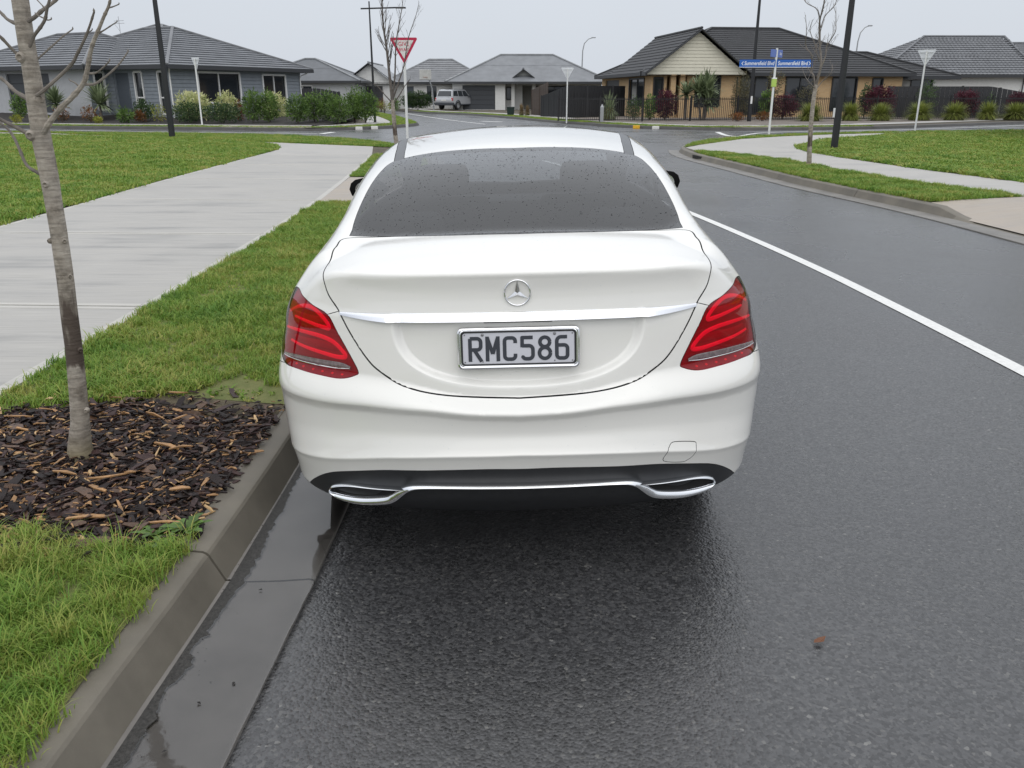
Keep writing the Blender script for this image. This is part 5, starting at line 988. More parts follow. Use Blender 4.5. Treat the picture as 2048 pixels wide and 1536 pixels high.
terrain('garden_bed',inner+[(-8.9,45.5),(-8.6,49),(-10.6,60),(-14,75),(-60,75)],lambda x,y: .150+sstep(-6,-11,x)*float(np.interp(y-KY(x),[2.9,4.9,7.2,9.8],[-.005,.015,.28,.42])),mulch2)
terrain('garden_bed',[p for p in offs(KFRs,2.9) if p[0]>7.5 and p[1]<60]+[(44,66),(30,60),(8,60),(4.5,56),(3.0,53),(6.2,47.6),(7.0,46.0)],lambda x,y:.150,mat('bed_gravel',(.17,.145,.125),rough=.95,noise=.4,nscale=9,coords='World'),1.5)
PLANTS=[
('palm',-25.13,48.5,0.36,1.66,1.74,'fan palm with grey green crown in front of the grey garage'),
('palm',-22.58,48.2,0.33,2.06,1.72,'larger fan palm spreading in front of the slate front door'),
('green',-26.90,48,0.31,0.88,1.23,'bright green shrub beside the garage pillar at far left'),
('rust',-22.38,46.4,0.16,0.85,0.78,'rust red low shrub under the larger fan palm'),
('rust',-23.90,46.6,0.17,0.75,0.82,'rust red low shrub between the two fan palms'),
('rust',-19.70,46.3,0.16,0.69,0.58,'small rust red shrub between the two dark leafed shrubs'),
('lime',-25.83,45.6,0.15,0.57,0.40,'low yellow flowering mound at far left of the bed'),
('lime',-24.25,45.5,0.15,0.42,0.38,'low yellow flowering mound under the first fan palm'),
('lime',-21.48,45.4,0.15,0.47,0.31,'low yellow flowering mound right of the larger fan palm'),
('green',-20.23,45.8,0.16,0.89,0.70,'glossy green shrub in front of the slate door'),
('dark',-19.71,47,0.21,1.13,1.00,'dark broad leafed shrub beneath the tall narrow windows'),
('lime',-18.36,45.6,0.15,0.86,0.87,'yellow green shrub just behind the black lamp post'),
('cream',-17.02,47,0.21,1.93,1.43,'cream variegated bush left of the first big window'),
('cream',-15.40,47.5,0.26,1.14,1.35,'cream variegated bush under the first big window'),
('cream',-12.94,48,0.15,1.43,1.36,'cream variegated bush under the second big window'),
('dark',-16.82,45.5,0.15,1.82,0.97,'low dark green hedge shrub left of the edge-on sign'),
('dark',-14.98,45.3,0.15,1.97,0.95,'low dark green hedge shrub right of the edge-on sign'),
('rust',-14.43,46.5,0.16,0.48,1.08,'orange bronze leaved plant between two green bushes'),
('bush',-13.41,45.4,0.15,0.94,1.44,'upright green bush, first right of the low hedge'),
('bush',-12.65,45.6,0.15,1.04,1.41,'upright green bush below the second big window'),
('bush',-10.97,44.8,0.15,1.13,1.25,'green bush at the right corner of the blue grey house'),
('bush',-10.26,45.5,0.15,1.04,1.32,'tall green bush in front of the dark boarded fence'),
('bush',-9.68,46.2,0.15,0.74,1.42,'tallest bright green bush before the dark fence'),
('bush',-8.90,45.0,0.15,1.18,1.20,'broad green bush near the middle of the corner clump'),
('bush',-8.39,46.8,0.15,0.91,1.54,'green bush behind the corner clump by the fence end'),
('bush',-7.71,46.2,0.15,1.32,1.44,'last green bush of the clump next to the slim lamp post'),
('cord',10.12,51.2,0.15,1.20,2.36,'smaller cabbage palm behind the picket fence'),
('cord2',11.03,50.6,0.15,2.08,2.51,'large many headed cabbage palm in front of the cream gable'),
('dry',5.60,50.5,0.15,1.15,1.60,'pale strappy grasses behind the corner of the picket fence'),
('plum',8.84,50.6,0.15,1.33,1.60,'dark plum shrub left of the cabbage palms'),
('plum',16.14,52.2,0.15,1.79,1.33,'wide plum shrub right of the street name sign'),
('plum',22.21,53.2,0.15,1.85,1.81,'plum shrub behind the third tussock'),
('plum',27.50,53.4,0.15,1.65,1.61,'tall plum shrub between two tussocks'),
('plum',31.04,54,0.15,1.36,1.49,'plum shrub at the right edge of the fence'),
('olive',7.00,50.4,0.15,0.98,1.20,'olive green conifer behind the left part of the picket fence'),
('green',7.94,50.6,0.15,0.75,1.28,'light green shrub left of the plum shrub behind the fence'),
('feather',13.54,52,0.15,1.25,2.35,'tall feathery green shrub at the tan house corner'),
('tree',15.73,53,0.15,1.03,2.73,'small pale leaved tree behind the street name sign'),
('green',15.11,52.4,0.15,0.84,1.55,'pale green shrub below the small pale tree'),
('rustg',12.52,48.7,0.15,0.84,0.44,'low rust and green shrub left of the fence lamp post'),
('rustg',14.10,49.3,0.15,0.79,0.48,'low rust and green shrub right of the fence lamp post'),
('olivet',17.63,52.6,0.15,1.44,1.89,'thin olive brown shrub behind the first tussock'),
('dry2',25.21,53.6,0.15,1.29,2.18,'tall loose green shrub behind the fourth tussock'),
('dark',21.66,54,0.15,0.80,1.90,'dark green shrub left of the plum shrub'),
('dry2',29.20,53.8,0.15,0.80,1.44,'loose green shrub behind the sixth tussock'),
('tus',16.75,49.2,0.15,1.49,0.94,'round green tussock left of the black lamp post'),
('tus',19.15,49.6,0.15,1.25,0.96,'round green tussock just right of the black lamp post'),
('tus',20.85,49.6,0.15,1.47,0.93,'round green tussock in front of the first plum shrub'),
('tus',23.52,50.6,0.15,1.68,1.00,'round green tussock behind the right give way sign'),
('tus',25.74,51,0.15,1.57,0.97,'large round green tussock right of the give way sign'),
('tus',27.87,51.4,0.15,1.23,0.97,'round green tussock before the tall plum shrub'),
('tus',29.62,51.6,0.15,1.71,0.94,'round green tussock cut by the right edge'),
('drygr',0.68,63,0.15,0.50,0.79,'tuft of dry tan grass beside the green bin'),
('drygr',1.10,62.6,0.15,0.50,0.69,'tuft of dry tan grass next to the sloping fence'),
('hedge',-9.03,84,0.15,3.25,1.51,'clipped dark green hedge left of the silver estate car'),
('lime',-10.46,72,0.15,1.31,0.81,'pale green low shrub behind the bare street tree'),
('rust',-11.33,76,0.15,0.78,1.01,'brown green shrub near the gabled garage'),
('green',-10.17,76,0.15,1.04,0.93,'green shrub beside the clipped hedge'),
]
KIND={'green':('shrub','shrub',G1,900,.16,.07,'garden shrubs',(0,1)),'dark':('shrub','shrub',G2,1300,.13,.06,'garden shrubs',(0,.9)),'bush':('bush','bush',G1,1900,.15,.05,'green bushes at the corner',(0,.85)),'cream':('bush','bush',G3,1200,.17,.06,'cream variegated bushes',(.1,1)),'rust':('shrub','shrub',G4,700,.12,.05,'rust coloured shrubs',(0,1)),'lime':('shrub','shrub',G8,600,.10,.045,'yellow green low shrubs',(.1,1)),
'plum':('shrub','shrub',G5,1700,.13,.055,'plum leaved shrubs',(0,1)),'olive':('shrub','shrub',G2,1300,.12,.04,'shrubs behind the picket fence',(.2,1)),'feather':('shrub','shrub',G10,1300,.16,.03,'shrubs behind the picket fence',(.2,1)),'olivet':('shrub','shrub',G10,620,.12,.035,'shrubs behind the picket fence',(.3,1)),'dry2':('shrub','shrub',G2,520,.13,.05,'shrubs behind the picket fence',(.2,1)),'rustg':('shrub','shrub',G4,700,.10,.045,'low shrubs outside the picket fence',(0,1)),'hedge':('hedge','hedge',G2,2200,.16,.07,None,(0,.7)),'tree':('small_tree','tree',G10,500,.16,.06,None,(.4,1.2))}
for i,(k,x,y,z,w,h,lab) in enumerate(PLANTS):
    if k=='tus': tussock(x,y,z,w*1.18,h*1.12,lab,'round green tussocks along the picket fence',G6,50+i)
    elif k=='palm': palm('fan_palm',x,y,z,h,w*.66,lab,G7,i,150,.10,1,h*.42,'fan palms in the left bed')
    elif k=='cord': palm('cabbage_palm',x,y,z,h,w*.85,lab,G7,i,110,.12,1,h*.60)
    elif k=='cord2': palm('cabbage_palm',x,y,z,h,w*.60,lab,G7,i,95,.125,4,h*.55)
    elif k in ('dry','drygr'): tussock(x,y,z,w*1.1,h*1.05,lab,'dry strappy grasses',G9 if k=='drygr' else G7,i,260)
    elif k=='tree': 
        o=shrub('small_tree',x,y,z,w*1.2,h*.55,w,lab,'tree',G10,420,.15,.06,i,None,0,0,(.3,1.1)); f=[c for c in o.children if c.name.startswith('foliage')][0]; f.location.z=h*.45
        for c in list(o.children):
            if c.name.startswith('stem'): bpy.data.objects.remove(c)
        mb=MB(); mb.tube([(0,0,-.05),(.03,0,h*.4),(-.05,.02,h*.8)],[.05,.04,.015],6); mb.build('trunk',TWIG,o,True)
    else:
        nm,cat,m,n,l,lw,g_,tt=KIND[k]; o=shrub(nm,x,y,z,w*(1.2 if k=='bush' else 1.08),h*(1.12 if k=='bush' else 1.05),w*(.9 if k!='hedge' else .35),lab,cat,m,int(n*min(2.2,max(.5,w*h/1.6))),l,lw,i*7+3,g_,4,0,tt)
# broad-leaved weeds by the kerb
def weed(x,y,z,n,l,w,lab,seed,m=None):
    o=empty('weed',(x,y,z)); tag(o,lab,'weed','broad leaved weeds in the verge'); r=random.Random(seed)
    for k in range(n):
        a=k*2.4+r.random()*.5; el=r.uniform(.2,.95); ll=l*r.uniform(.6,1.1); ww=w*r.uniform(.8,1.2); mb=MB(); vs=[];N_=6; sgn=r.uniform(-.3,.3)
        for j in range(N_+1):
            f=j/N_; wd=ww*math.sin(math.pi*min(1,.12+f*.9))**.8*(1+.35*((j%2)*2-1)*(.1<f<.95)); rr=ll*(f*math.cos(el)+.25*f*f); zz=ll*(math.sin(el)*f-.55*f*f*math.sin(el))+.003
            vs+=[(rr,-wd/2,zz+.12*wd),(rr,0,zz),(rr,wd/2,zz+.12*wd)]
        mb.add(vs,[(3*j+q,3*j+q+1,3*j+4+q,3*j+3+q) for j in range(N_) for q in (0,1)]); mb.build('leaf',m or WEEDM,o,True,loc=(0,0,0),rz=a)
WEEDM=mat('weed_leaf',(.10,.19,.03),rough=.45,noise=.35,nscale=40,rand=.25,trans=.25)
for i,(x,y,n,l,w,lab) in enumerate(((-1.17,2.66,11,.085,.034,'leafy dandelion leaning over the kerb joint'),(-1.26,2.62,9,.075,.03,'leafy weed left of the dandelion at the mulch edge'),(-1.20,2.55,9,.07,.03,'leafy weed at the grass corner beside the kerb'),(-1.55,1.72,9,.07,.03,'broad leaved weed low in the near grass'),(-1.42,1.62,8,.06,.026,'broad leaved weed nearest the bottom edge of the grass'))):
    weed(x,y,.135,n,l,w,lab,i)
# ---------- car body as a smooth solid: x right, y forward (0 = rear bumper), z up
def spl(xs, ys):
    xs=np.array(xs,float); ys=np.array(ys,float); h=np.diff(xs); d=np.diff(ys)/h
    m=np.zeros(len(xs))
    for i in range(1,len(xs)-1):
        if d[i-1]*d[i]>0:
            w1=2*h[i]+h[i-1]; w2=h[i]+2*h[i-1]; m[i]=(w1+w2)/(w1/d[i-1]+w2/d[i])
    m[0]=d[0]; m[-1]=d[-1]
    def f(q):
        q=np.asarray(q,float); qc=np.clip(q,xs[0],xs[-1]); i=np.clip(np.searchsorted(xs,qc)-1,0,len(xs)-2)
        t=(qc-xs[i])/h[i]; t2=t*t; t3=t2*t
        r=(2*t3-3*t2+1)*ys[i]+(t3-2*t2+t)*h[i]*m[i]+(3*t2-2*t3)*ys[i+1]+(t3-t2)*h[i]*m[i+1]
        return r+np.where(q<xs[0],(q-xs[0])*m[0],0)+np.where(q>xs[-1],(q-xs[-1])*m[-1],0)
    return f
def sst(a,b,x):
    t=np.clip((x-a)/(b-a),0,1); return t*t*(3-2*t)
def smax(a,b,k):
    h=np.maximum(k-np.abs(a-b),0)/k; return np.maximum(a,b)+h*h*k/4
def smin(a,b,k): return -smax(-a,-b,k)
PLAN=spl([-.3,0,.3,.6,1.06,2.3,3.7,4.2,4.5,4.75],[.858,.886,.910,.922,.924,.905,.910,.885,.84,.74])
TUMB=spl([.2,.3,.38,.46,.55,.64,.74,.84,.91,.97,1.03,1.2],[.05,.046,.036,.022,.012,.010,.022,.05,.074,.10,.14,.30])
ZF=spl([0,.15,.32,.48,.68,.82],[.648,.652,.664,.666,.648,.636])     # bumper fold
ZC=spl([0,.2,.42,.7,.85],[.513,.507,.490,.428,.395])                # bumper crease
SCOOP=spl([-.25,0,.06,.18,.5,.82,.95,1.0,1.3],[.03,.004,.009,.017,.030,.026,.012,.006,.004])
BELOW=spl([-.02,0,.012,.05,.10,.17,.26],[.004,.004,.010,.024,.040,.060,.12])
LIDF=spl([.62,.70,.80,.93,.965,1.03,1.07,1.10,1.14],[.055,.062,.072,.088,.098,.106,.102,.095,.094])
DECK=spl([-.2,.09,.3,.55,.9,1.4,3.0,3.3,3.6,4.1,4.45,4.65,4.8],[1.082,1.098,1.125,1.148,1.13,1.06,1.03,1.03,1.00,.91,.82,.74,.66])
ROOF=spl([.8,1.1,1.4,1.8,2.3,2.7,3.05,3.4],[1.30,1.365,1.408,1.436,1.446,1.440,1.405,1.34])
def carF(P):
    x=np.abs(P[...,0]); y=P[...,1]; z=P[...,2]
    side=x-(PLAN(y)-TUMB(z))
    zl=.70+.055*sst(.12,.5,x)
    s=zl-z                                   # below lid edge
    lid=LIDF(z); zf=ZF(x); zc=ZC(x); bp=np.where(z>zc,SCOOP(np.clip((z-zc)/(zf-zc),0,1)),BELOW(np.maximum(zc-z,0)))
    shelf=sst(0,1,s/np.maximum(zl-zf,.03))
    u=1-((x/.405)**2.6+(np.clip(.962-z,0,9)/.232)**3.2)
    rec=.025*sst(-.06,.17,u)*sst(.960,.938,z)
    prof=(lid+rec)*(1-shelf)+bp*shelf
    bow=.072*(x/.5)**2*(1+.55*sst(.3,.8,x))-.012*sst(.5,.66,z)*sst(.0,.3,x)*0
    rear=(prof+bow)-y
    top=z-(DECK(y)-.035*(x/.6)**2-.07*sst(.5,.95,x))
    front=y-(4.69-.16*(x/.7)**2-.05*sst(.6,.9,z)-.12*sst(.5,.2,z))
    bot=.24-z
    b=smax(smax(side,rear,.20),front,.22)
    b=smax(b,top,.021+.10*sst(.55,.80,x)*sst(.18,.55,y)+.025*sst(.25,.55,y))
    b=smax(b,bot,.03)
    yg=y-.17*(x/.64)**2
    glass=(z-(1.142+.350*(yg-.55)-.030*np.sin(np.clip((yg-.55)/.8,0,1)*np.pi)*-1))*.94
    roof=z-(ROOF(y)-(.055-.015*sst(1.3,2.3,y))*(x/.55)**2)
    ws=(z-(1.405-.62*(y-3.0)))*.85
    sw=spl([.5,.9,1.3,1.8,2.3,2.9,3.4,3.9],[.705,.735,.765,.795,.805,.795,.775,.745])(y)
    gs=x-(sw-.27*(z-1.0)-.5*np.clip(z-1.15,0,1)**2)
    g=smax(smax(roof,glass,.05),ws,.08)
    g=smax(g,gs,.09)
    g=smax(smax(g,.98-z,.02),.42-y+.1*(x/.6)**2,.03)
    k=.014+.16*sst(.52,.72,x)
    return smin(b,g,k)
C0=np.array([0,2.0,.68])
def nrm(P,e=.0015):
    n=np.stack([carF(P+np.eye(3)[i]*e)-carF(P-np.eye(3)[i]*e) for i in range(3)],-1)
    return n/np.maximum(np.linalg.norm(n,axis=-1,keepdims=True),1e-9)
def bis(o,d,a,b,it=40):
    for _ in range(it):
        m=(a+b)/2; ins=carF(o+d*m[...,None])<0
        # a outside, b inside
        a=np.where(ins,a,m); b=np.where(ins,m,b)
    return o+d*((a+b)/2)[...,None]
def cast(o,d,t0,t1,n=160):
    o=np.asarray(o,float); d=np.asarray(d,float)
    o,d=np.broadcast_arrays(o,d); N=o.shape[0]; n=min(n,int((t1-t0)/.022)+2)
    P=np.full((N,3),np.nan); act=np.arange(N); ts=np.linspace(t0,t1,n); pv=carF(o+d*t0); A=[];TA=[];TB=[]
    for j in range(1,n):
        v=carF(o[act]+d[act]*ts[j]); hit=(v<0)&(pv>=0)
        if hit.any(): A.append(act[hit]); TA.append(np.full(hit.sum(),ts[j-1])); TB.append(np.full(hit.sum(),ts[j]))
        act=act[~hit]; pv=v[~hit]
        if len(act)==0: break
    if A:
        A=np.concatenate(A); P[A]=bis(o[A],d[A],np.concatenate(TA),np.concatenate(TB),22)
    return P
# ================= the white sedan
CARX,CARY,CARROLL=.042,2.47,math.radians(1.4)
def build_sedan():
    t0=__import__('time').time()
    root=empty('sedan_car',(0,0,0),0,'white four door sedan parked at the left kerb, seen from behind, plate RMC586','car')
    paint=mat('pearl_white_paint',(.80,.79,.75),rough=.32,spec=.5,coat=1.0,coat_r=.03,noise=.012,nscale=2.0,back=(.03,.03,.03))
    black=mat('black_plastic',(.018,.019,.021),rough=.42,noise=.15,nscale=40,back=(.01,.01,.01))
    gloss=mat('gloss_black',(.012,.012,.013),rough=.12,coat=.6,back=(.01,.01,.01))
    chrome=mat('chrome',(.86,.87,.89),rough=.09,metal=1)
    rubber_and_gap_shade=mat('rubber_and_gap_shade',(.02,.02,.02),rough=.75)
    dglass=glass_mat('tinted_rear_glass',(.36,.37,.39),.02,1.62,film=.022)
    sglass=glass_mat('side_glass',(.30,.32,.33),.02,1.5)
    wglass=glass_mat('windscreen_glass',(.7,.74,.74),.02,1.5)
    # ---- directions <-> plane
    A0=np.array([0,-.92,.39]); A0=A0/np.linalg.norm(A0); E1=np.array([1.,0,0]); E2=np.cross(A0,E1); 
    if E2[2]<0: E2=-E2
    def s2(P):
        d=P-C0; d=d/np.linalg.norm(d,axis=-1,keepdims=True); k=1+d@A0
        return np.stack([2*(d@E1)/k,2*(d@E2)/k],-1)
    def inv(q):
        r2=(q**2).sum(-1)/4; k=2/(1+r2)
        return (k[...,None]*(q[...,:1]/2)*E1+k[...,None]*(q[...,1:]/2)*E2+(k-1)[...,None]*A0)
    def onto(q):
        d=inv(q); N=len(d); o=np.broadcast_to(C0,(N,3)); return cast(o+d*3.4,-d,0,3.3,420)
    # ---- sample points on the body
    def G(a0,a1,n,b0,b1,m,mk,dr,t1):
        a,b=np.meshgrid(np.linspace(a0,a1,n),np.linspace(b0,b1,m)); o=mk(a.ravel(),b.ravel()); P=cast(o,np.array(dr,float),0,t1,260); return P[~np.isnan(P[:,0])]
    S=[]
    P=G(-.93,.93,186,.235,1.14,92,lambda a,b:np.stack([a,np.full_like(a,-.6),b],-1),(0,1,0),2.2); n=nrm(P); S.append(P[-n[:,1]>.45])
    P=G(-.93,.93,100,.05,1.45,90,lambda a,b:np.stack([a,b,np.full_like(a,1.8)],-1),(0,0,-1),1.7); n=nrm(P); S.append(P[(n[:,2]>.5)&(-n[:,1]<.5)])
    P=G(-.93,.93,44,1.45,4.72,84,lambda a,b:np.stack([a,b,np.full_like(a,1.8)],-1),(0,0,-1),1.7); n=nrm(P); S.append(P[(n[:,2]>.5)])
    for sgn in (-1,1):
        P=G(.1,1.3,80,.24,1.42,78,lambda a,b:np.stack([np.full_like(a,sgn*1.5),a,b],-1),(-sgn,0,0),1.6); n=nrm(P); S.append(P[np.abs(n[:,0])>.6])
        P=G(1.3,4.7,100,.24,1.42,40,lambda a,b:np.stack([np.full_like(a,sgn*1.5),a,b],-1),(-sgn,0,0),1.6); n=nrm(P); S.append(P[np.abs(n[:,0])>.6])
    P=G(-.9,.9,26,.25,1.1,16,lambda a,b:np.stack([a,np.full_like(a,5.2),b],-1),(0,-1,0),1.6); n=nrm(P); S.append(P[n[:,1]>.5])
    P=G(-.9,.9,16,.1,4.6,40,lambda a,b:np.stack([a,b,np.full_like(a,-.3)],-1),(0,0,1),.8); n=nrm(P); S.append(P[n[:,2]<-.6])
    P=G(-.62,.62,200,.62,1.10,80,lambda a,b:np.stack([a,np.full_like(a,-.6),b],-1),(0,1,0),2.2); S.append(P)
    S=np.concatenate(S)
    # thin out doubles
    key=np.floor(S/.0058).astype(np.int64); _,ix=np.unique(key,axis=0,return_index=True); S=S[np.sort(ix)]
    # ---- outlines (right half, metres), mirrored
    def full(h,closed_axis=True,n=6,sm=True):
        c=np.array(catmull(h,n) if sm else h,float); m=c.copy(); m[:,0]*=-1; return np.concatenate([c,m[::-1][1:-1]])
    lid_h=[(0,.058,.691),(.219,.072,.699),(.375,.097,.725),(.46,.138,.767),(.507,.160,.81),(.558,.198,.885),(.597,.23,.951),(.635,.268,1.0),(.650,.306,1.047),(.655,.382,1.070),(.653,.455,1.086),(.648,.535,1.112),(.628,.625,1.130)]
    base_h=[(.623,.648,1.134),(.45,.585,1.142),(.25,.535,1.147),(0,.513,1.148)]
    lid=full(lid_h+base_h[1:])
    gl_h=[(.621,.65,1.134),(.622,.72,1.152),(.620,.79,1.175),(.606,.93,1.237),(.588,1.08,1.29),(.572,1.20,1.324),(.548,1.305,1.343),(.505,1.358,1.357),(.374,1.374,1.379),(.2,1.352,1.392),(0,1.327,1.394)]
    base=catmull(base_h[::-1],6); up=catmull(gl_h,5)
    gh=np.array(list(base[:-1])+list(up)); gm=gh.copy(); gm[:,0]*=-1; glass=np.concatenate([gh,gm[::-1][1:-1]])
    lamp_h=[(.780,.465,.980),(.747,.392,.970),(.700,.318,.953),(.640,.257,.934),(.606,.226,.882),(.566,.194,.815),(.537,.172,.760),(.548,.172,.744),(.606,.19,.727),(.70,.248,.723),(.793,.338,.720),(.851,.43,.716),(.874,.53,.735),(.878,.56,.78),(.868,.565,.86),(.845,.56,.93),(.81,.52,.972)]
    lr=np.array(catmull(lamp_h,5,True)); ll=lr.copy(); ll[:,0]*=-1
    dif_h=[(0,.029,.4545),(.127,.03,.4545),(.30,.06,.445),(.464,.103,.430),(.61,.19,.393),(.69,.25,.358),(.752,.335,.305),(.80,.42,.245)]
    dif=catmull(dif_h,6)
    dm=np.array(dif); dm2=dm.copy(); dm2[:,0]*=-1
    difpoly=np.concatenate([dm2[::-1][:-1],dm,np.array([(.8,.55,.24),(.75,.75,.24),(-.75,.75,.24),(-.8,.55,.24)])])
    # bumper outline
    i_s=6*6  # index of (.597,.23,.951) on the lid curve
    lidc=np.array(catmull(lid_h,6))
    lampin=lr[3*5:11*5+1]      # inner edge, down and round the bottom
    bump_h=np.concatenate([lidc[:i_s+1],lampin,np.array(catmull([(.851,.43,.716),(.90,.56,.690),(.915,.69,.655)],4))[1:],np.array([(.915,.73,.5),(.91,.75,.36),(.9,.75,.24),(.8,.5,.235)])])
    bm_=bump_h.copy(); bm_[:,0]*=-1
    lowd=dm[::-1]; bumper=np.concatenate([bump_h[::-1][1:],bm_[1:],dm2[::-1][0:][:-1] if False else dm2[::-1][:-1],dm[:-1]])
    # roof strips, screens, side windows, arches, tow cover
    def rail(s): return np.array([(s*.487,1.335,1.36),(s*.53,1.335,1.35),(s*.568,1.7,1.385),(s*.610,2.1,1.40),(s*.630,2.5,1.40),(s*.632,2.9,1.385),(s*.592,2.9,1.39),(s*.59,2.5,1.41),(s*.573,2.1,1.42),(s*.528,1.7,1.40)])
    rails=[rail(1),rail(-1)]
    wsn=np.array([(-.56,3.06,1.36),(-.3,3.03,1.39),(0,3.02,1.40),(.3,3.03,1.39),(.56,3.06,1.36),(.66,3.5,1.09),(.4,3.62,1.05),(0,3.66,1.04),(-.4,3.62,1.05),(-.66,3.5,1.09)])
    def sidew(s,a): return np.array([(s*.75,y,z) for y,z in a])
    w1=[(1.12,1.09),(1.3,1.2),(1.55,1.28),(2.08,1.315),(2.08,1.04),(1.5,1.05),(1.15,1.06)]
    w2=[(2.16,1.315),(2.6,1.305),(2.95,1.24),(3.35,1.06),(3.3,1.03),(2.16,1.04)]
    sw=[(sidew(s,w),s) for s in (-1,1) for w in (w1,w2)]
    def arch(s,yc): return np.array([(s*.9,yc+.365*math.cos(a),.33+.365*math.sin(a)) for a in np.linspace(0,2*math.pi,28,endpoint=False)])
    arches=[arch(s,yc) for s in (-1,1) for yc in (1.06,3.9)]
    hook=np.array(catmull([(.478,.106,.441),(.483,.099,.469),(.498,.091,.494),(.519,.099,.503),(.589,.146,.486),(.596,.157,.472),(.585,.162,.439),(.564,.152,.423),(.541,.140,.421)],4,True))
    polys={'lid':[lid],'lamp':[lr,ll],'glass':[glass],'rail':rails,'wscreen':[wsn],'sidew':[a for a,_ in sw],'arch':arches,'diff':[difpoly],'hook':[hook],'bumper':[bumper]}
    # ---- triangulate in the plane with the outlines as hard edges
    q=s2(S); pts=[]; edges=[]; Q={}
    for k,ls in polys.items():
        Q[k]=[]
        for c in ls:
            # subdivide long edges
            out=[]
            for i in range(len(c)):
                a,b=c[i],c[(i+1)%len(c)]; m=max(1,int(np.linalg.norm(b-a)/.0113)); out+= [a+(b-a)*j/m for j in range(m)]
            cq=s2(np.array(out)); Q[k].append(cq); i0=len(pts); pts+=[tuple(p) for p in cq]; edges+=[(i0+i,i0+(i+1)%len(cq)) for i in range(len(cq))]
    # feature lines the mesh should follow: crease, fold, plate recess
    ch=[]
    xs_=np.linspace(-.86,.86,150)
    for d in (-.022,-.011,-.004,.004,.012,.024): ch.append([(x,-.6,float(ZC(abs(x)))+d) for x in xs_ if abs(x)<.84])
    for d in (-.030,-.018,-.008,.0,.009,.02): ch.append([(x,-.6,float(ZF(abs(x)))+d) for x in xs_ if abs(x)<.84])
    for u in (-.06,-.02,.03,.08,.13,.17):
        h_=[(.405*((1-u)*c)**(1/2.6),-.6,.962-.232*((1-u)*(1-c))**(1/3.2)) for c in (np.sin(np.linspace(.03,1,70)*math.pi/2)**3)]
        ch.append([(-x,y,z) for x,y,z in h_[::-1]]+h_)
    for l in ch:
        c3=cast(np.array(l),np.array([[0,1.,0]]),0,2.0,120); c3=c3[~np.isnan(c3[:,0])]; cq=s2(c3); i0=len(pts); pts+=[tuple(p) for p in cq]; edges+=[(i0+i,i0+i+1) for i in range(len(cq)-1) if np.linalg.norm(c3[i+1]-c3[i])<.05]
    nb=len(pts); bp=np.array(pts); B3=onto(bp)
    # drop samples crowding the outlines
    bad=np.zeros(len(S),bool)
    cell={}
    for p in B3:
        if not np.isnan(p[0]): cell.setdefault(tuple(np.floor(p/.012).astype(int)),[]).append(p)
    ks=np.floor(S/.012).astype(int)
    for i,(k,p) in enumerate(zip(ks,S)):
        for dx in (-1,0,1):
            for dy in (-1,0,1):
                for dz in (-1,0,1):
                    for o in cell.get((k[0]+dx,k[1]+dy,k[2]+dz),()):
                        if abs(o[0]-p[0])+abs(o[1]-p[1])+abs(o[2]-p[2])<.0105: bad[i]=True
    S=S[~bad]; q=q[~bad]
    allp=[Vector(p) for p in pts]+[Vector(p) for p in q]
    r=geometry.delaunay_2d_cdt(allp,edges,[],0,1e-6)
    V2=np.array([tuple(v) for v in r[0]]); T=np.array([f for f in r[2] if len(f)==3]); orig=r[3]
    V3=np.full((len(V2),3),np.nan)
    need=[]
    for i,o in enumerate(orig):
        o=[k for k in o]
        if len(o)==1 and o[0]>=nb: V3[i]=S[o[0]-nb]
        elif len(o) and o[0]<nb and not np.isnan(B3[o[0]][0]): V3[i]=B3[o[0]]
        else: need.append(i)
    if need: V3[need]=onto(V2[need])
    ok=~np.isnan(V3[T][:,:,0]).any(1); T=T[ok]
    VN=nrm(np.nan_to_num(V3))
    cen=V2[T].mean(1)
    def inside(p,poly):
        x,y=p[:,0],p[:,1]; r_=np.zeros(len(p),bool); n=len(poly); x1,y1=poly[-1]
        for x2,y2 in poly:
            if y1!=y2: r_^=((y1>y)!=(y2>y))&(x<(x2-x1)*(y-y1)/(y2-y1)+x1)
            x1,y1=x2,y2
        return r_
    lab=np.zeros(len(T),int); names=['body','lid','glass','rail0','rail1','wscreen','diff','bumper','hook','lampR','lampL','w0','w1','w2','w3','arch']
    for nm,k,j in [('bumper','bumper',0),('diff','diff',0),('lid','lid',0),('glass','glass',0),('wscreen','wscreen',0),('hook','hook',0),('lampR','lamp',0),('lampL','lamp',1)]:
        lab[inside(cen,Q[k][j])]=names.index(nm)
    for i,c in enumerate(Q['rail']): lab[inside(cen,c)]=names.index('rail%d'%i)
    for i,c in enumerate(Q['sidew']): lab[inside(cen,c)]=names.index('w%d'%i)
    for c in Q['arch']: lab[inside(cen,c)]=names.index('arch')
    cx_=V3[T].mean(1); lab[(lab==0)&(np.abs(cx_[:,0])<.55)&(cx_[:,2]<.9)&(cx_[:,1]<.32)]=names.index('bumper')
    # orient outward
    a,b,c=V3[T[:,0]],V3[T[:,1]],V3[T[:,2]]; fn=np.cross(b-a,c-a); flip=(fn*VN[T].mean(1)).sum(1)<0; T[flip]=T[flip][:,::-1]
    def part(nm,name,m,gap=.0008,lip=.012,off=0.0,smooth=True):
        sel=T[lab==names.index(nm)] if isinstance(nm,str) else T[np.isin(lab,[names.index(x) for x in nm])]
        used,inv_=np.unique(sel,return_inverse=True); tri=inv_.reshape(sel.shape); P=V3[used].copy(); Nn=VN[used].copy()
        # boundary
        e=np.sort(np.concatenate([tri[:,[0,1]],tri[:,[1,2]],tri[:,[2,0]]]),1); de=np.concatenate([tri[:,[0,1]],tri[:,[1,2]],tri[:,[2,0]]])
        u,first,cnt=np.unique(e,axis=0,return_index=True,return_counts=True); be=de[first[cnt==1]]
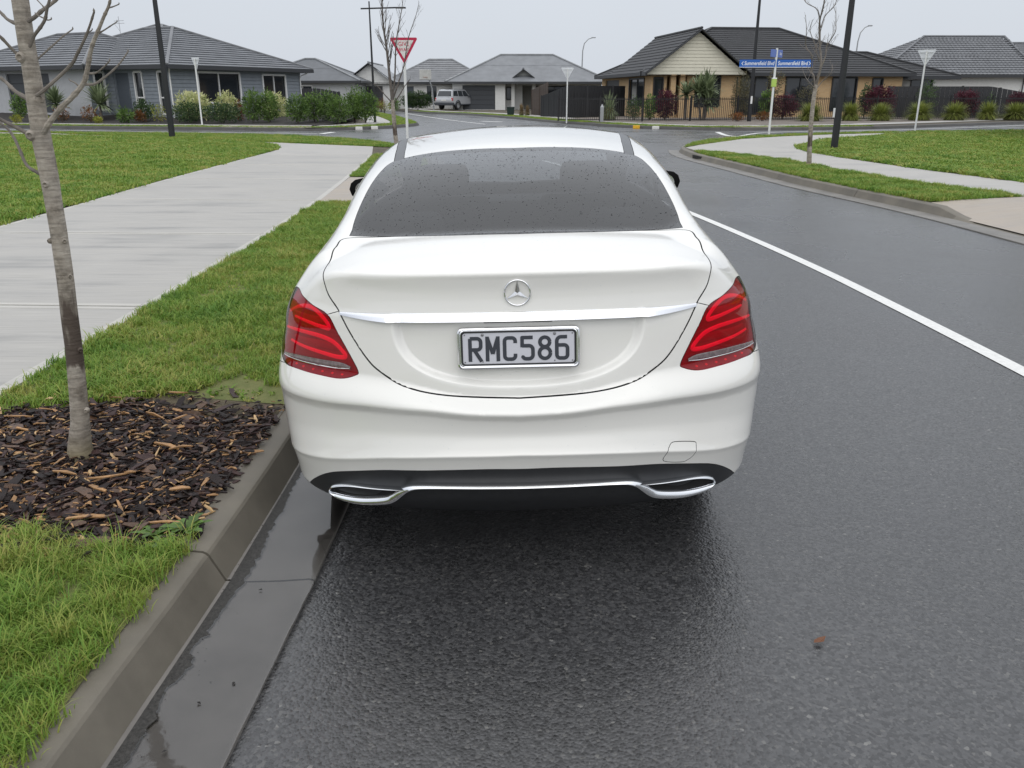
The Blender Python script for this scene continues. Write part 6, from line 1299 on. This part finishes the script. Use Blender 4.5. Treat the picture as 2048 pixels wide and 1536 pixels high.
        ed=P[be[:,1]]-P[be[:,0]]; nn=(Nn[be[:,0]]+Nn[be[:,1]])/2; inw=np.cross(nn,ed); inw/=np.maximum(np.linalg.norm(inw,axis=1,keepdims=True),1e-9)
        acc=np.zeros_like(P); np.add.at(acc,be[:,0],inw); np.add.at(acc,be[:,1],inw); ln=np.linalg.norm(acc,axis=1); bv=np.where(ln>1e-6)[0]
        P[bv]+=acc[bv]/ln[bv,None]*gap
        P+=Nn*off
        vs=[tuple(p) for p in P]; fs=[tuple(t) for t in tri]; ns=[tuple(x) for x in Nn]
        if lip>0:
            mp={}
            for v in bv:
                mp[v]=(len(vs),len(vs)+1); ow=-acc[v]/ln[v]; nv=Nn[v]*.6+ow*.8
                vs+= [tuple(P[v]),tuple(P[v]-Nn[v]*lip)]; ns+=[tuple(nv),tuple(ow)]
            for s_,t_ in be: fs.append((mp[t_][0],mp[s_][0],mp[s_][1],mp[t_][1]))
        me=bpy.data.meshes.new(name); me.from_pydata(vs,[],fs); me.materials.append(m); me.materials.append(rubber_and_gap_shade); me.polygons.foreach_set('use_smooth',[True]*len(fs)); me.polygons.foreach_set('material_index',[0]*len(tri)+[1]*(len(fs)-len(tri))); me.update()  # lip faces share the tyre black: panel-gap shade put into the colour
        me.normals_split_custom_set_from_vertices(ns)
        return link(name,me,None,root)
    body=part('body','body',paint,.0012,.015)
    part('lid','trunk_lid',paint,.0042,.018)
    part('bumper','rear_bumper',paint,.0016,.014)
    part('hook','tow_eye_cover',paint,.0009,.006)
    part('diff','diffuser',black,.0,.02)
    for i in range(2): part('rail%d'%i,'roof_strip',mat('roof_strip_black',(.03,.031,.034),rough=.3,bump=.3,bscale=300,bdist=.002),.0015,.008,-.001)
    part('glass','rear_window',dglass,.001,0)
    part('wscreen','windscreen',wglass,.001,0)
    for i in range(4): part('w%d'%i,'side_window',sglass,.001,0)
    # ---------- tail lamps
    lens=glass_mat('red_lens',(.80,.085,.20),.03,1.5,.85)
    hous=mat('lamp_housing',(.38,.022,.065),rough=.35)
    hot=mat('light_guide_red',(.80,.05,.19),rough=.25,coat=.3,emit=(.9,.03,.12,.35))  # small emission added to brighten the red of the guides
    refl=mat('lamp_reflector',(.55,.54,.54),rough=.25,metal=.4)
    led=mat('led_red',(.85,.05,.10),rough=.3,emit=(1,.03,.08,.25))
    clear=glass_mat('clear_lens',(.9,.9,.92),.03,1.5)
    def surf(pl,off):
        c=onto(s2(np.array(pl,float))); return c+nrm(c)*off
    def rbn(mb,pl,w,off,taper=True,h=.004):
        c=surf(catmull(pl,6),off); n=nrm(c); N=len(c); t=np.gradient(c,axis=0); t/=np.linalg.norm(t,axis=1,keepdims=True); s=np.cross(n,t)
        vs=[];fs=[]
        for i in range(N):
            k=w*(1 if not taper else (.35+.65*math.sin(math.pi*min(1,max(0,.1+.8*i/(N-1))))))
            vs+=[c[i]-s[i]*k,c[i]-s[i]*k*.5+n[i]*h,c[i]+s[i]*k*.5+n[i]*h,c[i]+s[i]*k]
        for i in range(N-1):
            for j in range(3): fs.append((i*4+j,i*4+4+j,i*4+5+j,i*4+1+j))
        mb.add(vs,fs)
    g1=[(.822,.49,.895),(.80,.44,.918),(.758,.372,.940),(.712,.325,.944),(.674,.287,.926),(.646,.258,.900),(.645,.254,.886),(.68,.283,.887),(.735,.337,.891),(.795,.42,.892)]
    g2=[(.84,.50,.835),(.80,.415,.846),(.745,.335,.853),(.68,.277,.853),(.63,.238,.842),(.596,.212,.816),(.587,.204,.799),(.62,.222,.793),(.69,.277,.797),(.76,.345,.800),(.815,.43,.803)]
    wh=[(.846,.46,.746),(.76,.336,.760),(.668,.254,.766),(.60,.205,.770),(.565,.187,.765)]
    whw=[(.85,.46,.741),(.77,.345,.747),(.69,.27,.752),(.62,.22,.756),(.567,.188,.763)]
    for sg,nm in ((1,'lampR'),(-1,'lampL')):
        mir=lambda l:[(sg*x,y,z) for x,y,z in l]
        lm=part(nm,'tail_lamp',lens,.0012,.004,-.0005)
        h=part(nm,'lamp_housing',hous,-.004,.03,-.010); h.parent=lm
        mb=MB(); rbn(mb,mir(g1),.0085,-.0075); mb.build('light_guide',hot,lm,True)
        mb=MB(); rbn(mb,mir(g2),.0085,-.0075); mb.build('light_guide',hot,lm,True)
        mb=MB()
        for a,bq,w in ((g1,.905,.012),(g2,.822,.013)):
            rbn(mb,mir([(x,y,bq+(.004 if x<.7 else .0)) for x,y,z in (a[1:6])]),w,-.0088,True,.0015)
        mb.build('lamp_glow_band',mat('lamp_inner_red',(.48,.03,.09),rough=.35),lm,True)
        mb=MB(); rbn(mb,mir(wh),.0095,.0006,True,.0008); mb.build('reverse_lamp',mat('reverse_grey',(.17,.13,.135),rough=.22,coat=1,noise=.35,nscale=60),lm,True)
        mb=MB(); rbn(mb,mir(whw),.0022,.0016,True,.001); mb.build('lamp_chrome_line',chrome,lm,True)
        for (x,y,z) in [(.80,.36,.732),(.765,.33,.732),(.725,.28,.734),(.685,.25,.735),(.645,.22,.737),(.605,.2,.739)]:
            c=surf(mir([(x,y,z)]),-.008)[0]; mb=MB(); mb.lathe([(.0,-.004),(.004,-.002),(.005,.002),(.0,.004)],8,Matrix.Translation(c)); mb.build('lamp_diode',led,lm,True)
    # ---------- chrome strip over the plate
    N=61; xs=np.linspace(-.592,.592,N); vs=[];fs=[]
    prof=[(0.0,-.003),(.06,.004),(.5,.013),(.93,.021),(1.0,.018),(1.0,-.006)]
    for x in xs:
        f=abs(x)/.592; zt=.969-.018*f**2.2; h=.030-.0*f if f<.62 else .030-.019*((f-.62)/.38)**1.5
        o=np.array([[x,-.3,zt-h*k] for k,_ in prof]); c=cast(np.array([[x,-.3,zt+.004]]),np.array([[0,1.,0]]),0,1.2,200)[0]
        b0=cast(np.array([[x,-.3,.972]]),np.array([[0,1.,0]]),0,1.2,200)[0]
        fade=1 if f<.75 else max(.4,1-(f-.75)/.25*.6)
        if f>.66:
            b1=cast(np.array([[x,-.3,zt-h-.003]]),np.array([[0,1.,0]]),0,1.2,200)[0]; b0=b0.copy(); b0[1]=min(b0[1],b1[1])
        for k,d in prof: vs.append((x,b0[1]-d*fade+ (.004*k),zt-h*k))
    M_=len(prof)
    for i in range(N-1):
        for k in range(M_-1): fs.append((i*M_+k,i*M_+M_+k,i*M_+M_+k+1,i*M_+k+1))
    mb=MB(); mb.add(vs,fs); mb.build('boot_trim',mat('wet_chrome',(.84,.85,.88),rough=.16,metal=1,bump=.12,bscale=220,bdist=.001),root,True,60)
    # black bar painted in as the shade under the strip, at the handle recess
    mb=MB(); mb.box((-.11,.108,.930),(.11,.135,.938),bev=.002); mb.build('handle_gap_shade',black,root)
    # ---------- number plate
    tilt=math.atan2(.128-.111,.921-.785)
    yc=float(cast(np.array([[0,-.3,.853]]),np.array([[0,1.,0]]),0,1.2,200)[0][1])-.016
    pl=empty('number_plate',(0,yc,.853)); pl.parent=root; pl.rotation_euler=(-tilt,0,0)
    def rrect(w,h,r,n=5):
        out=[]
        for cx,cy,a in ((w-r,h-r,0),(-(w-r),h-r,90),(-(w-r),-(h-r),180),(w-r,-(h-r),270)):
            for k in range(n+1):
                t=math.radians(a+90*k/n); out.append((cx+r*math.cos(t),cy+r*math.sin(t)))
        return out
    def ringp(mb,levels,n=5):
        rings=[[(x,d,z) for x,z in rrect(w,h,r,n)] for w,h,r,d in levels]; k=len(rings[0]); vs=[p for r in rings for p in r]; fs=[]
        for i in range(len(rings)-1):
            for j in range(k): fs.append((i*k+j,i*k+(j+1)%k,(i+1)*k+(j+1)%k,(i+1)*k+j))
        mb.add(vs,fs)
    mb=MB(); ringp(mb,[(.196,.0675,.016,.012),(.196,.0675,.016,-.002),(.1945,.066,.015,-.006),(.190,.0615,.013,-.0075),(.1875,.059,.012,-.005),(.1865,.058,.012,-.006),(.184,.0555,.011,-.0055),(.1825,.054,.010,-.001)]); mb.build('plate_frame',chrome,pl,True,50)
    mb=MB(); ringp(mb,[(.1835,.055,.010,-.0005),(.1825,.054,.010,-.003),(.179,.0505,.008,-.0025),(.178,.050,.008,0)]); mb.build('plate_inner_frame',black,pl,True,50)
    mb=MB(); mb.poly([(x,-.0005,z) for x,z in rrect(.18,.0525,.006)][::-1]); mb.build('plate_sheet',mat('plate_white',(.57,.575,.62),rough=.4,noise=.03,nscale=300),pl)
    ink=mat('plate_ink',(.032,.037,.048),rough=.5)
    W,Hh,sw_=.046,.0805,.0118
    def arc(cx,cy,rx,ry,a0,a1,n=9): return [(cx+rx*math.cos(math.radians(a0+(a1-a0)*i/n)),cy+ry*math.sin(math.radians(a0+(a1-a0)*i/n))) for i in range(n+1)]
    w=W/2-sw_/2; h=Hh/2-sw_/2; r_=.011
    GL={'R':[[(-w,-h-sw_/2),(-w,h)],[(-w,h)]+[(w-.012,h)]+arc(w-.012,h-.012,.012,.012,90,0)+arc(w-.012,.010,.012,.012,0,-90)+[(-w,-.002)],[(-.004,-.002),(w+.002,-h-sw_/2)]],
     'M':[[(-w,-h-sw_/2),(-w,h+sw_/2)],[(w,-h-sw_/2),(w,h+sw_/2)],[(-w+.001,h),(0,-.016)],[(w-.001,h),(0,-.016)]],
     'C':[[(w,.017)]+arc(w-r_,h-r_,r_,r_,0,90)+arc(-w+r_,h-r_,r_,r_,90,180)+arc(-w+r_,-h+r_,r_,r_,180,270)+arc(w-r_,-h+r_,r_,r_,270,360)+[(w,-.017)]],
     '5':[[(w,h),(-w,h),(-w,.003)],[(-w,.008),(w-.013,.008)]+arc(w-.013,-.005,.013,.013,90,0)+arc(w-.013,-h+.013,.013,.013,0,-90)+arc(-w+.013,-h+.013,.013,.013,270,205)],
     '8':[arc(0,.019,w-.0015,h-.019,0,360,20),arc(0,-.0165,w+.0005,h-.0165,0,360,20)],
     '6':[[(w-.001,h)]+[(-w+.014,h)]+arc(-w+.014,h-.014,.014,.014,90,180)+arc(-w+r_,-h+r_,r_,r_,180,270)+arc(w-r_,-h+r_,r_,r_,270,360)+arc(w-r_,.004-r_+.004,r_,r_,0,90)+[(-w,.008)]]}
    for i,ch in enumerate('RMC586'):
        mb=MB(); x0=(-2.5+i)*.0552+(.0 if i<3 else .001)
        for st_i,st in enumerate(GL[ch]):
            for si in range(len(st)-1):
                a=Vector(st[si]); b=Vector(st[si+1]); d=(b-a); 
                if d.length<1e-6: continue
                d.normalize(); nn=Vector((-d.y,d.x))*sw_/2
                mb.add([(x0+p.x,-.0014-.00001*(si+30*st_i),p.y-.002) for p in (a+nn,a-nn,b-nn,b+nn)],[(0,1,2,3)])
            for si in range(1,len(st)-1):
                a=st[si]; mb.add([(x0+a[0]+sw_/2*math.cos(t),-.0016-.00001*(si+30*st_i),a[1]-.002+sw_/2*math.sin(t)) for t in [2*math.pi*k/12 for k in range(12)]],[tuple(range(12))])
        mb.build('plate_character',ink,pl)
    for x,z in ((-.115,.0435),(.115,.0435)):
        mb=MB(); mb.lathe([(0,.003),(.0042,.002),(.005,0)],12,Matrix.Translation((x,-.001,z))@Matrix.Rotation(math.pi/2,4,'X')); mb.build('plate_screw',mat('zinc',(.25,.25,.26),rough=.4,metal=.8),pl)
    for x,z in ((-.172,.044),(.172,.044),(-.172,-.044),(.172,-.044),(.115,-.0435),(-.115,-.0435)):
        mb=MB(); mb.lathe([(0,.0016),(.0022,.001),(.0026,0)],8,Matrix.Translation((x,-.001,z))@Matrix.Rotation(math.pi/2,4,'X')); mb.build('plate_rivet',mat('rivet',(.2,.2,.21),rough=.5),pl)
    # ---------- three-pointed emblem
    sc0=cast(np.array([[0,-.3,1.030]]),np.array([[0,1.,0]]),0,1.2,200)[0]; nn=nrm(sc0[None])[0]
    em=empty('emblem',(0,float(sc0[1])-.006,1.029)); em.parent=root; em.rotation_euler=(math.atan2(nn[2],-nn[1])*-1,0,0)
    R_=.0405
    mb=MB(); mb.tube([(R_*math.cos(t),0,R_*math.sin(t)) for t in np.linspace(0,2*math.pi,40,endpoint=False)],.0026,8,closed=True); mb.build('emblem_ring',chrome,em,True)
    mb=MB()
    for k in range(3):
        a=math.radians(90+120*k); tip=(math.cos(a)*R_,-.001,math.sin(a)*R_); l=math.radians(90+120*k+60); r2=math.radians(90+120*k-60); q_=.0085
        mb.add([(0,-.007,0),(math.cos(l)*q_,0,math.sin(l)*q_),tip,(math.cos(r2)*q_,0,math.sin(r2)*q_)],[(0,2,1),(0,3,2)])
    mb.build('emblem_star',mat('star_chrome',(.6,.61,.63),rough=.15,metal=1),em)
    mb=MB(); mb.lathe([(0,.004),(.012,.004)],16,Matrix.Rotation(math.pi/2,4,'X')); 
    # ---------- exhaust trims and lower chrome line
    def fcast(x,z): 
        c=cast(np.array([[x,-.4,z]]),np.array([[0,1.,0]]),0,1.4,300)[0]; return c
    path=[(0,.392),(.105,.392),(.25,.389),(.345,.383),(.385,.371),(.410,.352),(.438,.326),(.466,.309),(.53,.290),(.58,.281),(.635,.278),(.672,.282),(.690,.290)]
    w_=[.0068,.0068,.0070,.0080,.0100,.0125,.0145,.0150,.0145,.0135,.0115,.009,.006]
    up_=[(.690,.290),(.676,.308),(.640,.328),(.59,.343),(.52,.352),(.45,.3595),(.405,.365)]
    w2_=[.005,.0058,.0058,.005,.0045,.004,.0025]
    for sg in (1,-1):
        ex=empty('exhaust_trim'); ex.parent=root
        def strip(pl,ws,nm,out):
            pp=catmull([(x,0,z) for x,z in pl],5); wq=np.interp(np.linspace(0,1,len(pp)),np.linspace(0,1,len(ws)),ws)
            P3=[]
            for p in pp:
                c=fcast(sg*p[0],max(p[2],.262)); y=c[1] if not np.isnan(c[1]) else .3; P3.append(np.array((sg*p[0],y-out,p[2])))
            P3=np.array(P3); t=np.gradient(P3,axis=0); t/=np.linalg.norm(t,axis=1,keepdims=True); vs=[];fs=[]
            for i,p in enumerate(P3):
                s_=np.array((-t[i][2],0,t[i][0]))*sg; s_/=np.linalg.norm(s_)
                for k,d in ((-1,.015),(-.85,-.012),(-.4,-.014),(.2,-.009),(.85,.0),(1,.02)): vs.append(p+s_*wq[i]*k+np.array((0,d,0)))
            for i in range(len(P3)-1):
                for k in range(5): fs.append((i*6+k,i*6+6+k,i*6+7+k,i*6+1+k))
            m_=MB(); m_.add(vs,fs); m_.build(nm,chrome,ex,True,60)
        strip(path,w_,'chrome_strip',.016); strip(up_,w2_,'tip_rim',.016)
        m_=MB(); pts_=[(.40,.358),(.45,.352),(.52,.345),(.59,.335),(.64,.32),(.68,.292),(.64,.288),(.58,.292),(.53,.302),(.48,.318),(.44,.338)]
        pv=[]
        for x,z in pts_:
            c=fcast(sg*x,z); pv.append((sg*x,c[1]-.004,z))
        m_.poly(pv if sg<0 else pv[::-1]); m_.build('pipe_opening',mat('opening_black',(.006,.006,.006),rough=.9),ex)  # flat near-black sheet fills the tip opening
    # ---------- mirrors, handles, wheels
    for sg in (1,-1):
        m_=empty('door_mirror',(sg*.86,3.02,1.06)); m_.parent=root
        mb=MB(); prof=[(-.05,.0),(.0,.050),(.05,.066),(.11,.071),(.165,.060),(.195,.038),(.208,.0)]
        vs=[];fs=[];n=12
        for k_,(x,h) in enumerate(prof):
            for k in range(n):
                a=2*math.pi*k/n; vs.append((sg*x,.02+.085*math.sin(a)*max(h,.002)/.08*(1 if math.sin(a)>0 else .35),h*math.cos(a)))
        for i in range(len(prof)-1):
            for k in range(n): fs.append((i*n+k,i*n+(k+1)%n,(i+1)*n+(k+1)%n,(i+1)*n+k) if sg>0 else (i*n+k,(i+1)*n+k,(i+1)*n+(k+1)%n,i*n+(k+1)%n))
        mb.add(vs,fs); mb.build('mirror_housing',gloss,m_,True)
        mb=MB(); mb.poly([(sg*(.085+.08*math.cos(t)),-.012,.054*math.sin(t)) for t in [2*math.pi*k/18 for k in range(18)]][::-1]); mb.build('mirror_glass',mat('mirror',(.7,.72,.74),rough=.05,metal=1),m_)
        for yy in (1.62,2.66):
            h_=.985 if yy<2 else .965; c=cast(np.array([[sg*1.5,yy,h_]]),np.array([[-sg,0,0.]]),0,1.2,200)[0]
            mb=MB(); mb.tube([(c[0]-sg*.01,yy-.10,h_+.004),(c[0]+sg*.022,yy-.075,h_+.004),(c[0]+sg*.03,yy,h_),(c[0]+sg*.022,yy+.075,h_-.002),(c[0]-sg*.01,yy+.1,h_-.002)],[.010,.013,.014,.013,.010],8,flat=.8); mb.build('door_handle',paint,root,True)
        for yc in (1.06,3.9):
            w0=empty('wheel',(sg*.735,yc,.32)); w0.parent=root
            rot=Matrix.Rotation(math.pi/2,4,'Y')
            mb=MB(); mb.lathe([(.22,-.10),(.29,-.105),(.315,-.085),(.318,0),(.315,.085),(.29,.105),(.22,.10)],36,rot); mb.build('tyre',rubber_and_gap_shade,w0,True)
            mb=MB(); mb.lathe([(.225,-.09),(.215,-.07),(.2,.0),(.215,.08),(.225,.09)],36,rot)
            for k in range(5):
                M_=Matrix.Rotation(math.radians(72*k),4,'X')
                mb.box((sg*.055,-.028,.03),(sg*.085,.028,.21),M=M_)
            mb.lathe([(0,.09*sg),(.05,.085*sg),(.06,.05*sg)],16,rot); mb.build('rim',mat('alloy',(.45,.46,.48),rough=.3,metal=.9),w0)
            mb=MB(); vs=[];fs=[];n=20
            for k in range(n+1):
                a=math.radians(-15+210*k/n)
                for xx in (sg*.88,sg*.5): vs.append((xx-sg*.735,.372*math.cos(a),.372*math.sin(a)))
            for k in range(n): fs.append((2*k,2*k+1,2*k+3,2*k+2))
            mb.add(vs,fs); mb.build('arch_liner',rubber_and_gap_shade,w0)
    # ---------- cabin
    trim=mat('cabin_fabric',(.025,.026,.028),rough=.85)
    st=empty('seats'); st.parent=root
    def seat(x0,x1,y,zb,zt,lean,name,head=()):
        M_=Matrix.Translation((0,y,zb))@Matrix.Rotation(-lean,4,'X')
        mb=MB(); mb.box((x0,-.07,0),(x1,.07,zt-zb),M=M_,bev=.04); mb.build(name,trim,st,True,50)
        for hx,hw in head:
            mb=MB(); mb.box((hx-hw,-.05,zt-zb+.03),(hx+hw,.05,zt-zb+.20),M=M_,bev=.045); mb.build('headrest',trim,st,True,50)
    seat(-.62,.62,1.25,.42,1.0,-.30,'rear_bench',[(-.42,.12),(.42,.12)])
    seat(-.65,-.14,2.45,.5,1.10,-.30,'front_seat',[(-.39,.14)]); seat(.14,.65,2.45,.5,1.10,-.30,'front_seat',[(.39,.14)])
    mb=MB(); mb.box((-.7,3.2,.80),(.7,3.6,.95),bev=.03); mb.build('dashboard',trim,root,True)
    mb=MB(); mb.box((-.7,.7,.35),(.7,3.6,.38)); mb.build('cabin_floor',trim,root)
    mb=MB(); mb.box((-.58,.70,1.06),(.58,1.05,1.075)); mb.build('parcel_shelf',trim,root)
    mb=MB(); mb.box((-.6,.9,.245),(.6,4.2,.26)); mb.build('underbody',rubber_and_gap_shade,root)
    # ---------- rain beads
    def beads(pick,n,r0,r1,name,m,fl=.5):
        vs=[];fs=[];P=[]
        while len(P)<n:
            c=pick(); 
            if c is not None and not np.isnan(c[0]): P.append(c)
        P=np.array(P); Nn=nrm(P)
        for p,nn_ in zip(P,Nn):
            r=r0+(r1-r0)*random.random()**3; nv=Vector(nn_); t=nv.orthogonal().normalized(); b=nv.cross(t); k=len(vs); el=1+random.random()*.6; an=random.random()*6.28
            t,b=t*math.cos(an)+b*math.sin(an),b*math.cos(an)-t*math.sin(an)
            for ring,(rr,hh) in enumerate(((1,0),(.72,.6))):
                for q_ in range(7):
                    a=2*math.pi*q_/7; vs.append(tuple(Vector(p)+t*math.cos(a)*r*rr*el+b*math.sin(a)*r*rr+nv*(r*hh*fl+.0004)))
            vs.append(tuple(Vector(p)+nv*(r*fl+.0004)))
            for q_ in range(7):
                j=(q_+1)%7; fs+= [(k+q_,k+j,k+7+j,k+7+q_),(k+7+q_,k+7+j,k+14)]
        mb=MB(); mb.add(vs,fs); o=mb.build(name,m,root,True,180); o['kind']='stuff'
    gp=np.array(T[lab==names.index('glass')]); ar=np.linalg.norm(np.cross(V3[gp[:,1]]-V3[gp[:,0]],V3[gp[:,2]]-V3[gp[:,0]]),axis=1); cdf=np.cumsum(ar)/ar.sum()
    def on_glass():
        t=gp[min(np.searchsorted(cdf,random.random()),len(gp)-1)]; a,b=sorted((random.random(),random.random())); return V3[t[0]]*a+V3[t[1]]*(b-a)+V3[t[2]]*(1-b)
    beads(on_glass,2300,.0007,.0029,'raindrops',mat('drop_dark',(.012,.013,.016),rough=.08,spec=.6))
    bp_=T[np.isin(lab,[0,1,names.index('bumper')])]; cc=V3[bp_].mean(1); ncc=nrm(cc); ok_=(cc[:,1]<1.6)&(cc[:,2]>.35)&(cc[:,1]>0); bp_=bp_[ok_]; ncc=ncc[ok_]
    ar2=np.linalg.norm(np.cross(V3[bp_[:,1]]-V3[bp_[:,0]],V3[bp_[:,2]]-V3[bp_[:,0]]),axis=1); cdf2=np.cumsum(ar2)/ar2.sum()
    def on_body():
        t=bp_[min(np.searchsorted(cdf2,random.random()),len(bp_)-1)]; a,b=sorted((random.random(),random.random())); p=V3[t[0]]*a+V3[t[1]]*(b-a)+V3[t[2]]*(1-b)
        side=abs(p[0])>.66 and p[2]>.86 and p[1]>.35
        return p if side or random.random()<.22 else None
    beads(on_body,2600,.0007,.0026,'body_raindrops',glass_mat('water_bead',(.93,.94,.95),.02,1.33),.6)
    root.location=(CARX,CARY,0); root.rotation_euler=(0,-CARROLL,0)
    for o in root.children:
        pass
    print('sedan',len(T),round(__import__('time').time()-t0,1),'s')
    return root
sedan=build_sedan()
